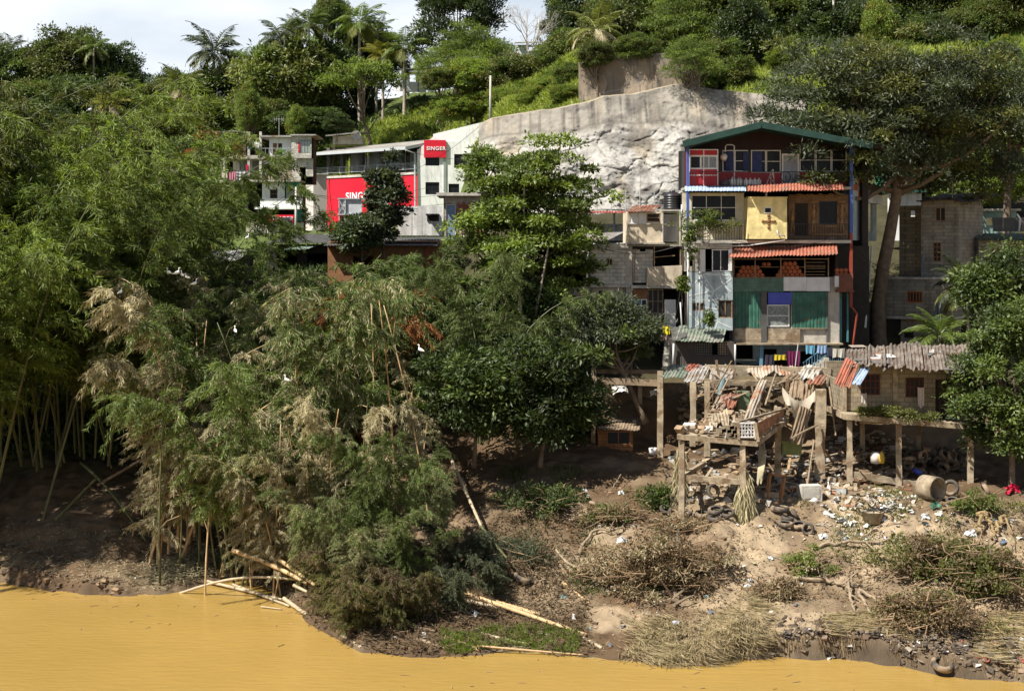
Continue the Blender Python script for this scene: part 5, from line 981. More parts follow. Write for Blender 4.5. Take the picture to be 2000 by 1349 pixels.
mb = MB(); U.wall(mb, 512,357,556,400,.15,[(527,370,542,388)]); U.box(mb, 510,388,592,410,-.5,-.3); U.box(mb, 500,405,592,409,-.8,3); part('front_wall', mb, PLAST, t); U.window(t, 527,370,542,388,1,2,fm=WOOD,pm=DARK)
mb = MB(); U.box(mb, 559,355,588,368,-.3,-.2); U.box(mb, 575,411,592,432,-.3,-.2); part('shade_cloth', mb, TEAL, t, label='teal shade cloth'); mb = MB(); U.box(mb, 559,368,588,386,-.1,0); part('mesh_window', mb, GLASSG, t)
mb = MB(); U.shell(mb, 425,266,606,357,4.2,d0=2.,yr=520); U.shell(mb, 480,357,588,455,3,d0=.3,yr=520); part('inner_walls', mb, DARK, t)
mb = MB(); U.box(mb, 523,420,576,434,-.6,-.35); sg = part('sign', mb, REDB, t, label='small red shop sign half hidden by a board'); text_part('SINGER', U, 533, 430.5, 7.2, sg, d=-.65, space=1.3)
mb = MB(); U.box(mb, 548,425,571,455,-1.2,-.9); solo('notice_board', mb, DUSTG, 'black panel standing in front of the small red sign', 'panel')
mb = MB(); U.box(mb, 480,434,592,458,.1,.3); part('shop_front', mb, CREAM, t)
for a in [((.6,.55,.52),436,286,449,300,'towel','white towel on the upper apartment balcony'),((.02,.4,.42),488,279,496,291,'cloth','turquoise cloth between the concrete posts'),((.75,.74,.7),499,278,508,292,'shirt','white shirt right of the turquoise cloth'),((.6,.02,.03),583,280,588,298,'cloth','red cloth on the block wall window'),
          ((.1,.3,.06),546,291,555,302,'cloth','green cloth on the white flat railing'),((.62,.55,.45),435,336,447,348,'towel','beige towel on the lower apartment balcony')]: cloth(U, *a[1:5], a[0], a[5], a[6], d=-.6)
cloth(U, 449,336,463,352,(.45,.05,.13),'towel','pink striped towel on the lower balcony',d=-.62,stripe=(.55,.3,.35)); cloth(U, 464,334,487,353,(.8,.8,.8),'blanket','black and white checked blanket on the lower balcony',d=-.64,check=True)
cloth(U, 482,322,487,334,(.55,.02,.06),'cloth','small red cloth above the checked blanket',d=-.5)
cloth(Pl(300,118), 320,341,335,361,(.45,.12,.25),'towel','pink striped towel hanging amid the bamboo',d=0,stripe=(.2,.12,.2))
# low roofs in front
Q = Pl(520, 106); t = thing('low_tin_roof_shed', 'wide shed with flat dark corrugated roof in front of the clad pillar', 'shed', Q.p(600, 540))
mb = MB(); mb.corr(Q.p(560,455,5), Q.p(760,455,5), Q.p(520,475,-1), .03, .2, rows=4); part('roof', mb, mat('dark_tin', (.13,.125,.12), .7, var=.3), t); mb = MB(); Q.wall(mb, 525,478,740,560,.12,[(540,490,580,550),(600,495,650,550)]); Q.shell(mb, 526,477,738,560,4,d0=.2); part('wall', mb, DARK, t)
mb = MB(); mb.corr(Q.p(575,480,-.2), Q.p(625,478,-.2), Q.p(560,488,-1.6), .03, .2, rows=3, jit=.1); part('awning', mb, mat('faded_green_sheet',(.3,.38,.32),.6,var=.4), t)
Q = Pl(390, 100); t = thing('shack', 'shack with pale torn sheet roof behind the egret bamboo', 'shack', Q.p(450, 570)); mb = MB(); mb.corr(Q.p(400,490,2.5), Q.p(480,488,2.5), Q.p(385,498,-.5), .04, .25, rows=4, jit=.3); mb.corr(Q.p(425,498,-.1), Q.p(480,494,-.1), Q.p(420,512,-1.3), .03, .2, rows=3, jit=.2); part('roof', mb, CONCL, t); mb = MB(); Q.wall(mb, 390,500,480,600,.12,[(420,515,440,560)]); Q.shell(mb, 391,499,480,600,3,d0=.2); part('wall', mb, DARK, t)
Q = Pl(655, 97); t = thing('timber_house', 'brown timber-fronted house half hidden behind green bamboo plumes', 'house', Q.p(760, 600)); mb = MB(); Q.wall(mb, 640,478,860,620,.15,[(690,500,730,560),(770,500,800,560)]); Q.shell(mb, 641,470,858,620,4,d0=.2); part('wall', mb, PLY, t); mb = MB(); mb.corr(Q.p(650,462,4), Q.p(870,462,4), Q.p(635,480,-.8), .03, .2, rows=4); part('roof', mb, mat('dark_tin'), t); mb = MB(); Q.box(mb, 833,480,840,620,-.4,-.1); part('brick_pillar', mb, mat('brick_red',(.3,.09,.05),.9,brick=(.24,.08,.01,(.5,.45,.4))), t)
# ---------------- utility poles, wires
def upole(px, y0, y1, Y, lb, arm=True, m=None, r_=.11):
    b, tp = P(px, y1, Y), P(px, y0, Y); t = thing('utility_pole', lb, 'utility pole', b, 'utility poles'); mb = MB(); mb.tube([b-[0,0,1], tp], [r_*1.3, r_*.8], 8); part('pole', mb, m or CONCL, t, True)
    if arm: mb = MB(); mb.beam(tp+[-.7,0,-.5], tp+[.7,0,-.5], .1); mb.beam(tp+[-.5,0,-1.1], tp+[.5,0,-1.1], .1); [mb.lathe([(0,0),(.06,.02),(.05,.15),(0,.18)], tp+[q,0,-.45], 8) for q in (-.6,-.2,.2,.6)]; part('crossarm', mb, DUSTG, t)
    return tp
p1 = upole(578, 365, 455, 125, 'concrete utility pole with crossarms before the clad pillar'); p2 = upole(958, 148, 226, 130, 'thin bare pole rising from the green slope above the rock face', False); upole(1628, -60, 70, 140, 'thin pale pole among the dark trees at the top right', False)
upole(1052, 38, 60, 165, 'short pole behind the grey hilltop roof', False); p3 = P(745, 330, 140)
WIRE = mat('wire', (.02,.02,.02), .6, bump=0)
for k, (a, b) in enumerate([(p1+[0,0,-.5], P(840,365,143)), (p1+[0,0,-1.1], P(700,400,140)), (p1+[.4,0,-.5], P(900,395,130)), (P(420,420,125), p1+[-.5,0,-.5]), (P(760,350,140), P(958,228,130)), (P(1640,330,86), P(2000,330,96)), (P(1640,345,86), P(2000,350,96)), (P(1080,440,90), P(1331,390,80))]):
    u = np.linspace(0, 1, 14)[:, None]; mb = MB(); mb.tube(a+(b-a)*u-np.array([0,0,.8])*np.sin(u*np.pi), .018, 3, cap=False)
    solo('overhead_wire', mb, WIRE, ['slack wire from the utility pole to the white side wall','lower wire from the utility pole across the red facade','wire from the utility pole past the brick shed','wire entering the utility pole from the bamboo grove','wire rising from the white side wall to the slope pole','upper wire crossing from the mango trunk to the far right','lower wire crossing from the mango trunk to the far right','thin wire from the red shelter to the blue corner post'][k], 'wire', 'overhead wires')
# ---------------- right block tower
V1 = Pl(1745, 85, 1872, 83); V2 = Pl(1872, 83, 1920, 85.5); t = thing('block_tower', 'tall shaded tower house of grey blocks with broken slate roof', 'house', V1.p(1830, 690))
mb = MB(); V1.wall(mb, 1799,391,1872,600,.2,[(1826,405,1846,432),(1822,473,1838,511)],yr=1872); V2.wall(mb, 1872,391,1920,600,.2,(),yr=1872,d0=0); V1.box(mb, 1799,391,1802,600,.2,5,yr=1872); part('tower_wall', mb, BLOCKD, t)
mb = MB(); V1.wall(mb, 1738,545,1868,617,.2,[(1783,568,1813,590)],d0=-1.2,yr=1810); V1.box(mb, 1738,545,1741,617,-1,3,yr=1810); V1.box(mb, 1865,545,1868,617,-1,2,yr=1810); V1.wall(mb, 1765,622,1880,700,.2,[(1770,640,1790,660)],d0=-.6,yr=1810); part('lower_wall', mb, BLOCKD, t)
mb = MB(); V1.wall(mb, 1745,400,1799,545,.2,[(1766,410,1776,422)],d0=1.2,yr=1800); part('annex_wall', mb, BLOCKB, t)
mb = MB(); V1.box(mb, 1736,617,1872,622,-1.3,3,yr=1810); V1.box(mb, 1736,541,1872,545,-1.3,.1,yr=1810); V1.box(mb, 1799,600,1872,604,-.1,4,yr=1872); part('slab', mb, CONC, t)
mb = MB(); mb.corr(V1.p(1800,378,4), V1.p(1926,377,4), V1.p(1793,393,-.7), .04, .22, rows=5, jit=.25); mb.corr(V1.p(1806,374,4.2), V1.p(1910,374,4.2), V1.p(1802,389,.2), .05, .3, rows=4, jit=.3); part('roof', mb, ROOFG, t)
V1.window(t, 1826,405,1846,432,2,1,fm=WOOD,pm=DARK,d=.1); V1.window(t, 1822,473,1838,511,2,4,fm=PLY,pm=DARK,d=.02); V1.window(t, 1783,568,1813,590,5,1,fm=mat('orange_paint',(.28,.10,.03),.8),pm=DARK,d=-1.22,fw=.07,label='orange framed window with bars')
mb = MB(); V1.shell(mb, 1802,392,1868,600,4.6,d0=.4,yr=1860); V1.shell(mb, 1742,546,1864,616,3,d0=-.9,yr=1810); part('inner_walls', mb, DARK, t); mb = MB(); mb.tube([V1.p(1840,590,-1.4),V1.p(1843,680,-1.4)], .04, 6); mb.tube([V1.p(1847,590,-1.4),V1.p(1846,680,-1.4)], .04, 6); mb.tube([V1.p(1805,500,-.2),V1.p(1803,550,-.2),V1.p(1850,556,-1.3)], .035, 6); part('pipe', mb, BLUEL, t)
cloth(Pl(1770, 83.4), 1780,555,1808,570,(.04,.06,.05),'cloth','dark cloth hanging above the orange framed window',d=-.1)
mb = MB(); mb.tube([P(1703,480,80.5), P(1690,640,79.5)], .06, 6); solo('drain_pole', mb, GALV, 'long grey pipe leaning in the dark gap beside the mango trunk', 'pipe')
# far right houses
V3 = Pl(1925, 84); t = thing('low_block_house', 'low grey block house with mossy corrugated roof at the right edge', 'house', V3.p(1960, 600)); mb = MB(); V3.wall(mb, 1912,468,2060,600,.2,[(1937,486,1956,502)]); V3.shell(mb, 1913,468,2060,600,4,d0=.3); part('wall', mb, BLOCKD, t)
mb = MB(); mb.corr(V3.p(1945,455,4), V3.p(2070,455,4), V3.p(1945,470,-.6), .05, .25, rows=4, jit=.1); mb.corr(V3.p(1912,455,2), V3.p(1945,456,2), V3.p(1908,469,-.6), .04, .22, rows=4, jit=.2); part('roof', mb, MOSSR, t); V3.window(t, 1937,486,1956,502,2,1,fm=WOOD,pm=DARK,d=.08)
V4 = Pl(1920, 92); t = thing('teal_house', 'pale teal house top behind the dark fence at the right edge', 'house', V4.p(1950, 460)); mb = MB(); V4.wall(mb, 1918,412,1985,460,.2,[(1926,425,1940,440)]); part('wall', mb, mat('teal_plaster',(.25,.38,.34),.85,streak=.5), t); mb = MB(); V4.box(mb, 1914,408,1990,412,-.4,3); part('roof', mb, CONCL, t)
mb = MB(); V5 = Pl(1940, 88); [V5.box(mb, x,425,x+19,452,0,.06) for x in (1940,1960,1980,2000,2020)]; solo('sheet_fence', mb, DUSTG, 'dark metal sheet fence on the low house at the right edge', 'fence')
mb = MB(); mb.tube([V5.p(1983,418,-.3),V5.p(1989,428,-.3),V5.p(1987,452,-.3)], [.05,.08,.05], 6); solo('white_cloth', mb, WHITEB, 'narrow white cloth over the dark sheet fence', 'laundry')
# green painted wall behind the mango tree
mb = MB(); Pl(1715, 96).box(mb, 1712,290,1790,365,0,.3); solo('green_wall', mb, mat('mint_green_wall',(.06,.27,.15),.8,var=.15), 'mint green wall seen behind the mango trunk', 'wall')
t = thing('roadside_shop', 'low roadside shop with green eave behind the mango trunk', 'shop building', P(1760,470,94)); V6 = Pl(1740, 94); mb = MB(); V6.wall(mb, 1735,376,1800,470,.15,[(1745,385,1760,410)]); part('wall', mb, PLAST, t); mb = MB(); V6.box(mb, 1728,371,1805,376,-.6,3); part('roof', mb, GREENC, t)
# hilltop
h = Pl(770, 172); t = thing('hilltop_house', 'small white house with brown eave on the grassy hilltop', 'house', h.p(800, 185)); mb = MB(); h.wall(mb, 792,140,832,180,.2,[(800,146,812,160)]); h.box(mb, 792,140,794,180,.2,5); h.box(mb, 775,160,800,182,-2,-1.8); part('wall', mb, PLAST, t); mb = MB(); mb.hexa([h.p(783,141,-1),h.p(822,137,-1),h.p(850,128,4),h.p(800,131,4),h.p(783,139,-1),h.p(822,134,-1),h.p(850,125,4),h.p(800,128,4)]); part('roof', mb, ROOFS, t); mb = MB(); h.box(mb, 817,135,819,182,-1.,-.8); part('post', mb, DUSTG, t)
h = Pl(1015, 165); t = thing('grey_roof_house', 'house with wide grey roof on the hilltop behind the bare tree', 'house', h.p(1050, 92)); mb = MB(); mb.hexa([h.p(1005,88,-1),h.p(1088,86,-1),h.p(1108,70,5),h.p(1025,72,5),h.p(1005,85.5,-1),h.p(1088,83.5,-1),h.p(1108,67,5),h.p(1025,69,5)]); part('roof', mb, ROOFS, t); mb = MB(); h.wall(mb, 1010,88,1082,110,.2,[(1030,92,1045,100)]); part('wall', mb, PLAST, t)
h = Pl(1250, 150); t = thing('white_hill_building', 'white building glimpsed between trees above the stained wall', 'building', h.p(1290, 90)); mb = MB(); h.wall(mb, 1250,55,1320,95,.2,[(1258,60,1276,72),(1284,60,1302,72)]); h.box(mb, 1248,52,1322,55,-.5,4); part('wall', mb, PLAST, t)
# retaining walls and rock face
STAIN = mat('stained_retaining_wall', (.26,.21,.155), .95, var=.45, scale=.4, streak=1., streakcol=(.04,.037,.034), patch=.9, patchcol=(.16,.14,.12), pscale=.3, bump=.3); h = Pl(1130, 122, 1400, 118)
mb = MB(); [mb.hexa([h.p(x0,206),h.p(x1,206),h.p(x1,206,.6),h.p(x0,206,.6),h.p(x0,y0),h.p(x1,y1),h.p(x1,y1,.6),h.p(x0,y0,.6)]) for x0, y0, x1, y1 in ((1130,122,1152,117),(1152,117,1200,116),(1200,113,1262,106),(1262,104,1310,104),(1310,108,1365,100))]; solo('retaining_wall', mb, STAIN, 'old stained retaining wall above the rock face, dark streaks down it', 'retaining wall')
def rock():
    nu, nv = 420, 210; u = np.linspace(0, 1, nu); v = np.linspace(0, 1, nv); U, Vv = np.meshgrid(u, v); px = 935+U*640
    top = np.interp(px, [935,960,1060,1075,1150,1180,1240,1330,1400,1510,1580], [245,232,216,216,200,189,184,163,176,186,192]); bot = np.interp(px, [935,1100,1240,1340,1580], [395,425,425,420,420])
    py = bot+(top-bot)*Vv; Y = 108+Vv*7.5+np.interp(px, [935,1000,1100], [8,3,0])
    led = np.interp(px, [935,1060,1200,1330,1500], [.80,.80,.78,.72,.66])
    Y = Y+np.where(Vv > led, 1.5, 0)+.9*np.clip((Vv-led)*8, -1, 0)
    X = (px-1000)*Y/FL; Z = CH-(py-HZ)*Y/FL
    low = np.clip((led-Vv)*12, 0, 1)
    a = fbm(X*.35+Z*.25, Z*.5, 5); b = np.abs(fbm(X*1.1+3+Z*.6, Z*1.4-X*.3, 4)-.5); rid = np.abs(fbm(X*.22-Z*.3, Z*.35+7, 4)-.5)
    tri_ = np.abs(((X*.55+Z*.35+fbm(X*.3, Z*.3, 3)*5) % 2)-1); tri2 = np.abs(((Z*.8-X*.15+fbm(X*.4+9, Z*.4, 3)*4) % 2)-1); dsp = (a-.5)*2.3*(.3+.7*low)+(.5-b*3)*.15*low-rid*1.3*low+(fbm(X*3, Z*3, 3)-.5)*.2-(tri_**8*.22+tri2**10*.25)*low-(fbm(X*1.6, Z*.1, 3)-.5)*.5*(1-low)
    G_ = np.stack([X+(fbm(X*.5+9, Z*.5, 3)-.5)*.8*low, Y-dsp, Z], -1)
    wh = np.array([.35,.335,.305]); gy = np.array([.25,.228,.195]); tan = np.array([.31,.255,.18]); dk = np.array([.11,.10,.09])
    C = wh*low[..., None]+gy*(1-low[..., None]); s1 = np.clip((fbm(X*.6+20, Z*.25, 5)-.55)*6, 0, 1)[..., None]; C = C*(1-s1*.7)+tan*s1*.7
    s2 = np.clip((fbm(X*.5+50, Z*.7, 5)-.57)*8, 0, 1)[..., None]; C = C*(1-s2*.8)+dk*s2*.8
    s3 = np.clip((fbm(X*2.6+5, Z*.12, 4)-.55)*6, 0, 1)[..., None]*(1-low[..., None]); C = C*(1-s3*.75)+np.array([.12,.105,.085])*s3*.75; s4 = np.clip((fbm(X*.35+70, Z*.5+9, 5)-.5)*6, 0, 1)[..., None]*(1-low[..., None]); C = C*(1-s4*.45)+np.array([.15,.14,.12])*s4*.45
    for q_, w_, s_ in ((np.abs(fbm(X*.5+31, Z*.9+X*.3, 4)-.5), .012, .8), (np.abs(fbm(X*.9+61, Z*1.6-X*.4, 4)-.5), .014, .6)):
        ck = (np.clip(1-q_/w_, 0, 1)*s_*(.2+.8*low))[..., None]; C = C*(1-ck)+dk*.7*ck
    led_ = np.exp(-((Vv-led)/.012)**2)[..., None]*.6; C = C*(1-led_)+dk*led_
    mb = MB(); mb.grid(G_, C.reshape(-1, 3)); top_ = G_[-1]; cap = np.stack([top_, top_+np.array([0, 3, .4]), top_+np.array([0, 5, -3])]); mb.grid(cap, np.array([.35,.3,.22]))
    o = struct('rock_face', mb, mat('sprayed_rock', (1,1,1), .95, var=.3, scale=.8, bump=.5, bscale=2.2, streak=.3, streakcol=(.23,.20,.16), tint=True, spec=.15), True)
rock()
mb = MB(); h = Pl(1100, 106); 
for k in range(9): x = 1110+k*28; mb.tube([h.p(x,425),h.p(x,368+k)], .03, 5)
mb.beam(h.p(1110,372), h.p(1335,385), .03); mb.beam(h.p(1110,392), h.p(1335,402), .03); solo('road_fence', mb, STEEL, 'thin wire fence with posts in front of the rock face', 'fence')
mb = MB(); h.box(mb, 1080,408,1345,424,.5,.8); solo('road_wall', mb, CONCL, 'low pale wall along the foot of the rock face', 'wall')
h = Pl(1080, 120, 1400, 116.5); mb = MB(); [mb.tube([h.p(x, y+2), h.p(x, y-14)], .03, 5) for x, y in ((1140,199),(1180,188),(1215,184),(1250,180))]; mb.beam(h.p(1140,188), h.p(1250,168), .02); solo('ridge_fence', mb, DUSTG, 'thin wire fence along the top left edge of the rock face', 'fence')

# extra cables, aerials and dishes
for k, (a, b, lb) in enumerate([(P(1340,475,77.5), P(1155,480,79), 'sagging cable from the painted house to the block house'), (P(1662,455,77.8), P(1430,470,77), 'cable slung under the carved wall balcony'), (P(1662,480,77.8), P(1795,540,82), 'cable from the blue post to the block tower'), (P(1320,412,79), P(1075,400,88), 'cable from the tank platform toward the tiered tree'), (P(1340,480,77.6), P(1314,640,75.5), 'cable dropping down the corner of the painted house'), (P(1666,300,78), P(1740,360,90), 'cable from the top floor corner to the mango trunk'), (P(870,380,101), p1+np.array([.6,0,-.5]), 'cable from the brick shed to the utility pole'), (P(815,300,143), P(1000,300,112), 'cable from the white side wall to the rock edge')]):
    u = np.linspace(0, 1, 14)[:, None]; mb = MB(); mb.tube(a+(b-a)*u-np.array([0,0,.5])*np.sin(u*np.pi), .016, 3, cap=False); solo('cable', mb, WIRE, lb, 'cable', 'cables between the houses')
for px, py, Y, lb in [(1250,398,80.5,'thin aerial on the rusty cabin roof'),(1360,640,76.5,'thin aerial above the mossy shed roof'),(1860,382,84,'thin aerial on the block tower roof'),(545,264,134,'thin aerial on the apartment roof')]:
    b = P(px, py, Y); mb = MB(); mb.tube([b-[0,0,.3], b+[0,0,1.6]], .022, 5); mb.beam(b+[-.5,0,1.5], b+[.5,0,1.5], .02); [mb.beam(b+[q,0,1.3-.1*abs(q)], b+[q,0,1.7+.1*abs(q)], .015) for q in (-.45,-.25,0,.25,.45)]; solo('aerial', mb, GALV, lb, 'aerial', 'rooftop aerials')
# ---------------- ruined platform house on the bank
N1 = Pl(1325, 62); t = RU = thing('ruined_platform', 'collapsed concrete platform on stilts with broken parapet and rubble floor', 'ruin', N1.p(1390, 985))
def col(par, px0, px1, y0, y1, Y, w=None, m=None, tilt=0., lb=None):
    a = P((px0+px1)/2, y1, Y); b = P((px0+px1)/2+tilt, y0, Y); w = w or (px1-px0)*Y/FL; mb = MB(); a[2] -= .5; t_ = np.linspace(0, 1, 7)[:, None]; pts = a+(b-a)*t_; r = np.random.default_rng(int(px0))
    mb.tube(pts+r.normal(size=(7, 3))*.008, w*.70*(1+.05*r.normal(size=7)), 4); return part('stilt', mb, m or MUDC, par, label=lb)
def beamp(par, a, b, w, h, m=None, name='beam'): mb = MB(); mb.beam(a, b, w, h); return part(name, mb, m or MUDC, par)
col(t, 1326,1337, 860, 992, 62.2); col(t, 1446,1457, 862, 952, 62.2, tilt=-1); col(t, 1513,1526, 795, 950, 66.5); col(t, 1376,1387, 745, 870, 68); col(t, 1347,1359, 745, 850, 68, tilt=1)
mb = MB(); f0, f1, b1, b0 = N1.p(1322,848), N1.p(1480,862), P(1541,815,66.3), P(1392,808,66.3); th = np.array([0,0,.22])
sl_ = [f0,f1,b1,b0]; mb.hexa([q-th for q in sl_]+sl_); part('slab', mb, MUDC, t)
beamp(t, P(1332,931,62.2), P(1448,941,62.2), .2, .22); beamp(t, P(1332,931,62.2), P(1375,905,68), .18, .2)
mb = MB(); q0, q1 = N1.p(1395,852,.1), N1.p(1478,861,.1)
for i in range(7):
    for j in range(4):
        if i+2 < j*1.6: continue
        a = q0+(q1-q0)*((i+(j % 2)*.5)/8); mb.obox(a+np.array([.2, 0, .1+j*.17]), (.42, .16, .155))
part('block_parapet', mb, BLOCKB, t)
mb = MB(); c0 = N1.p(1443,826,-.02); w_ = 30*62/FL; h_ = 27*62/FL
for a, b in ((0,0),(1,0)): mb.beam(c0+[a*w_,0,0], c0+[a*w_,0,-h_], .06)
for a in (0, 1): mb.beam(c0+[0,0,-a*h_], c0+[w_,0,-a*h_], .06)
for k in range(1, 5): mb.beam(c0+[w_*k/5,0,0], c0+[w_*k/5,0,-h_], .03)
for k in range(1, 4): mb.beam(c0+[0,0,-h_*k/4], c0+[w_,0,-h_*k/4], .03)
for k in range(6): mb.beam(c0+[w_*k/6,0.01,-h_*((k*3) % 5)/5], c0+[w_*(k+1)/6,.01,-h_*((k*2+1) % 5)/5], .035)
part('lattice_panel', mb, WHITEB, t)
mb = MB(); r = np.random.default_rng(8); a, b = N1.p(1478,826), P(1532,800,66)
for k in range(12): u = k/12; q = a+(b-a)*u; q2 = a+(b-a)*(u+.078); mb.hexa([q+[0,0,-.72],q2+[0,0,-.72],q2+[0,.04,-.72],q+[0,.04,-.72],q+[0,0,.02*r.normal()],q2+[0,0,.02*r.normal()],q2+[0,.04,0],q+[0,.04,0]])
part('board_parapet', mb, mat('rust_boards', (.30,.15,.08), .85, var=.4, scale=5, bump=.3), t); mb = MB(); mb.beam(N1.p(1474,826,-.03), N1.p(1480,862,-.03), .14); mb.beam(N1.p(1441,824,-.02), N1.p(1443,858,-.02), .1); mb.beam(N1.p(1440,824.5,-.03), P(1534,798,66), .09); part('parapet_rail', mb, MUDC, t)
beamp(t, P(1385,722,71), P(1622,728,71), .3, .5, MUDC, 'back_beam'); beamp(t, P(1352,745,69), P(1620,752,70.4), .25, .25, MUDC)
col(t, 1591,1611, 760, 935, 67, tilt=2)
# left stilt frame
t = thing('ruined_stilts', 'bare concrete stilt frame carrying broken roof sheets under the mango tree', 'ruin', P(1225, 890, 70.5))
col(t, 1155,1164, 716, 885, 70.5); col(t, 1284,1296, 725, 895, 69.5); beamp(t, P(1157,742,70.5), P(1285,748,69.6), .25, .3, MUDD); beamp(t, P(1158,725,72), P(1300,726,72), .2, .2, MUDD); col(t, 1246,1254, 745, 850, 73)
def sheet(label, m, a, b, c, amp=.03, pitch=.17, jit=.1, sag=.05, rows=5, name='roof_sheet', cat='roof sheet', group='loose roof sheets', ribs=False):
    mb = MB(); mb.corr(a, b, c, amp, pitch, sag, rows, jit, ribs=ribs); return solo(name, mb, m, label, cat, group)
sheet('grey corrugated sheet propped on the stilt frame', SHEETG, P(1352,712,71), P(1388,714,71), P(1334,745,68.6)); sheet('green grey sheet left of the propped grey sheet', MOSSR, P(1306,713,71), P(1352,712,71), P(1290,738,69)); sheet('small red sheet lying on the grey and green sheets', ORANGE, P(1345,710,70.8), P(1367,712,70.8), P(1332,726,69.9))
sheet('long rusty corrugated sheet fallen steeply onto the platform', mat('dry_rust_sheet', (.38,.32,.25), .85, var=.4, scale=2, patch=.9, patchcol=(.26,.13,.07), bump=.2), P(1481,742,69), P(1500,742,69.2), P(1452,817,64.5), rows=8, sag=.12)
sheet('mud covered sheet drooping over the back beam', MUDD, P(1560,716,71.5), P(1615,722,71.5), P(1518,744,69.5), jit=.3); sheet('rusty sheet at the right end of the back beam', RUST, P(1588,730,70), P(1618,733,70), P(1574,749,68.6)); sheet('pale crumpled sheet on top of the back beam', CONC, P(1570,712,71.6), P(1608,720,71), P(1556,735,69.6), jit=.35)
sheet('twisted ribbed panel hanging under the platform corner', mat('straw_mat', (.36,.31,.2), .9, var=.4), P(1483,862,63.4), P(1493,862,63.6), P(1478,945,61.8), rows=8, sag=.3, pitch=.3); sheet('thin bare sheet lying in the platform rubble', MUDC, P(1380,812,64.5), P(1420,800,65), P(1385,838,63), jit=.3)
sheet('brown panel leaning against the right muddy column', MUDD, P(1560,790,66), P(1585,800,66.4), P(1540,860,65), rows=6)
sheet('grey sheet slumped over the left end of the back beam', SHEETG, P(1392,714,71.4), P(1440,716,71.2), P(1378,740,69.6), jit=.3, sag=.15); sheet('thin tan sheet sagging on the middle of the back beam', mat('dry_rust_sheet'), P(1455,717,71.3), P(1548,716,71.6), P(1462,734,70.1), jit=.35, sag=.2); sheet('torn muddy sheet hanging down left of the right column', MUDD, P(1545,742,69.8), P(1590,748,69.6), P(1538,790,68.6), jit=.4, sag=.25); sheet('folded rusty sheet wedged behind the lattice panel', RUST, P(1410,770,68.5), P(1450,765,68.5), P(1395,800,67), jit=.3, sag=.2)
nx_ = 24; u_, v_ = np.meshgrid(np.linspace(0,1,nx_), np.linspace(0,1,8)); na, nb_ = P(1528,755,68), P(1592,762,67.2); Gn = na+(nb_-na)*u_[...,None]-np.array([0,0,1.])*(.9*np.sin(u_*np.pi)**1.0*(.65+.5*v_)+v_*.35*(1+.5*np.sin(u_*20)))[...,None]+np.array([0,-.3,0])*(v_*np.sin(u_*9))[...,None]
mb = MB(); mb.grid(Gn, np.array([.42,.36,.28])); mb.grid(Gn[::-1]+[0,.01,0], np.array([.42,.36,.28])); solo('torn_netting', mb, CLOTH, 'torn cream netting slung between broken roof and right column', 'netting', smooth=True)
def planks(n, fn, lb, m, seed, L=(.8, 2.2), group='broken planks', flat=.3, name='plank', w=(.06, .16)):
    r = np.random.default_rng(seed)
    for k in range(n):
        c = fn(r); az = r.random()*6.28; el = r.normal()*flat; d = np.array([math.cos(az)*math.cos(el), math.sin(az)*math.cos(el)*.6, math.sin(el)]); l = r.uniform(*L)/2; mb = MB(); mb.beam(c-d*l, c+d*l, r.uniform(*w), .035)
        solo(name, mb, m[k % len(m)], lb, 'plank', group)
def onslab(r): u, v = r.random(2); return f0+(f1-f0)*u+(b0-f0)*v+np.array([0, 0, .08+.2*r.random()])
planks(34, onslab, 'broken plank in the rubble on the platform floor', [MUDC, MUDD, WOODP], 1, (.4, 1.4), 'planks on the platform floor', .2)
def behind(r): return P(r.uniform(1380, 1600), r.uniform(740, 830), r.uniform(66.5, 70))
planks(20, behind, 'splintered timber among the collapsed roof behind the platform', [MUDD, WOOD, WOODP], 2, (1., 3.), 'splintered timbers behind the platform', .9, 'timber')
def under(r): g = GP(r.uniform(1340, 1660), r.uniform(895, 975)); return g+np.array([0, 0, .1+.4*r.random()])
planks(46, under, 'muddy plank in the wreckage beneath the ruined platform', [MUDD, WOOD, MUDC, DUSTG], 3, (.5, 2.), 'planks beneath the platform', .35)
def rightside(r): g = GP(r.uniform(1600, 1740), r.uniform(850, 975)); return g+np.array([0, 0, .1+.3*r.random()])
planks(30, rightside, 'board in the debris between the two stilt buildings', [MUDD, WOODP, MUDC], 4, (.5, 1.8), 'boards between the stilt buildings', .3)
for i, (a, b, Y0, Y1, lb) in enumerate([((1378,712),(1410,742),70,69,'long pole from the grey sheet to the broken roof'),((1392,742),(1352,790),69,68.5,'thin pole leaning left behind the lattice panel'),((1425,735),(1385,812),69,66,'dark pole crossing behind the fallen sheet'),((1390,715),(1430,733),70.5,70,'pole lying along the broken roof edge'),((1365,748),(1402,765),68.8,68,'pale pole jutting from the stilt frame'),((1470,730),(1480,745),70,69.5,'short pole above the fallen sheet'),
   ((1515,730),(1495,790),70,66,'pole standing behind the board parapet'),((1545,740),(1500,758),69.6,69,'thin pole left of the drooping sheet'),((1548,855),(1596,830),64.5,66,'pole crossing in front of the right muddy column'),((1590,860),(1575,960),65.5,64.5,'splintered post leaning on the right muddy column'),((1620,755),(1632,850),68,67,'tall board leaning right of the muddy column')]):
    mb = MB(); mb.tube([P(*a,Y0), (P(*a,Y0)+P(*b,Y1))/2+[0,0,.03], P(*b,Y1)], .045, 6); solo('pole', mb, WOODP, lb, 'pole', 'leaning poles')
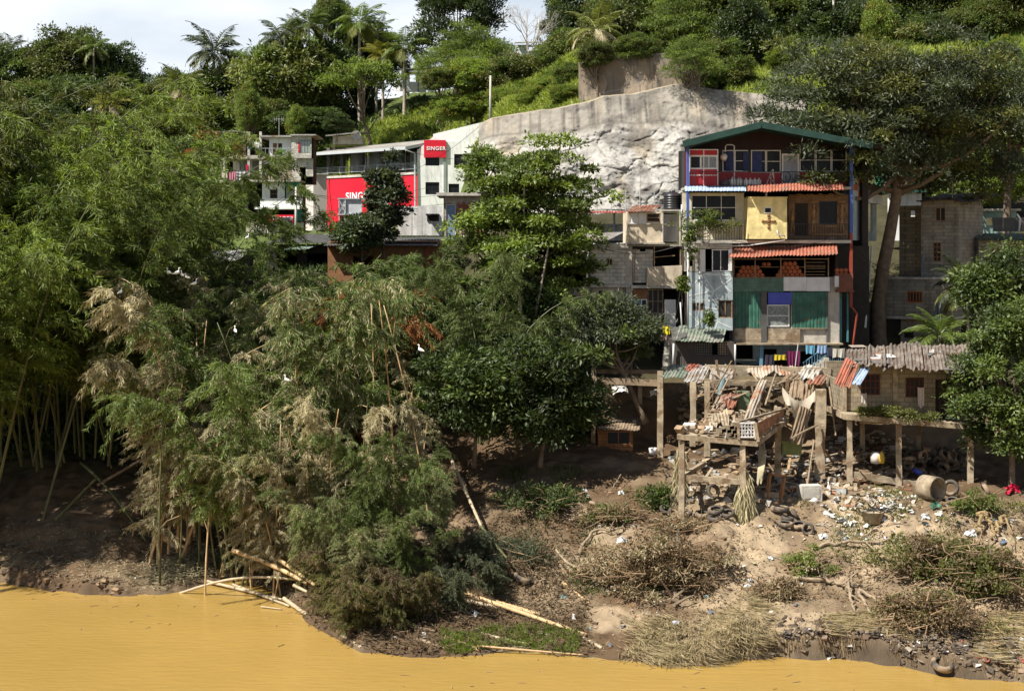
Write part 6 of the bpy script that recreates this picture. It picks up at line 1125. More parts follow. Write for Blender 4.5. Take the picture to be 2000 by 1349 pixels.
# rubble stuff
def rubble(label, fn, n, sz, cols, seed, name='rubble', m=None):
    r = np.random.default_rng(seed); mb = MB()
    for k in range(n):
        s_ = sz*(.3+1.2*r.random()**2); c = np.array(cols[r.integers(len(cols))])*(.7+.6*r.random()); mb.obox(fn(r), (s_*(.5+r.random()), s_*(.4+.6*r.random()), s_*(.2+.5*r.random())), Rz(r.random()*6)@Rx(r.normal()*.5), c)
    return solo(name, mb, m or mat('rubble_mix', (1,1,1), .9, var=.35, scale=6, bump=.3, tint=True), label, 'rubble', kind='stuff')
MUDS = [(.33,.25,.16),(.26,.18,.11),(.4,.33,.25),(.2,.14,.09),(.5,.46,.4)]
rubble('broken blocks and tiles heaped on the platform floor', onslab, 260, .28, MUDS, 1)
rubble('stones and junk beneath the ruined platform and stilt frame', lambda r: GP(r.uniform(1310, 1660), r.uniform(880, 985)), 500, .3, MUDS+[(.05,.05,.05),(.3,.3,.28)], 2)
rubble('stacked stones of the terrace edge behind the ruin', lambda r: P(r.uniform(1330, 1640), r.uniform(752, 835), 71.6+r.random()*.5), 600, .32, [(.22,.18,.13),(.14,.11,.08),(.3,.26,.2)], 3)
rubble('junk heap under the stilt house', lambda r: P(r.uniform(1665, 1900), r.uniform(870, 945), 68.5+r.random()*2)+[0,0,-.1], 420, .3, MUDS+[(.05,.05,.05),(.12,.05,.03),(.1,.09,.08)], 4)
rubble('rubble slope between ruin and stilt house', lambda r: GP(r.uniform(1600, 1780), r.uniform(845, 990)), 420, .26, MUDS+[(.5,.48,.45),(.28,.13,.08)], 5)
# back wall of the stilt storey
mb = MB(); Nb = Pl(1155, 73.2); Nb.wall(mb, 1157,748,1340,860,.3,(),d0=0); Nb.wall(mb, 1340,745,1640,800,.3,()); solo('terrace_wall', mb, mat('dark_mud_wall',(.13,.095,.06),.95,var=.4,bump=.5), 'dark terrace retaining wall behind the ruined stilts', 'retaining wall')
# ---------------- stilt house
M_ = Pl(1657, 66); t = thing('stilt_house', 'mud stained block house with patched tin roof standing on concrete stilts', 'house', M_.p(1770, 950))
mb = MB(); M_.wall(mb, 1690,712,1905,832,.2,[(1690.5,733,1729,775),(1779,740,1816,779),(1838,744,1870,832)],d0=.9,yr=1780); M_.wall(mb, 1657,748,1690,806,.2,(),d0=.9,yr=1670); M_.box(mb, 1657,748,1660,806,1.1,5); M_.box(mb, 1902,712,1905,832,1.1,5); M_.box(mb, 1660,720,1902,832,4.9,5.1); part('wall', mb, BLOCKB, t)
mb = MB(); M_.box(mb, 1753,712,1762,826,.75,.9); M_.box(mb, 1655,745,1661,810,.75,.9); part('pilaster', mb, MUDC, t)
WR = mat('red_brown_frame', (.10,.03,.02), .8)
M_.window(t, 1690.5,733,1729,775,4,3,fm=WR,pm=GLASS,d=.92,fw=.07,label='wide window with red brown bars'); M_.window(t, 1779,740,1816,779,4,2,fm=WR,pm=DARK,d=.92,fw=.07); M_.window(t, 1838,744,1870,832,3,1,fm=WR,pm=DARK,d=1.,fw=.06,name='door',pane='door_leaf')  # the dark leaf is a sheet painting the shaded open doorway
mb = MB(); a, b = M_.p(1643,806,-.5,66), M_.p(1925,834,-.5,65); th = np.array([0,0,.25]); dp = np.array([0,1.7,0]); mb.hexa([a-th,b-th,b-th+dp,a-th+dp,a,b,b+dp,a+dp]); a2, b2 = a+dp+[0,.003,.0], b+dp+[0,.003,0]; dp = np.array([0,4.2,0]); mb.hexa([a2-th,b2-th,b2-th+dp,a2-th+dp,a2,b2,b2+dp,a2+dp]); part('floor_slab', mb, MUDC, t)
for x, y0, y1 in ((1654,815,948),(1750,827,950),(1890,838,985)): col(t, x,x+11,y0,y1,65.9)
for x in (1680,1790,1885): col(t, x,x+9,822,930,70)
beamp(t, P(1664,925,65.9), P(1752,940,65.9), .2, .28); beamp(t, P(1752,941,65.9), P(1892,955,65.9), .2, .28)
mb = MB(); rl, rr_ = P(1655,697,69.5), P(1895,690,69.5); fl, fr = P(1652,716,65.6), P(1912,730,64.8)
for k in range(7):
    u0, u1 = k/7-.01, (k+1)/7+.02; j = np.random.default_rng(k).normal()*.05; mb.corr(rl+(rr_-rl)*u0+[0,0,.5+j+.03*(k % 2)-.25*abs(u0-.5)], rl+(rr_-rl)*u1+[0,0,.5+j+.03*(k % 2)-.25*abs(u1-.5)], fl+(fr-fl)*u0+[0,0,.03*(k % 2)], .035, .18, rows=7, jit=.3, seed=k)
part('roof', mb, ROOFG, t, label='patched grey and rusty corrugated roof')
r = np.random.default_rng(31); mb = MB()
for k in range(20):
    u, v = r.random(2); c = fl+(fr-fl)*u+(rl-fl)*v+[0,0,.12+.5*v-.1*abs(u-.5)]; mb = MB(); mb.obox(c, (.3+.6*r.random(), .3+.5*r.random(), .03), Rz(r.normal()*.4)@Rx(.18), np.array([(.5,.49,.47),(.3,.25,.2),(.22,.12,.08),(.12,.11,.1)][k % 4])); part('roof_patch', mb, mat('patch_mix', (1,1,1), .8, var=.3, tint=True), t)
for k, (a, b, c, m_) in enumerate([((1652,697),(1668,706),(1629,748),ORANGE),((1664,706),(1676,712),(1648,752),ORANGE),((1682,716),(1700,718),(1661,749),SHEETB)]): mb = MB(); mb.corr(P(*a,65.9), P(*b,65.6), P(*c,64.3), .03, .14, rows=4, jit=.08); part('hanging_sheet', mb, m_, t, label=['outer red sheet bent down at the roof corner','inner red sheet bent down at the roof corner','blue grey sheet bent down beside the red ones'][k])
cloth(M_, 1799,758,1812,797,(.55,.45,.40),'shirt','pale pink shirt hanging between the stilt house windows',d=.55,folds=2); cloth(M_, 1690,770,1700,790,(.45,.4,.36),'rag','grey rag below the left window of the stilt house',d=.7,folds=2)
q, _, _ = crown_mb(71, 22, 60, .16, .07, 'olive', .28, .6, (1.5,.25,.2), low=-.9)
for i in range(len(q.v)): q.v[i] = q.v[i]+P(1725,806,65.6)
solo('ledge_weeds', q, LEAFM, 'weeds growing along the front ledge of the stilt house', 'weeds')
q, _, _ = crown_mb(72, 14, 60, .15, .06, 'olive', .22, .6, (.9,.25,.12), low=-.9)
for i in range(len(q.v)): q.v[i] = q.v[i]+P(1800,817,65.6)
solo('ledge_weeds', q, LEAFM, 'small weeds on the ledge right of the middle stilt', 'weeds')
# wooden hut
H_ = Pl(1168, 70); t = thing('wooden_hut', 'small wooden hut with dark window between the left stilts', 'hut', H_.p(1215, 885)); mb = MB(); H_.wall(mb, 1168,838,1236,888,.08,[(1185,842,1231,868)]); H_.box(mb, 1233,838,1236,888,.08,2.2); H_.box(mb, 1168,838,1170,888,.08,2.2); H_.box(mb, 1170,838,1233,888,2.1,2.2)
part('wall', mb, mat('orange_planks', (.25,.115,.05), .85, var=.4, brick=(3., .16, .012, (.3,.3,.3)), bump=.2), t); H_.window(t, 1185,842,1231,868,2,1,fm=PLY,pm=GLASS,d=.02); mb = MB(); mb.corr(H_.p(1178,826,2.2), H_.p(1262,826,2.2), H_.p(1164,838,-.3), .02, .15, rows=3, jit=.1); part('roof', mb, MUDD, t)
# household wrecks
mb = MB(); a = GP(1581, 978); A_ = Rz(.15)
for s_, o_ in (((.95,.04,.7),(0,-.3,.35)),((.04,.6,.7),(-.47,0,.35)),((.04,.6,.7),(.47,0,.35)),((.87,.56,.04),(0,0,.68)),((.87,.04,.66),(0,.28,.35))): mb.obox(a+A_@np.array(o_), s_, A_)
mb.obox(a+A_@np.array((0,-.33,.36)), (.7,.02,.45), A_, None); solo('white_box', mb, CONCL, 'off-white metal box lying in the shade right of the ruined platform', 'box')
mb = MB(); a = GP(1512, 985); 
for p_, q_ in (((-.3,0,0),(-.15,0,1.3)),((.3,0,.05),(.5,0,1.2)),((-.15,0,1.3),(.5,0,1.2)),((-.3,0,0),(.3,0,.05)),((-.3,.5,0),(-.15,.5,1.2)),((.3,.5,0),(.5,.5,1.1)),((-.15,0,1.3),(-.15,.5,1.2)),((.5,0,1.2),(.5,.5,1.1))): mb.beam(a+np.array(p_), a+np.array(q_), .08)
solo('broken_cabinet', mb, PLY, 'tilted orange wooden cabinet skeleton under the platform corner', 'cabinet')
mb = MB(); a = P(1545,886,66.5); mb.obox(a+[0,0,.25], (.9,.5,.55), Ry(.05)); mb.obox(a+[0,-.27,.25], (.8,.03,.42), Ry(.05)); mb.obox(a+[0,-.02,.55], (.98,.56,.05), Ry(.05)); solo('green_cabinet', mb, mat('olive_cabinet', (.20,.23,.08), .7, var=.3), 'dusty olive green cabinet under the right side of the platform', 'cabinet')
mb = MB(); a = P(1452,790,68.5); mb.obox(a, (.55,.4,1.3)); mb.obox(a+[0,-.21,.1], (.45,.02,.9)); solo('tall_locker', mb, mat('dull_green', (.16,.22,.13), .7), 'tall dull green locker behind the fallen rusty sheet', 'locker')
mb = MB(); mb.tube([P(1412,742,69), P(1400,790,68)], .16, 14); solo('rolled_tarp', mb, mat('blue_grey_tarp', (.10,.15,.16), .6), 'dark blue green roll leaning in the collapsed roof', 'roll')
g = GP(1818, 975); mb = MB(); RR = Rz(.55)@Rx(math.pi/2); mb.lathe([(.47,-.4),(.53,-.42),(.53,.42),(.47,.4),(.45,.4),(.45,-.4),(.47,-.4)], g+[0,0,.5], 28, RR); solo('concrete_ring', mb, MUDC, 'large open concrete pipe ring lying before the stilt house', 'pipe ring', smooth=True)
g = GP(1704, 1022); mb = MB(); mb.lathe([(0,0),(.36,0),(.47,.48),(.5,.5),(.44,.5),(.36,.1),(0,.08)], g, 24); solo('mud_tub', mb, MUDC, 'round tan tub with black hose coils on its rim', 'tub', smooth=True)
for k in range(3): mb = MB(); c = g+np.array([.25*k-.1, -.05*k, .56+.03*k]); mb.tube([c+np.array([(.5-.07*k)*math.cos(a)+.1*k, .42*math.sin(a), .05*math.sin(3*a+k)]) for a in np.linspace(0, 6.2, 22)], .022, 5); solo('hose', mb, BLACK, ['largest black hose coil on the tan tub','middle black hose coil on the tan tub','smallest black hose coil on the tan tub'][k], 'hose', 'hose coils on the tub', smooth=True)
g = GP(1275, 890); mb = MB(); mb.lathe([(0,0),(.16,0),(.2,.33),(.18,.33),(.15,.05),(0,.04)], g, 16); solo('bucket', mb, WHITEB, 'dirty white bucket beside the left stilt', 'bucket', smooth=True)
g = P(1710,905,66.3); mb = MB(); mb.lathe([(0,0),(.22,.02),(.26,.3),(.2,.5),(.1,.55),(0,.56)], g, 16); solo('dirty_sack', mb, CONCL, 'bulging dirty white sack under the stilt house slab', 'sack', smooth=True)
g = P(1722,905,66.1); mb = MB(); mb.lathe([(0,0),(.12,.02),(.15,.25),(.08,.5),(0,.6)], g, 14); solo('yellow_can', mb, mat('mustard_plastic', (.5,.33,.04), .5), 'mustard yellow can beside the bulging dirty sack', 'can', smooth=True)
g = P(1790,925,66.8); mb = MB(); mb.lathe([(0,0),(.2,0),(.25,.22),(.22,.22),(.18,.03),(0,.03)], g, 14, Ry(.4)); solo('blue_basin', mb, BLUEP, 'blue basin in the junk under the stilt house', 'basin', smooth=True)
# tyres
tm = MB(); prof = [(.20,-.07),(.24,-.095),(.31,-.1),(.345,-.07),(.352,0),(.345,.07),(.31,.1),(.24,.095),(.20,.07),(.225,.05),(.30,.06),(.30,-.06),(.225,-.05),(.20,-.07)]; tm.lathe(prof, (0,0,0), 24); TY = tm.mesh('tyre', TYRE, smooth=True)
def tyre(p, rot, s, lb, grp=None): o = bpy.data.objects.new('tyre', TY); COL.objects.link(o); o.location = p; o.rotation_euler = rot; o.scale = (s,)*3; tag(o, lb, 'tyre', grp)
for px, py, s, rx, lb in [(1857,966,1.05,1.2,'upright muddy tyre right of the concrete ring'),(1925,970,.95,1.15,'tyre standing at the far right below the glossy tree'),(1313,985,.9,1.1,'tyre leaning left of the front left stilt'),(1393,974,.95,1.25,'tyre standing in the dark under the platform'),(1338,1008,.9,.15,'flat tyre at the foot of the front left stilt'),(1372,1012,1.,.2,'tyre lying right of the front left stilt'),(1398,1005,1.,.3,'tyre lying beneath the platform centre'),(1396,1018,.9,.1,'lower tyre beneath the platform centre'),(1422,1010,.85,.4,'half buried tyre left of the hanging straw'),
    (1523,1000,1.2,.08,'large flat tyre before the orange wooden frame'),(1538,1018,.8,.2,'upper tyre of the little heap right of the hanging straw'),(1534,1030,.95,.1,'lower tyre of the little heap right of the hanging straw'),(1560,1032,.95,.25,'tyre lying right of the little tyre heap'),(1553,1014,.7,1.1,'small tyre leaning on the little tyre heap'),(1578,1045,.8,1.3,'tyre sunk upright near the green shrub'),(1022,1138,1.2,.35,'tyre lying alone on the shaded left bank'),(1840,1310,1.15,.35,'dark tyre at the water edge below the fallen tree'),(1860,985,.8,.3,'tyre lying below the upright muddy tyre'),(1300,1003,.8,.6,'tyre tipped beside the front left stilt')]:
    g = GP(px, py); tyre(g+[0,0,.08+.24*math.sin(rx)*s], (rx, 0, px % 3-.5), s, lb)
r = np.random.default_rng(5)
for k in range(48): c = P(r.uniform(1745, 1888), r.uniform(888, 942), r.uniform(67, 69.5)); tyre(c, (r.uniform(.2, 1.5), r.normal()*.3, r.random()*3), .95, 'bare muddy tyre in the dark heap under the stilt house', 'tyres heaped under the stilt house')
for k in range(22): c = P(1402+r.random()*48, 770+r.random()*50, 69.5+r.random()); tyre(c, (r.normal()*.2, r.normal()*.2, 0), 1., 'tyre stacked in the terrace edge behind the ruin', 'tyres stacked behind the ruin')
for k in range(16): g = GP(1110+r.random()*55, 985+r.random()*42); tyre(g+[0,0,.03], (r.normal()*.3, r.normal()*.3, 0), .75, 'half buried tyre in the patch left of the brush pile', 'tyres buried in the slope')
# ---------------- brush piles, branches, poles
def brush(label, name, c, R, nc, lpc, ls, lw, pk, alt, altp, seed, nst, m=DRYL, cr=.45, stm=None, kind=None, cat='brush'):
    mb, cc, _ = crown_mb(seed, int(nc*1.2), int(lpc*.75), ls, lw, pk, cr*.8, .8, np.array(R)*1.05, 0, .35, alt, altp, low=-.2, rimk=.12); c = np.asarray(c); t = thing(name, label, cat, c)
    for i in range(len(mb.v)): mb.v[i] = mb.v[i]+c
    part('foliage', mb, m, t); r = np.random.default_rng(seed); sb = MB()
    for k in range(nst):
        d = rs(1, r)[0]*np.array(R)*(.4+.8*r.random()); d[2] = abs(d[2]); e = d+rs(1, r)[0]*np.array([1.6, 1., .6])*(.4+r.random()); mid = (d+e)/2+rs(1, r)[0]*.15; sb.tube([c+d, c+mid, c+e], [.016+.016*r.random(), .014, .005], 4, cap=False)
    part('twigs', sb, stm or WOOD, t); return t
brush('big pile of dead brown brush in the middle of the muddy slope', 'brush_pile', GP(1310,1135), (2.5,1.6,2.0), 100, 120, .17, .06, 'brown', 'tan', .35, 401, 180)
brush('tangled dry root brush left of the big brush pile', 'brush_pile', GP(1190,1130), (1.3,1.,1.3), 34, 70, .2, .05, 'tan', 'brown', .4, 402, 110)
brush('small round mound of dry brush near the eroded bank edge', 'brush_pile', GP(1525,1165), (1.1,.8,.6), 34, 120, .14, .05, 'brown', 'tan', .4, 403, 70, cr=.3)
brush('upper leafy part of the uprooted tree lying on the right bank', 'fallen_tree', GP(1850,1115), (3.0,1.8,1.4), 120, 120, .17, .07, 'olive', 'brown', .45, 404, 140, m=LEAFM, cat='fallen tree')
brush('lower brown part of the uprooted tree reaching the eroded bank', 'fallen_tree', GP(1810,1215), (2.0,1.4,1.2), 80, 110, .17, .06, 'brown', 'olive', .35, 405, 130, cat='fallen tree')
brush('leafy debris at the right edge under the broken banana stems', 'brush_pile', GP(1935,1150), (1.8,1.5,1.5), 60, 110, .18, .08, 'olive', 'brown', .4, 406, 60, m=LEAFM)
brush('bright green shrub sprouting on the bare slope', 'shrub', GP(1567,1120), (.7,.5,.95), 26, 90, .13, .06, 'bright', 'straw', .25, 407, 40, m=LEAFM, cr=.26, cat='shrub')
brush('low green plants right of the bright green shrub', 'shrub', GP(1622,1118), (.5,.4,.3), 12, 60, .12, .05, 'bright', 'straw', .3, 408, 14, m=LEAFM, cr=.2, cat='shrub')
brush('dark green bush on the shaded slope left of the ruin', 'shrub', GP(1282,985), (.8,.7,.8), 34, 90, .14, .07, 'mid', 'dark', .4, 409, 16, m=LEAFM, cr=.3, cat='shrub')
brush('thorny brown brush left of the front left stilt', 'brush_pile', GP(1195,1020), (1.1,.8,.7), 34, 80, .15, .06, 'brown', 'mid', .3, 410, 70, cr=.35)
brush('brown brush draped over the tyres under the platform', 'brush_pile', GP(1345,1030), (1.3,.6,.4), 30, 80, .15, .04, 'tan', 'brown', .4, 411, 80, cr=.3)
brush('small weedy clump below the upright tyre at right', 'shrub', GP(1905,1000), (.9,.6,.8), 34, 80, .14, .06, 'mid', 'olive', .4, 412, 20, m=LEAFM, cr=.3, cat='shrub')
brush('dark vines over the shaded slope left of the ruin', 'shrub', GP(1060,990), (1.8,1.3,.7), 60, 90, .16, .07, 'dark', 'mid', .4, 413, 60, m=LEAFM, cr=.4, cat='shrub')
brush('grassy debris under the fallen poles in the centre', 'brush_pile', GP(1000,1090), (2.0,1.5,.8), 60, 90, .22, .035, 'grey', 'brown', .4, 414, 60, m=LEAFM, cr=.5)
for k, (px, py, w_, h_) in enumerate([(1455,1005,.42,2.0),(1328,985,.3,2.6),(480,1010,.5,2.4),(510,1060,.7,2.8),(545,990,.5,2.6),(430,960,.4,2.),(580,1090,.6,2.)]):
    r = np.random.default_rng(500+k); g = GP(px, py); n = 1500; mb = MB(); u = r.random(n)**.7; a = r.random(n)*6.28; rad = w_*(.35+.75*u)*(.6+.4*r.random(n)); pos = g+np.stack([rad*np.cos(a), rad*np.sin(a)*.7, h_*(1-u)], -1)
    mb.leaves(pos, nrm(np.stack([np.cos(a)*.25, np.sin(a)*.25, -1+0*a], -1)+r.normal(size=(n, 3))*.14), rs(n, r), .35+.4*r.random(n), .04+.04*r.random(n), pal(('straw','tan','brown','tan','brown','tan','brown')[k], n, r))
    solo('hanging_debris', mb, DRYL, ['curtain of straw hanging from the platform at the front stilt','dry roots wrapped round the front left stilt of the platform','flood debris hung on bamboo stems nearest the shaded bank','widest curtain of brown flood debris on the bamboo stems','debris curtain high on the bamboo stems near the centre','small debris curtain left among the dead bamboos','low debris curtain above the long floating pole'][k], 'flood debris', 'flood debris curtains')
def branch(label, pts, r0, m=WOODP, name='branch', seed=0, fork=3, lift=.25, cat='branch', group='driftwood branches'):
    r = np.random.default_rng(seed+int(pts[0][0])); q = []
    for i, p_ in enumerate(pts): g = GP(*p_[:2]); h_ = p_[2] if len(p_) > 2 else lift; q.append(P(p_[0], p_[1], g[1]-.35*h_)+[0,0,.08])
    q = np.array(q); t = np.linspace(0, 1, len(q)); T_ = np.linspace(0, 1, 16); pp = np.stack([np.interp(T_, t, q[:, i]) for i in range(3)], -1); pp[1:-1] = (pp[:-2]+2*pp[1:-1]+pp[2:])/4
    pp += r.normal(size=(16, 3))*r0*.5; mb = MB(); mb.tube(pp, r0*(1-.7*T_), 7)
    for k in range(fork): i = 4+int(r.random()*9); d = nrm(r.normal(size=3)+[0,0,.5]+nrm(pp[i+1]-pp[i])*1.2); L = .4+.9*r.random(); mb.tube([pp[i], pp[i]+d*L*.5, pp[i]+d*L+[0,0,-.1]], [r0*.5, r0*.35, .008], 5)
    return solo(name, mb, m, label, cat, group)
BR = WOODP
branch('long bare trunk lying toward the uprooted tree on the right bank', [(1585,1070),(1640,1063,.5),(1720,1060,.6),(1800,1050,.6)], .085, BR, fork=3); branch('thin branch above the long bare trunk', [(1680,1055),(1720,1028,.6),(1770,1022,.5)], .05, BR)
branch('forked branch curving down among the uprooted tree leaves', [(1800,1052,.6),(1850,1070,.5),(1870,1095,.3)], .06, BR); branch('pale forked trunk lying left of the uprooted tree', [(1550,1132),(1610,1138,.3),(1655,1145,.5),(1668,1150,.6)], .09, BR, fork=5)
branch('branch bending down from the pale forked trunk', [(1660,1148,.6),(1663,1180,.5),(1670,1200,.2)], .08, BR); branch('root like branch running down to the eroded edge', [(1675,1160,.6),(1695,1190,.5),(1730,1235,.3),(1740,1262,.2)], .07, BR, fork=5); branch('second root like branch beside the eroded edge', [(1680,1155,.6),(1730,1185,.6),(1760,1210,.3)], .07, BR, fork=5)
branch('curved grey branch arching on the left of the brush', [(1128,1100),(1140,1060,.6),(1165,1035,.9),(1205,1040,.8),(1222,1020,.7)], .08, BR); branch('crooked branch left below the curved grey one', [(1085,1075),(1112,1108,.3),(1150,1118,.3),(1165,1100,.5)], .08, BR); branch('long sinuous branch along the foot of the big brush pile', [(1195,1150),(1240,1155,.2),(1290,1165,.2),(1365,1152,.2)], .07, BR)
branch('thick root sloping down left of the big brush pile', [(1180,1100,.6),(1225,1120,.5),(1250,1160,.2)], .1, BR, fork=5); branch('thin upright stick in the big brush pile', [(1325,1040,2.),(1323,1080,1.),(1326,1140,.2)], .05, DUSTG, fork=4); branch('pale stick across the top of the big brush pile', [(1270,1015,1.),(1310,1022,1.),(1325,1026,1.)], .06, BR)
branch('dead vine hanging from the front left stilt to the brush', [(1348,952,.5),(1372,978,.5),(1400,1005,.3),(1435,1040,.1)], .025, BR, fork=1); branch('short stump stick in front of the big brush pile', [(1318,1160,.6),(1320,1190,.1)], .14, MUDD, fork=6)
branch('thin stick leaning on the shaded slope', [(1213,930,.6),(1185,972,.1)], .03, BR, fork=0); branch('broken banana stem leaning left at the right edge', [(1920,1005,2.),(1905,1040,1.)], .12, mat('banana_stem',(.27,.19,.09),.7,var=.4), fork=0); branch('broken banana stem leaning right at the right edge', [(1925,1008,2.),(1945,1045,1.)], .1, mat('banana_stem'), fork=0); branch('split banana stem farthest right', [(1962,1010,2.),(1935,1055,1.)], .1, mat('banana_stem'), fork=0); branch('drooping banana leaf stalk at the right edge', [(1962,1012,2.),(1985,1060,1.),(1999,1090,.5)], .05, mat('banana_stem'), fork=2)
branch('thick trunk of the leaning mango lying across the stilt frame', [(1232,705,5),(1262,740,5)], .01, BARK, fork=0)
def bpole(label, a, b, r0=.06, m=CULMD, Ya=None, Yb=None, bow=0., group='fallen bamboo poles'):
    ga = P(a[0], a[1], (Ya or GP(*a)[1])); gb = P(b[0], b[1], (Yb or GP(*b)[1])); t = np.linspace(0, 1, 22)[:, None]; pp = ga+(gb-ga)*t+np.array([0, 0, r0*.8])+np.array([0, 0, bow])*np.sin(t*np.pi); rad = np.full(22, r0)*(1-.25*t[:, 0]); rad[::3] *= 1.18
    mb = MB(); mb.tube(pp, rad, 8); return solo('bamboo_pole', mb, m, label, 'bamboo pole', group, smooth=True)
PALEB = mat('bleached_bamboo', (.42,.34,.225), .6, var=.25, bump=.1)
bpole('thin pole spanning over the water at the bay', (352,1160), (578,1133), .06, PALEB, 63.4, 61.6, .35); bpole('thick tan pole sloping right above the bay', (455,1078), (600,1142), .10, CULMD, 63.5, 60.8, .1); bpole('second tan pole beside the thick one', (545,1095), (625,1152), .08, CULMD, 62, 60); bpole('short tan pole behind the two sloping ones', (568,1097), (640,1150), .07, CULMD, 61.5, 59.8); bpole('small stub pole below the sloping ones', (574,1145), (600,1158), .07, PALEB, 60.8, 60.2)
bpole('long bleached pole floating along the curved shore', (405,1137), (560,1175), .07, PALEB, 65, 61.7); bpole('second bleached pole of the floating row', (455,1143), (565,1185), .06, PALEB, 64.6, 60.7); bpole('bleached pole continuing the floating row to the bend', (555,1172), (625,1222), .09, PALEB, 61.8, 57.6); bpole('floating pole below the rust leaved bamboo', (605,1205), (706,1268), .10, PALEB, 59.0, 54.2); bpole('thin stick floating alone off the bend', (510,1185), (550,1190), .03, PALEB, 60.7, 60.3)
bpole('long dark pole standing diagonally on the shaded bank', (158,905), (285,1058), .07, CULM, 71, 67.3, .3); bpole('pole crossing the long diagonal one', (108,1018), (190,935), .08, CULM, 68.5, 70); bpole('dark pole lying up the shaded bank', (190,950), (285,895), .08, MUDD, 71, 72); bpole('short pole on the bank below the crossing pair', (138,1000), (182,1004), .07, MUDD)
bpole('pale pole leaning down the slope right of the centre bamboos', (873,880), (940,1030), .08, PALEB, 68, 61.5); bpole('lower thin half of the leaning pale pole', (940,1030), (990,1092), .06, CULM, 61.5, 59.5); bpole('leaning green stem in the debris left', (430,915), (490,1050), .07, CULM, 66.5, 64.2); bpole('leaning green stem in the debris right', (545,970), (585,1100), .07, CULM, 64, 61)
for k, (a, b, r0, lb) in enumerate([((905,1160),(1145,1243),.09,'long tan pole lying on the grassy point'),((830,1150),(875,1190),.1,'thick dark pole end at the left of the pole pile'),((890,1172),(1000,1195),.09,'dark pole in the middle of the pole pile'),((970,1182),(1055,1205),.12,'fat short bamboo log on the grassy point'),((1000,1200),(1075,1222),.08,'pale pole under the fat bamboo log'),((1090,1222),(1175,1268),.08,'dark pole reaching the water right of the point'),
    ((870,1248),(935,1272),.09,'pole half in the water below the point'),((815,1250),(870,1270),.08,'pole at the water line left of the point'),((940,1240),(1035,1262),.07,'bleached pole at the water line of the point'),((930,1262),(1140,1280),.04,'long thin reed pole on the water'),((760,1215),(850,1235),.07,'dark pole in the shade above the water'),((850,1180),(920,1200),.07,'upper pole of the pole pile'),((1100,1140),(1150,1180),.07,'short pole near the lone tyre'),((355,1108),(375,1130),.08,'short stub of bamboo on the left mud flat'),((366,1104),(385,1128),.08,'second short stub on the left mud flat'),((345,1040),(370,1065),.08,'pole butt in the left debris'),((420,895),(560,910),.08,'horizontal pole caught in the dead bamboo')]):
    bpole(lb, a, b, r0, [CULMD, MUDD, PALEB][k % 3])
# ---------------- ground litter
def flat(label, name, reg, n, L, W, pk, seed, dirn=None, lift=.05, m=DRYL, jit=.5, dens=None, cat='litter'):
    r = np.random.default_rng(seed); px = r.uniform(reg[0], reg[1], n*2); d = r.uniform(reg[2], reg[3], n*2); Y = shore(px)+d
    if dens is not None: k = dens(px, d) > r.random(n*2); px, Y = px[k][:n], Y[k][:n]
    else: px, Y = px[:n], Y[:n]
    n = len(px); X = (px-1000)*Y/FL; z = HH(X, Y)+lift*r.random(n); sw = (fbm(X*.9+seed, Y*.9, 2)-.5)*3.5*(jit > .55)*(jit < .7); dr = rs(n, r)*np.array([1,1,.25]) if dirn is None else nrm(np.array(dirn)+np.stack([sw, sw*.3, sw*0], -1)+rs(n, r)*np.array([1,1,.3])*jit)
    mb = MB(); mb.leaves(np.stack([X, Y, z], -1), dr, nrm(rs(n, r)*.5+[0,0,1.]), L*(.5+r.random(n)), W*(.6+.8*r.random(n)), pal(pk, n, r)); return solo(name, mb, m, label, cat, kind='stuff', loc=(0,0,0))
flat('flattened dry reeds combed over the bank by the flood', 'flattened_reeds', (1200, 1515, -.2, 4.2), 8000, .55, .026, 'reed', 1, (.55,-.75,-.1), .16, jit=.6, dens=lambda px, d: np.clip(fbm((px-1200)*.017+11.5, d*.7+3, 3)*3-.6, .3, 1)*np.clip((px-1200)/60, 0, 1)*np.clip((1515-px)/50, 0, 1)*np.clip((4.2-d)/1.5, 0, 1)); flat('dry reeds beside the eroded edge further right', 'flattened_reeds', (1600, 1760, .5, 2.2), 1800, .7, .03, 'reed', 2, (.9,-.3,0), .12, jit=.3); flat('dry reed streaks at the right edge of the bank', 'flattened_reeds', (1890, 2080, .5, 4.5), 3500, .8, .03, 'reed', 3, (.9,-.35,0), .15, jit=.3)
flat('reed raft floating off the grassy point', 'reed_raft', (980, 1160, -.7, .1), 1500, .7, .03, 'tan', 4, (.95,.1,.0), .08, jit=.25); flat('bamboo leaves and twigs strewn over the left mud flat', 'leaf_litter', (-50, 480, .3, 6), 5200, .2, .035, 'straw', 5, lift=.03); flat('thicker pale leaf litter at the end of the left flat', 'leaf_litter', (270, 470, .3, 4), 5000, .3, .04, 'straw', 6, lift=.3, dens=lambda px, d: np.exp(-((px-370)/60)**2-((d-2.3)/1.5)**2))
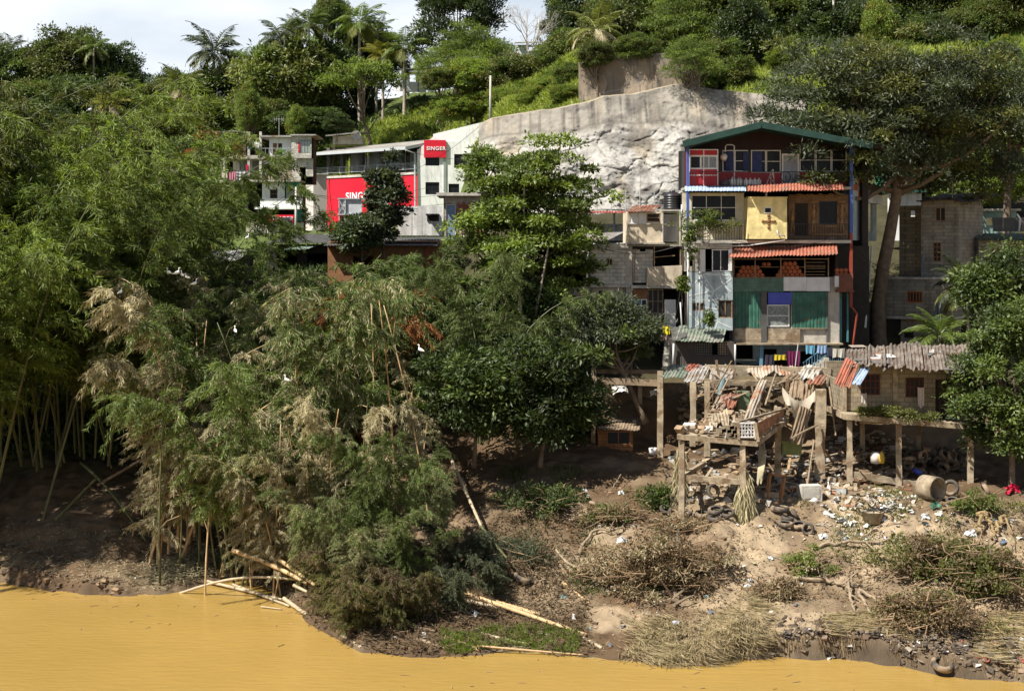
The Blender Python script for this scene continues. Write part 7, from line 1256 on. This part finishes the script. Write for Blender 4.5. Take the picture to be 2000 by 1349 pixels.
flat('short green grass on the low point by the water', 'bank_grass', (860, 1130, .2, 2.0), 9000, .2, .022, 'bright', 7, (0,-.1,1), .02, LEAFM, jit=.8, cat='grass', dens=lambda px, d: np.clip(fbm(px*.03, d, 3)*3-.9, 0, 1)); flat('twigs and straw scattered over the muddy slope', 'twig_litter', (950, 2080, .5, 13), 9000, .3, .02, 'tan', 8, lift=.05, dens=lambda px, d: np.clip(fbm(px*.02, d*.6, 3)*3-1., 0, 1)); flat('dead leaves and weeds on the slope', 'leaf_litter', (880, 2080, .5, 13), 12000, .16, .06, 'brown', 9, lift=.12, dens=lambda px, d: np.clip(fbm(px*.016+5, d*.5, 4)*4-1.7, 0, 1)); flat('brown debris under the centre bamboos', 'leaf_litter', (440, 1150, .0, 10), 16000, .28, .05, 'brown', 10, lift=.3); flat('green weeds on the shaded slope', 'weeds', (960, 1300, 5, 14), 5000, .2, .05, 'mid', 11, (0,0,1.), .05, LEAFM, jit=.8, cat='weeds', dens=lambda px, d: np.clip(fbm(px*.02+9, d*.5, 3)*4-1.9, 0, 1)); flat('weeds and straw among the junk below the stilt house', 'weeds', (1560, 2050, 6, 13), 5000, .2, .04, 'olive', 12, (0,0,.7), .05, DRYL, jit=.9, cat='weeds', dens=lambda px, d: np.clip(fbm(px*.02+2, d*.5, 3)*4-2.0, 0, 1))
flat('roots and grass hanging over the eroded bank edge', 'hanging_roots', (1440, 2050, .25, .75), 5000, .55, .02, 'brown', 13, (.1,-.5,-.9), .05, jit=.35)
def bits(label, reg, n, sz, cols, seed, name='plastic_litter', dens=None):
    r = np.random.default_rng(seed); mb = MB(); k = 0
    while k < n:
        px = r.uniform(reg[0], reg[1]); d = r.uniform(reg[2], reg[3])
        if dens is not None and dens(px, d) < r.random(): continue
        Y = float(shore(px))+d; x = XX(px, Y); z = H1(x, Y); s_ = sz*(.4+1.4*r.random()**2); Q = np.array([[(i-1)*s_*.5, (j-1)*s_*.35, 0] for i in range(3) for j in range(3)])+r.normal(size=(9, 3))*s_*.16; Q = Q@Rz(r.random()*6).T@Rx(r.normal()*.5).T
        mb.add(Q+[x, Y, z+.1*s_+.05], np.array([[0,1,4,3],[1,2,5,4],[3,4,7,6],[4,5,8,7]]), np.array(cols[r.integers(len(cols))])*(.75+.3*r.random())); k += 1
    return solo(name, mb, CLOTH, label, 'litter', kind='stuff')
WH = [(.7,.7,.7),(.62,.6,.56),(.75,.74,.72),(.5,.45,.38)]; CO = WH+[(.45,.4,.32),(.35,.3,.24),(.12,.16,.22),(.28,.1,.07),(.03,.03,.03),(.3,.26,.15),(.2,.27,.25),(.3,.22,.15),(.4,.36,.3)]
bits('plastic scraps strewn over the muddy slope', (1000, 2050, .5, 12), 330, .13, CO, 1); bits('heap of white plastic before the stilt house', (1690, 1790, 9.8, 12), 120, .17, WH+[(.35,.3,.22)]*3, 2); bits('trash in the slope below the concrete ring', (1800, 2050, 6, 12), 240, .17, CO+[(.03,.03,.03)]*3, 3); bits('layer of trash exposed in the eroded bank', (1440, 1800, .12, .5), 300, .16, [(.07,.055,.045)]*5+[(.12,.09,.07)]*4+[(.4,.38,.34),(.3,.25,.2),(.22,.17,.12)], 4); bits('trash on the rocky bank edge at the right', (1780, 2060, .1, 2.5), 340, .2, [(.10,.08,.06)]*5+[(.2,.16,.12)]*5+[(.55,.52,.48),(.3,.09,.07),(.4,.35,.28)], 5); bits('plastic scraps caught in the left debris', (250, 950, 1, 9), 90, .2, WH, 6); bits('white plastic among the tub and tyres', (1600, 1760, 7.5, 10), 110, .18, WH, 7)
rubble('stones along the eroded bank edge', lambda r: (lambda px: np.array([XX(px, (Y:=float(shore(px))+r.uniform(.1,1.6))), Y, H1(XX(px, Y), Y)]))(r.uniform(1440, 2050)), 380, .2, [(.13,.095,.065),(.2,.145,.1),(.09,.068,.05)], 6, 'bank_stones')
rubble('clods of mud and stones on the open slope', lambda r: (lambda px: np.array([XX(px, (Y:=float(shore(px))+r.uniform(.8,13))), Y, H1(XX(px, Y), Y)]))(r.uniform(1000, 2050)), 1500, .13, [(.22,.145,.085),(.15,.095,.055),(.3,.22,.14)], 7, 'mud_clods')
rubble('sticks and clods along the left bank edge', lambda r: (lambda px: np.array([XX(px, (Y:=float(shore(px))+r.uniform(.0,1.))), Y, H1(XX(px, Y), Y)]))(r.uniform(-50, 260)), 260, .2, [(.22,.15,.09),(.12,.08,.05)], 8, 'mud_clods')
# named scraps
for px, py, s_, c, lb in [(1608,1053,.42,(.78,.78,.78),'flat white board lying on the bare slope'),(1650,1058,.3,(.55,.6,.65),'pale grey bag beside the flat white board'),(1143,962,.3,(.75,.75,.75),'white scrap on the shaded slope, upper one'),(1148,972,.25,(.75,.75,.75),'white scrap on the shaded slope, lower one'),(1213,966,.32,(.75,.75,.75),'white bag left of the front left stilt'),(1215,1062,.5,(.8,.8,.78),'white sack caught in the big brush pile'),(1800,1105,.5,(.8,.8,.78),'white bag on the uprooted tree'),(1897,1050,.6,(.8,.8,.8),'long white sheet caught on a branch at right'),(1808,1015,.5,(.78,.78,.76),'upright white scrap above the uprooted tree'),
    (1765,1195,.7,(.72,.72,.7),'white sacking draped on the lower roots'),(1795,1192,.5,(.75,.75,.72),'second white sacking right of the draped one'),(1928,1095,.45,(.7,.75,.8),'bluish white bag at right in the brush'),(1978,965,.8,(.5,.01,.05),'crimson cloth bundle at the right edge'),(1240,1148,.3,(.75,.75,.7),'white carton before the brush, left one'),(1465,1137,.28,(.78,.78,.76),'white carton on the path of bare mud'),(1460,1148,.3,(.7,.72,.72),'grey white can on the path of bare mud'),(1320,1221,.32,(.68,.7,.8),'lilac white scrap on the reeds'),(1505,1093,.3,(.78,.78,.76),'white scrap left of the bright green shrub'),
    (1830,995,.55,(.08,.25,.17),'green net heap below the concrete ring'),(1835,1008,.4,(.72,.7,.62),'cream sack below the green net heap'),(565,1197,.35,(.8,.8,.76),'white foam piece floating by the bleached poles'),(350,905,.3,(.7,.7,.72),'pale bag in the left debris'),(480,1045,.3,(.78,.8,.82),'white rag hanging in the debris stems'),(1280,775,.6,(.6,.58,.55),'white rags hanging in the left stilt frame'),(1212,770,.9,(.66,.64,.6),'torn white sheet hanging under the mango tree'),(1100,1170,.3,(.3,.5,.5),'teal scrap near the short pole'),(1550,958,.3,(.6,.1,.05),'red scrap in the wreckage')]:
    s_ *= .8; c = [q*.85 for q in c]; Y = GP(px, py)[1] if py > 880 else 70.; r = np.random.default_rng(int(px)); n = 7; u, v = np.meshgrid(np.linspace(-.5, .5, n), np.linspace(-.5, .5, n)); Gq = np.stack([u*s_, v*s_*.25, v*s_*.5+.25*s_], -1)+r.normal(size=(n, n, 3))*s_*.085; Gq[..., 2] += .25*s_*np.cos(u*3)
    mb = MB(); mb.grid(Gq+P(px, py, Y), np.array(c)); mb.grid((Gq+P(px, py, Y)+[0,.015,0])[::-1], np.array(c)*.9); solo('scrap', mb, CLOTH, lb, 'litter', smooth=False)
# ---------------- egrets
em = MB(); em.tube([(-.24,0,.20),(-.16,0,.235),(-.05,0,.26),(.05,0,.29),(.11,0,.34),(.12,0,.40),(.10,0,.45),(.12,0,.50),(.16,0,.515),(.20,0,.51)], [.01,.035,.075,.085,.06,.035,.025,.028,.034,.012], 10); EG = em.mesh('body', mat('white_feathers', (.82,.81,.78), .8, var=.05, bump=.05), smooth=True)
e2 = MB(); e2.tube([(.19,0,.51),(.28,0,.495)], [.013,.003], 6); EB = e2.mesh('beak', mat('orange_beak', (.6,.3,.03), .5)); e3 = MB(); e3.tube([(0,.03,.24),(0,.03,-.02)], .008, 4); e3.tube([(0,-.03,.24),(0,-.03,-.02)], .008, 4); EL = e3.mesh('legs', mat('bird_leg', (.08,.08,.06), .6))
for px, py, Y, rz, s_, lb in [(235,580,65.5,1.2,1.,'white egret alone at the far left on the lowest dead bamboo'),(330,541,67.5,2.6,1.,'first white egret from the left on the dry bamboo top'),(345,543,67.4,.4,1.1,'second white egret from the left on the dry bamboo top'),(356,546,67.3,2.2,.95,'third white egret from the left on the dry bamboo top'),(366,549,67.6,3.,.8,'small egret half hidden in the dry bamboo top'),(379,563,67.2,.2,1.,'egret at the right end of the dry bamboo row'),(460,656,64,2.,1.,'egret on the green plume in the centre'),(483,471,69.5,1.,.8,'egret on the tip of the thin tall bamboo'),(561,752,62.5,2.8,1.,'egret in front of the mid bank bamboos'),(822,694,65.2,2.5,1.1,'egret on the dry fountain shaped bamboo'),(175,224,78,1.,1.1,'tiny egret on top of the tall bamboo grove'),(1619,962,63,1.6,1.,'egret standing in the mud right of the ruin')]:
    q = P(px, py, Y); t = thing('egret', lb, 'egret', q, 'white egrets'); t.rotation_euler.z = rz; t.scale = (s_*.85,)*3
    for nm_, me in (('body', EG), ('beak', EB), ('legs', EL)): o = bpy.data.objects.new(nm_, me); COL.objects.link(o); o.parent = t

# floating twigs and foam on the river
r = np.random.default_rng(66); mb = MB()
for k in range(90):
    px = r.uniform(20, 1950); Y = float(shore(px))-r.uniform(.1, 1.)**2*9; x = XX(px, Y); a_ = r.random()*3; L = .08+.35*r.random(); d = np.array([math.cos(a_), math.sin(a_), 0])*L; mb.tube([[x, Y, .01], np.array([x, Y, .02])+d*.5+[.02,.02,0], np.array([x, Y, .01])+d], .012, 4, col=np.array((.3,.2,.1))*(.5+r.random()))
solo('floating_twigs', mb, CLOTH, 'small twigs drifting on the river near the bank', 'twigs', kind='stuff')
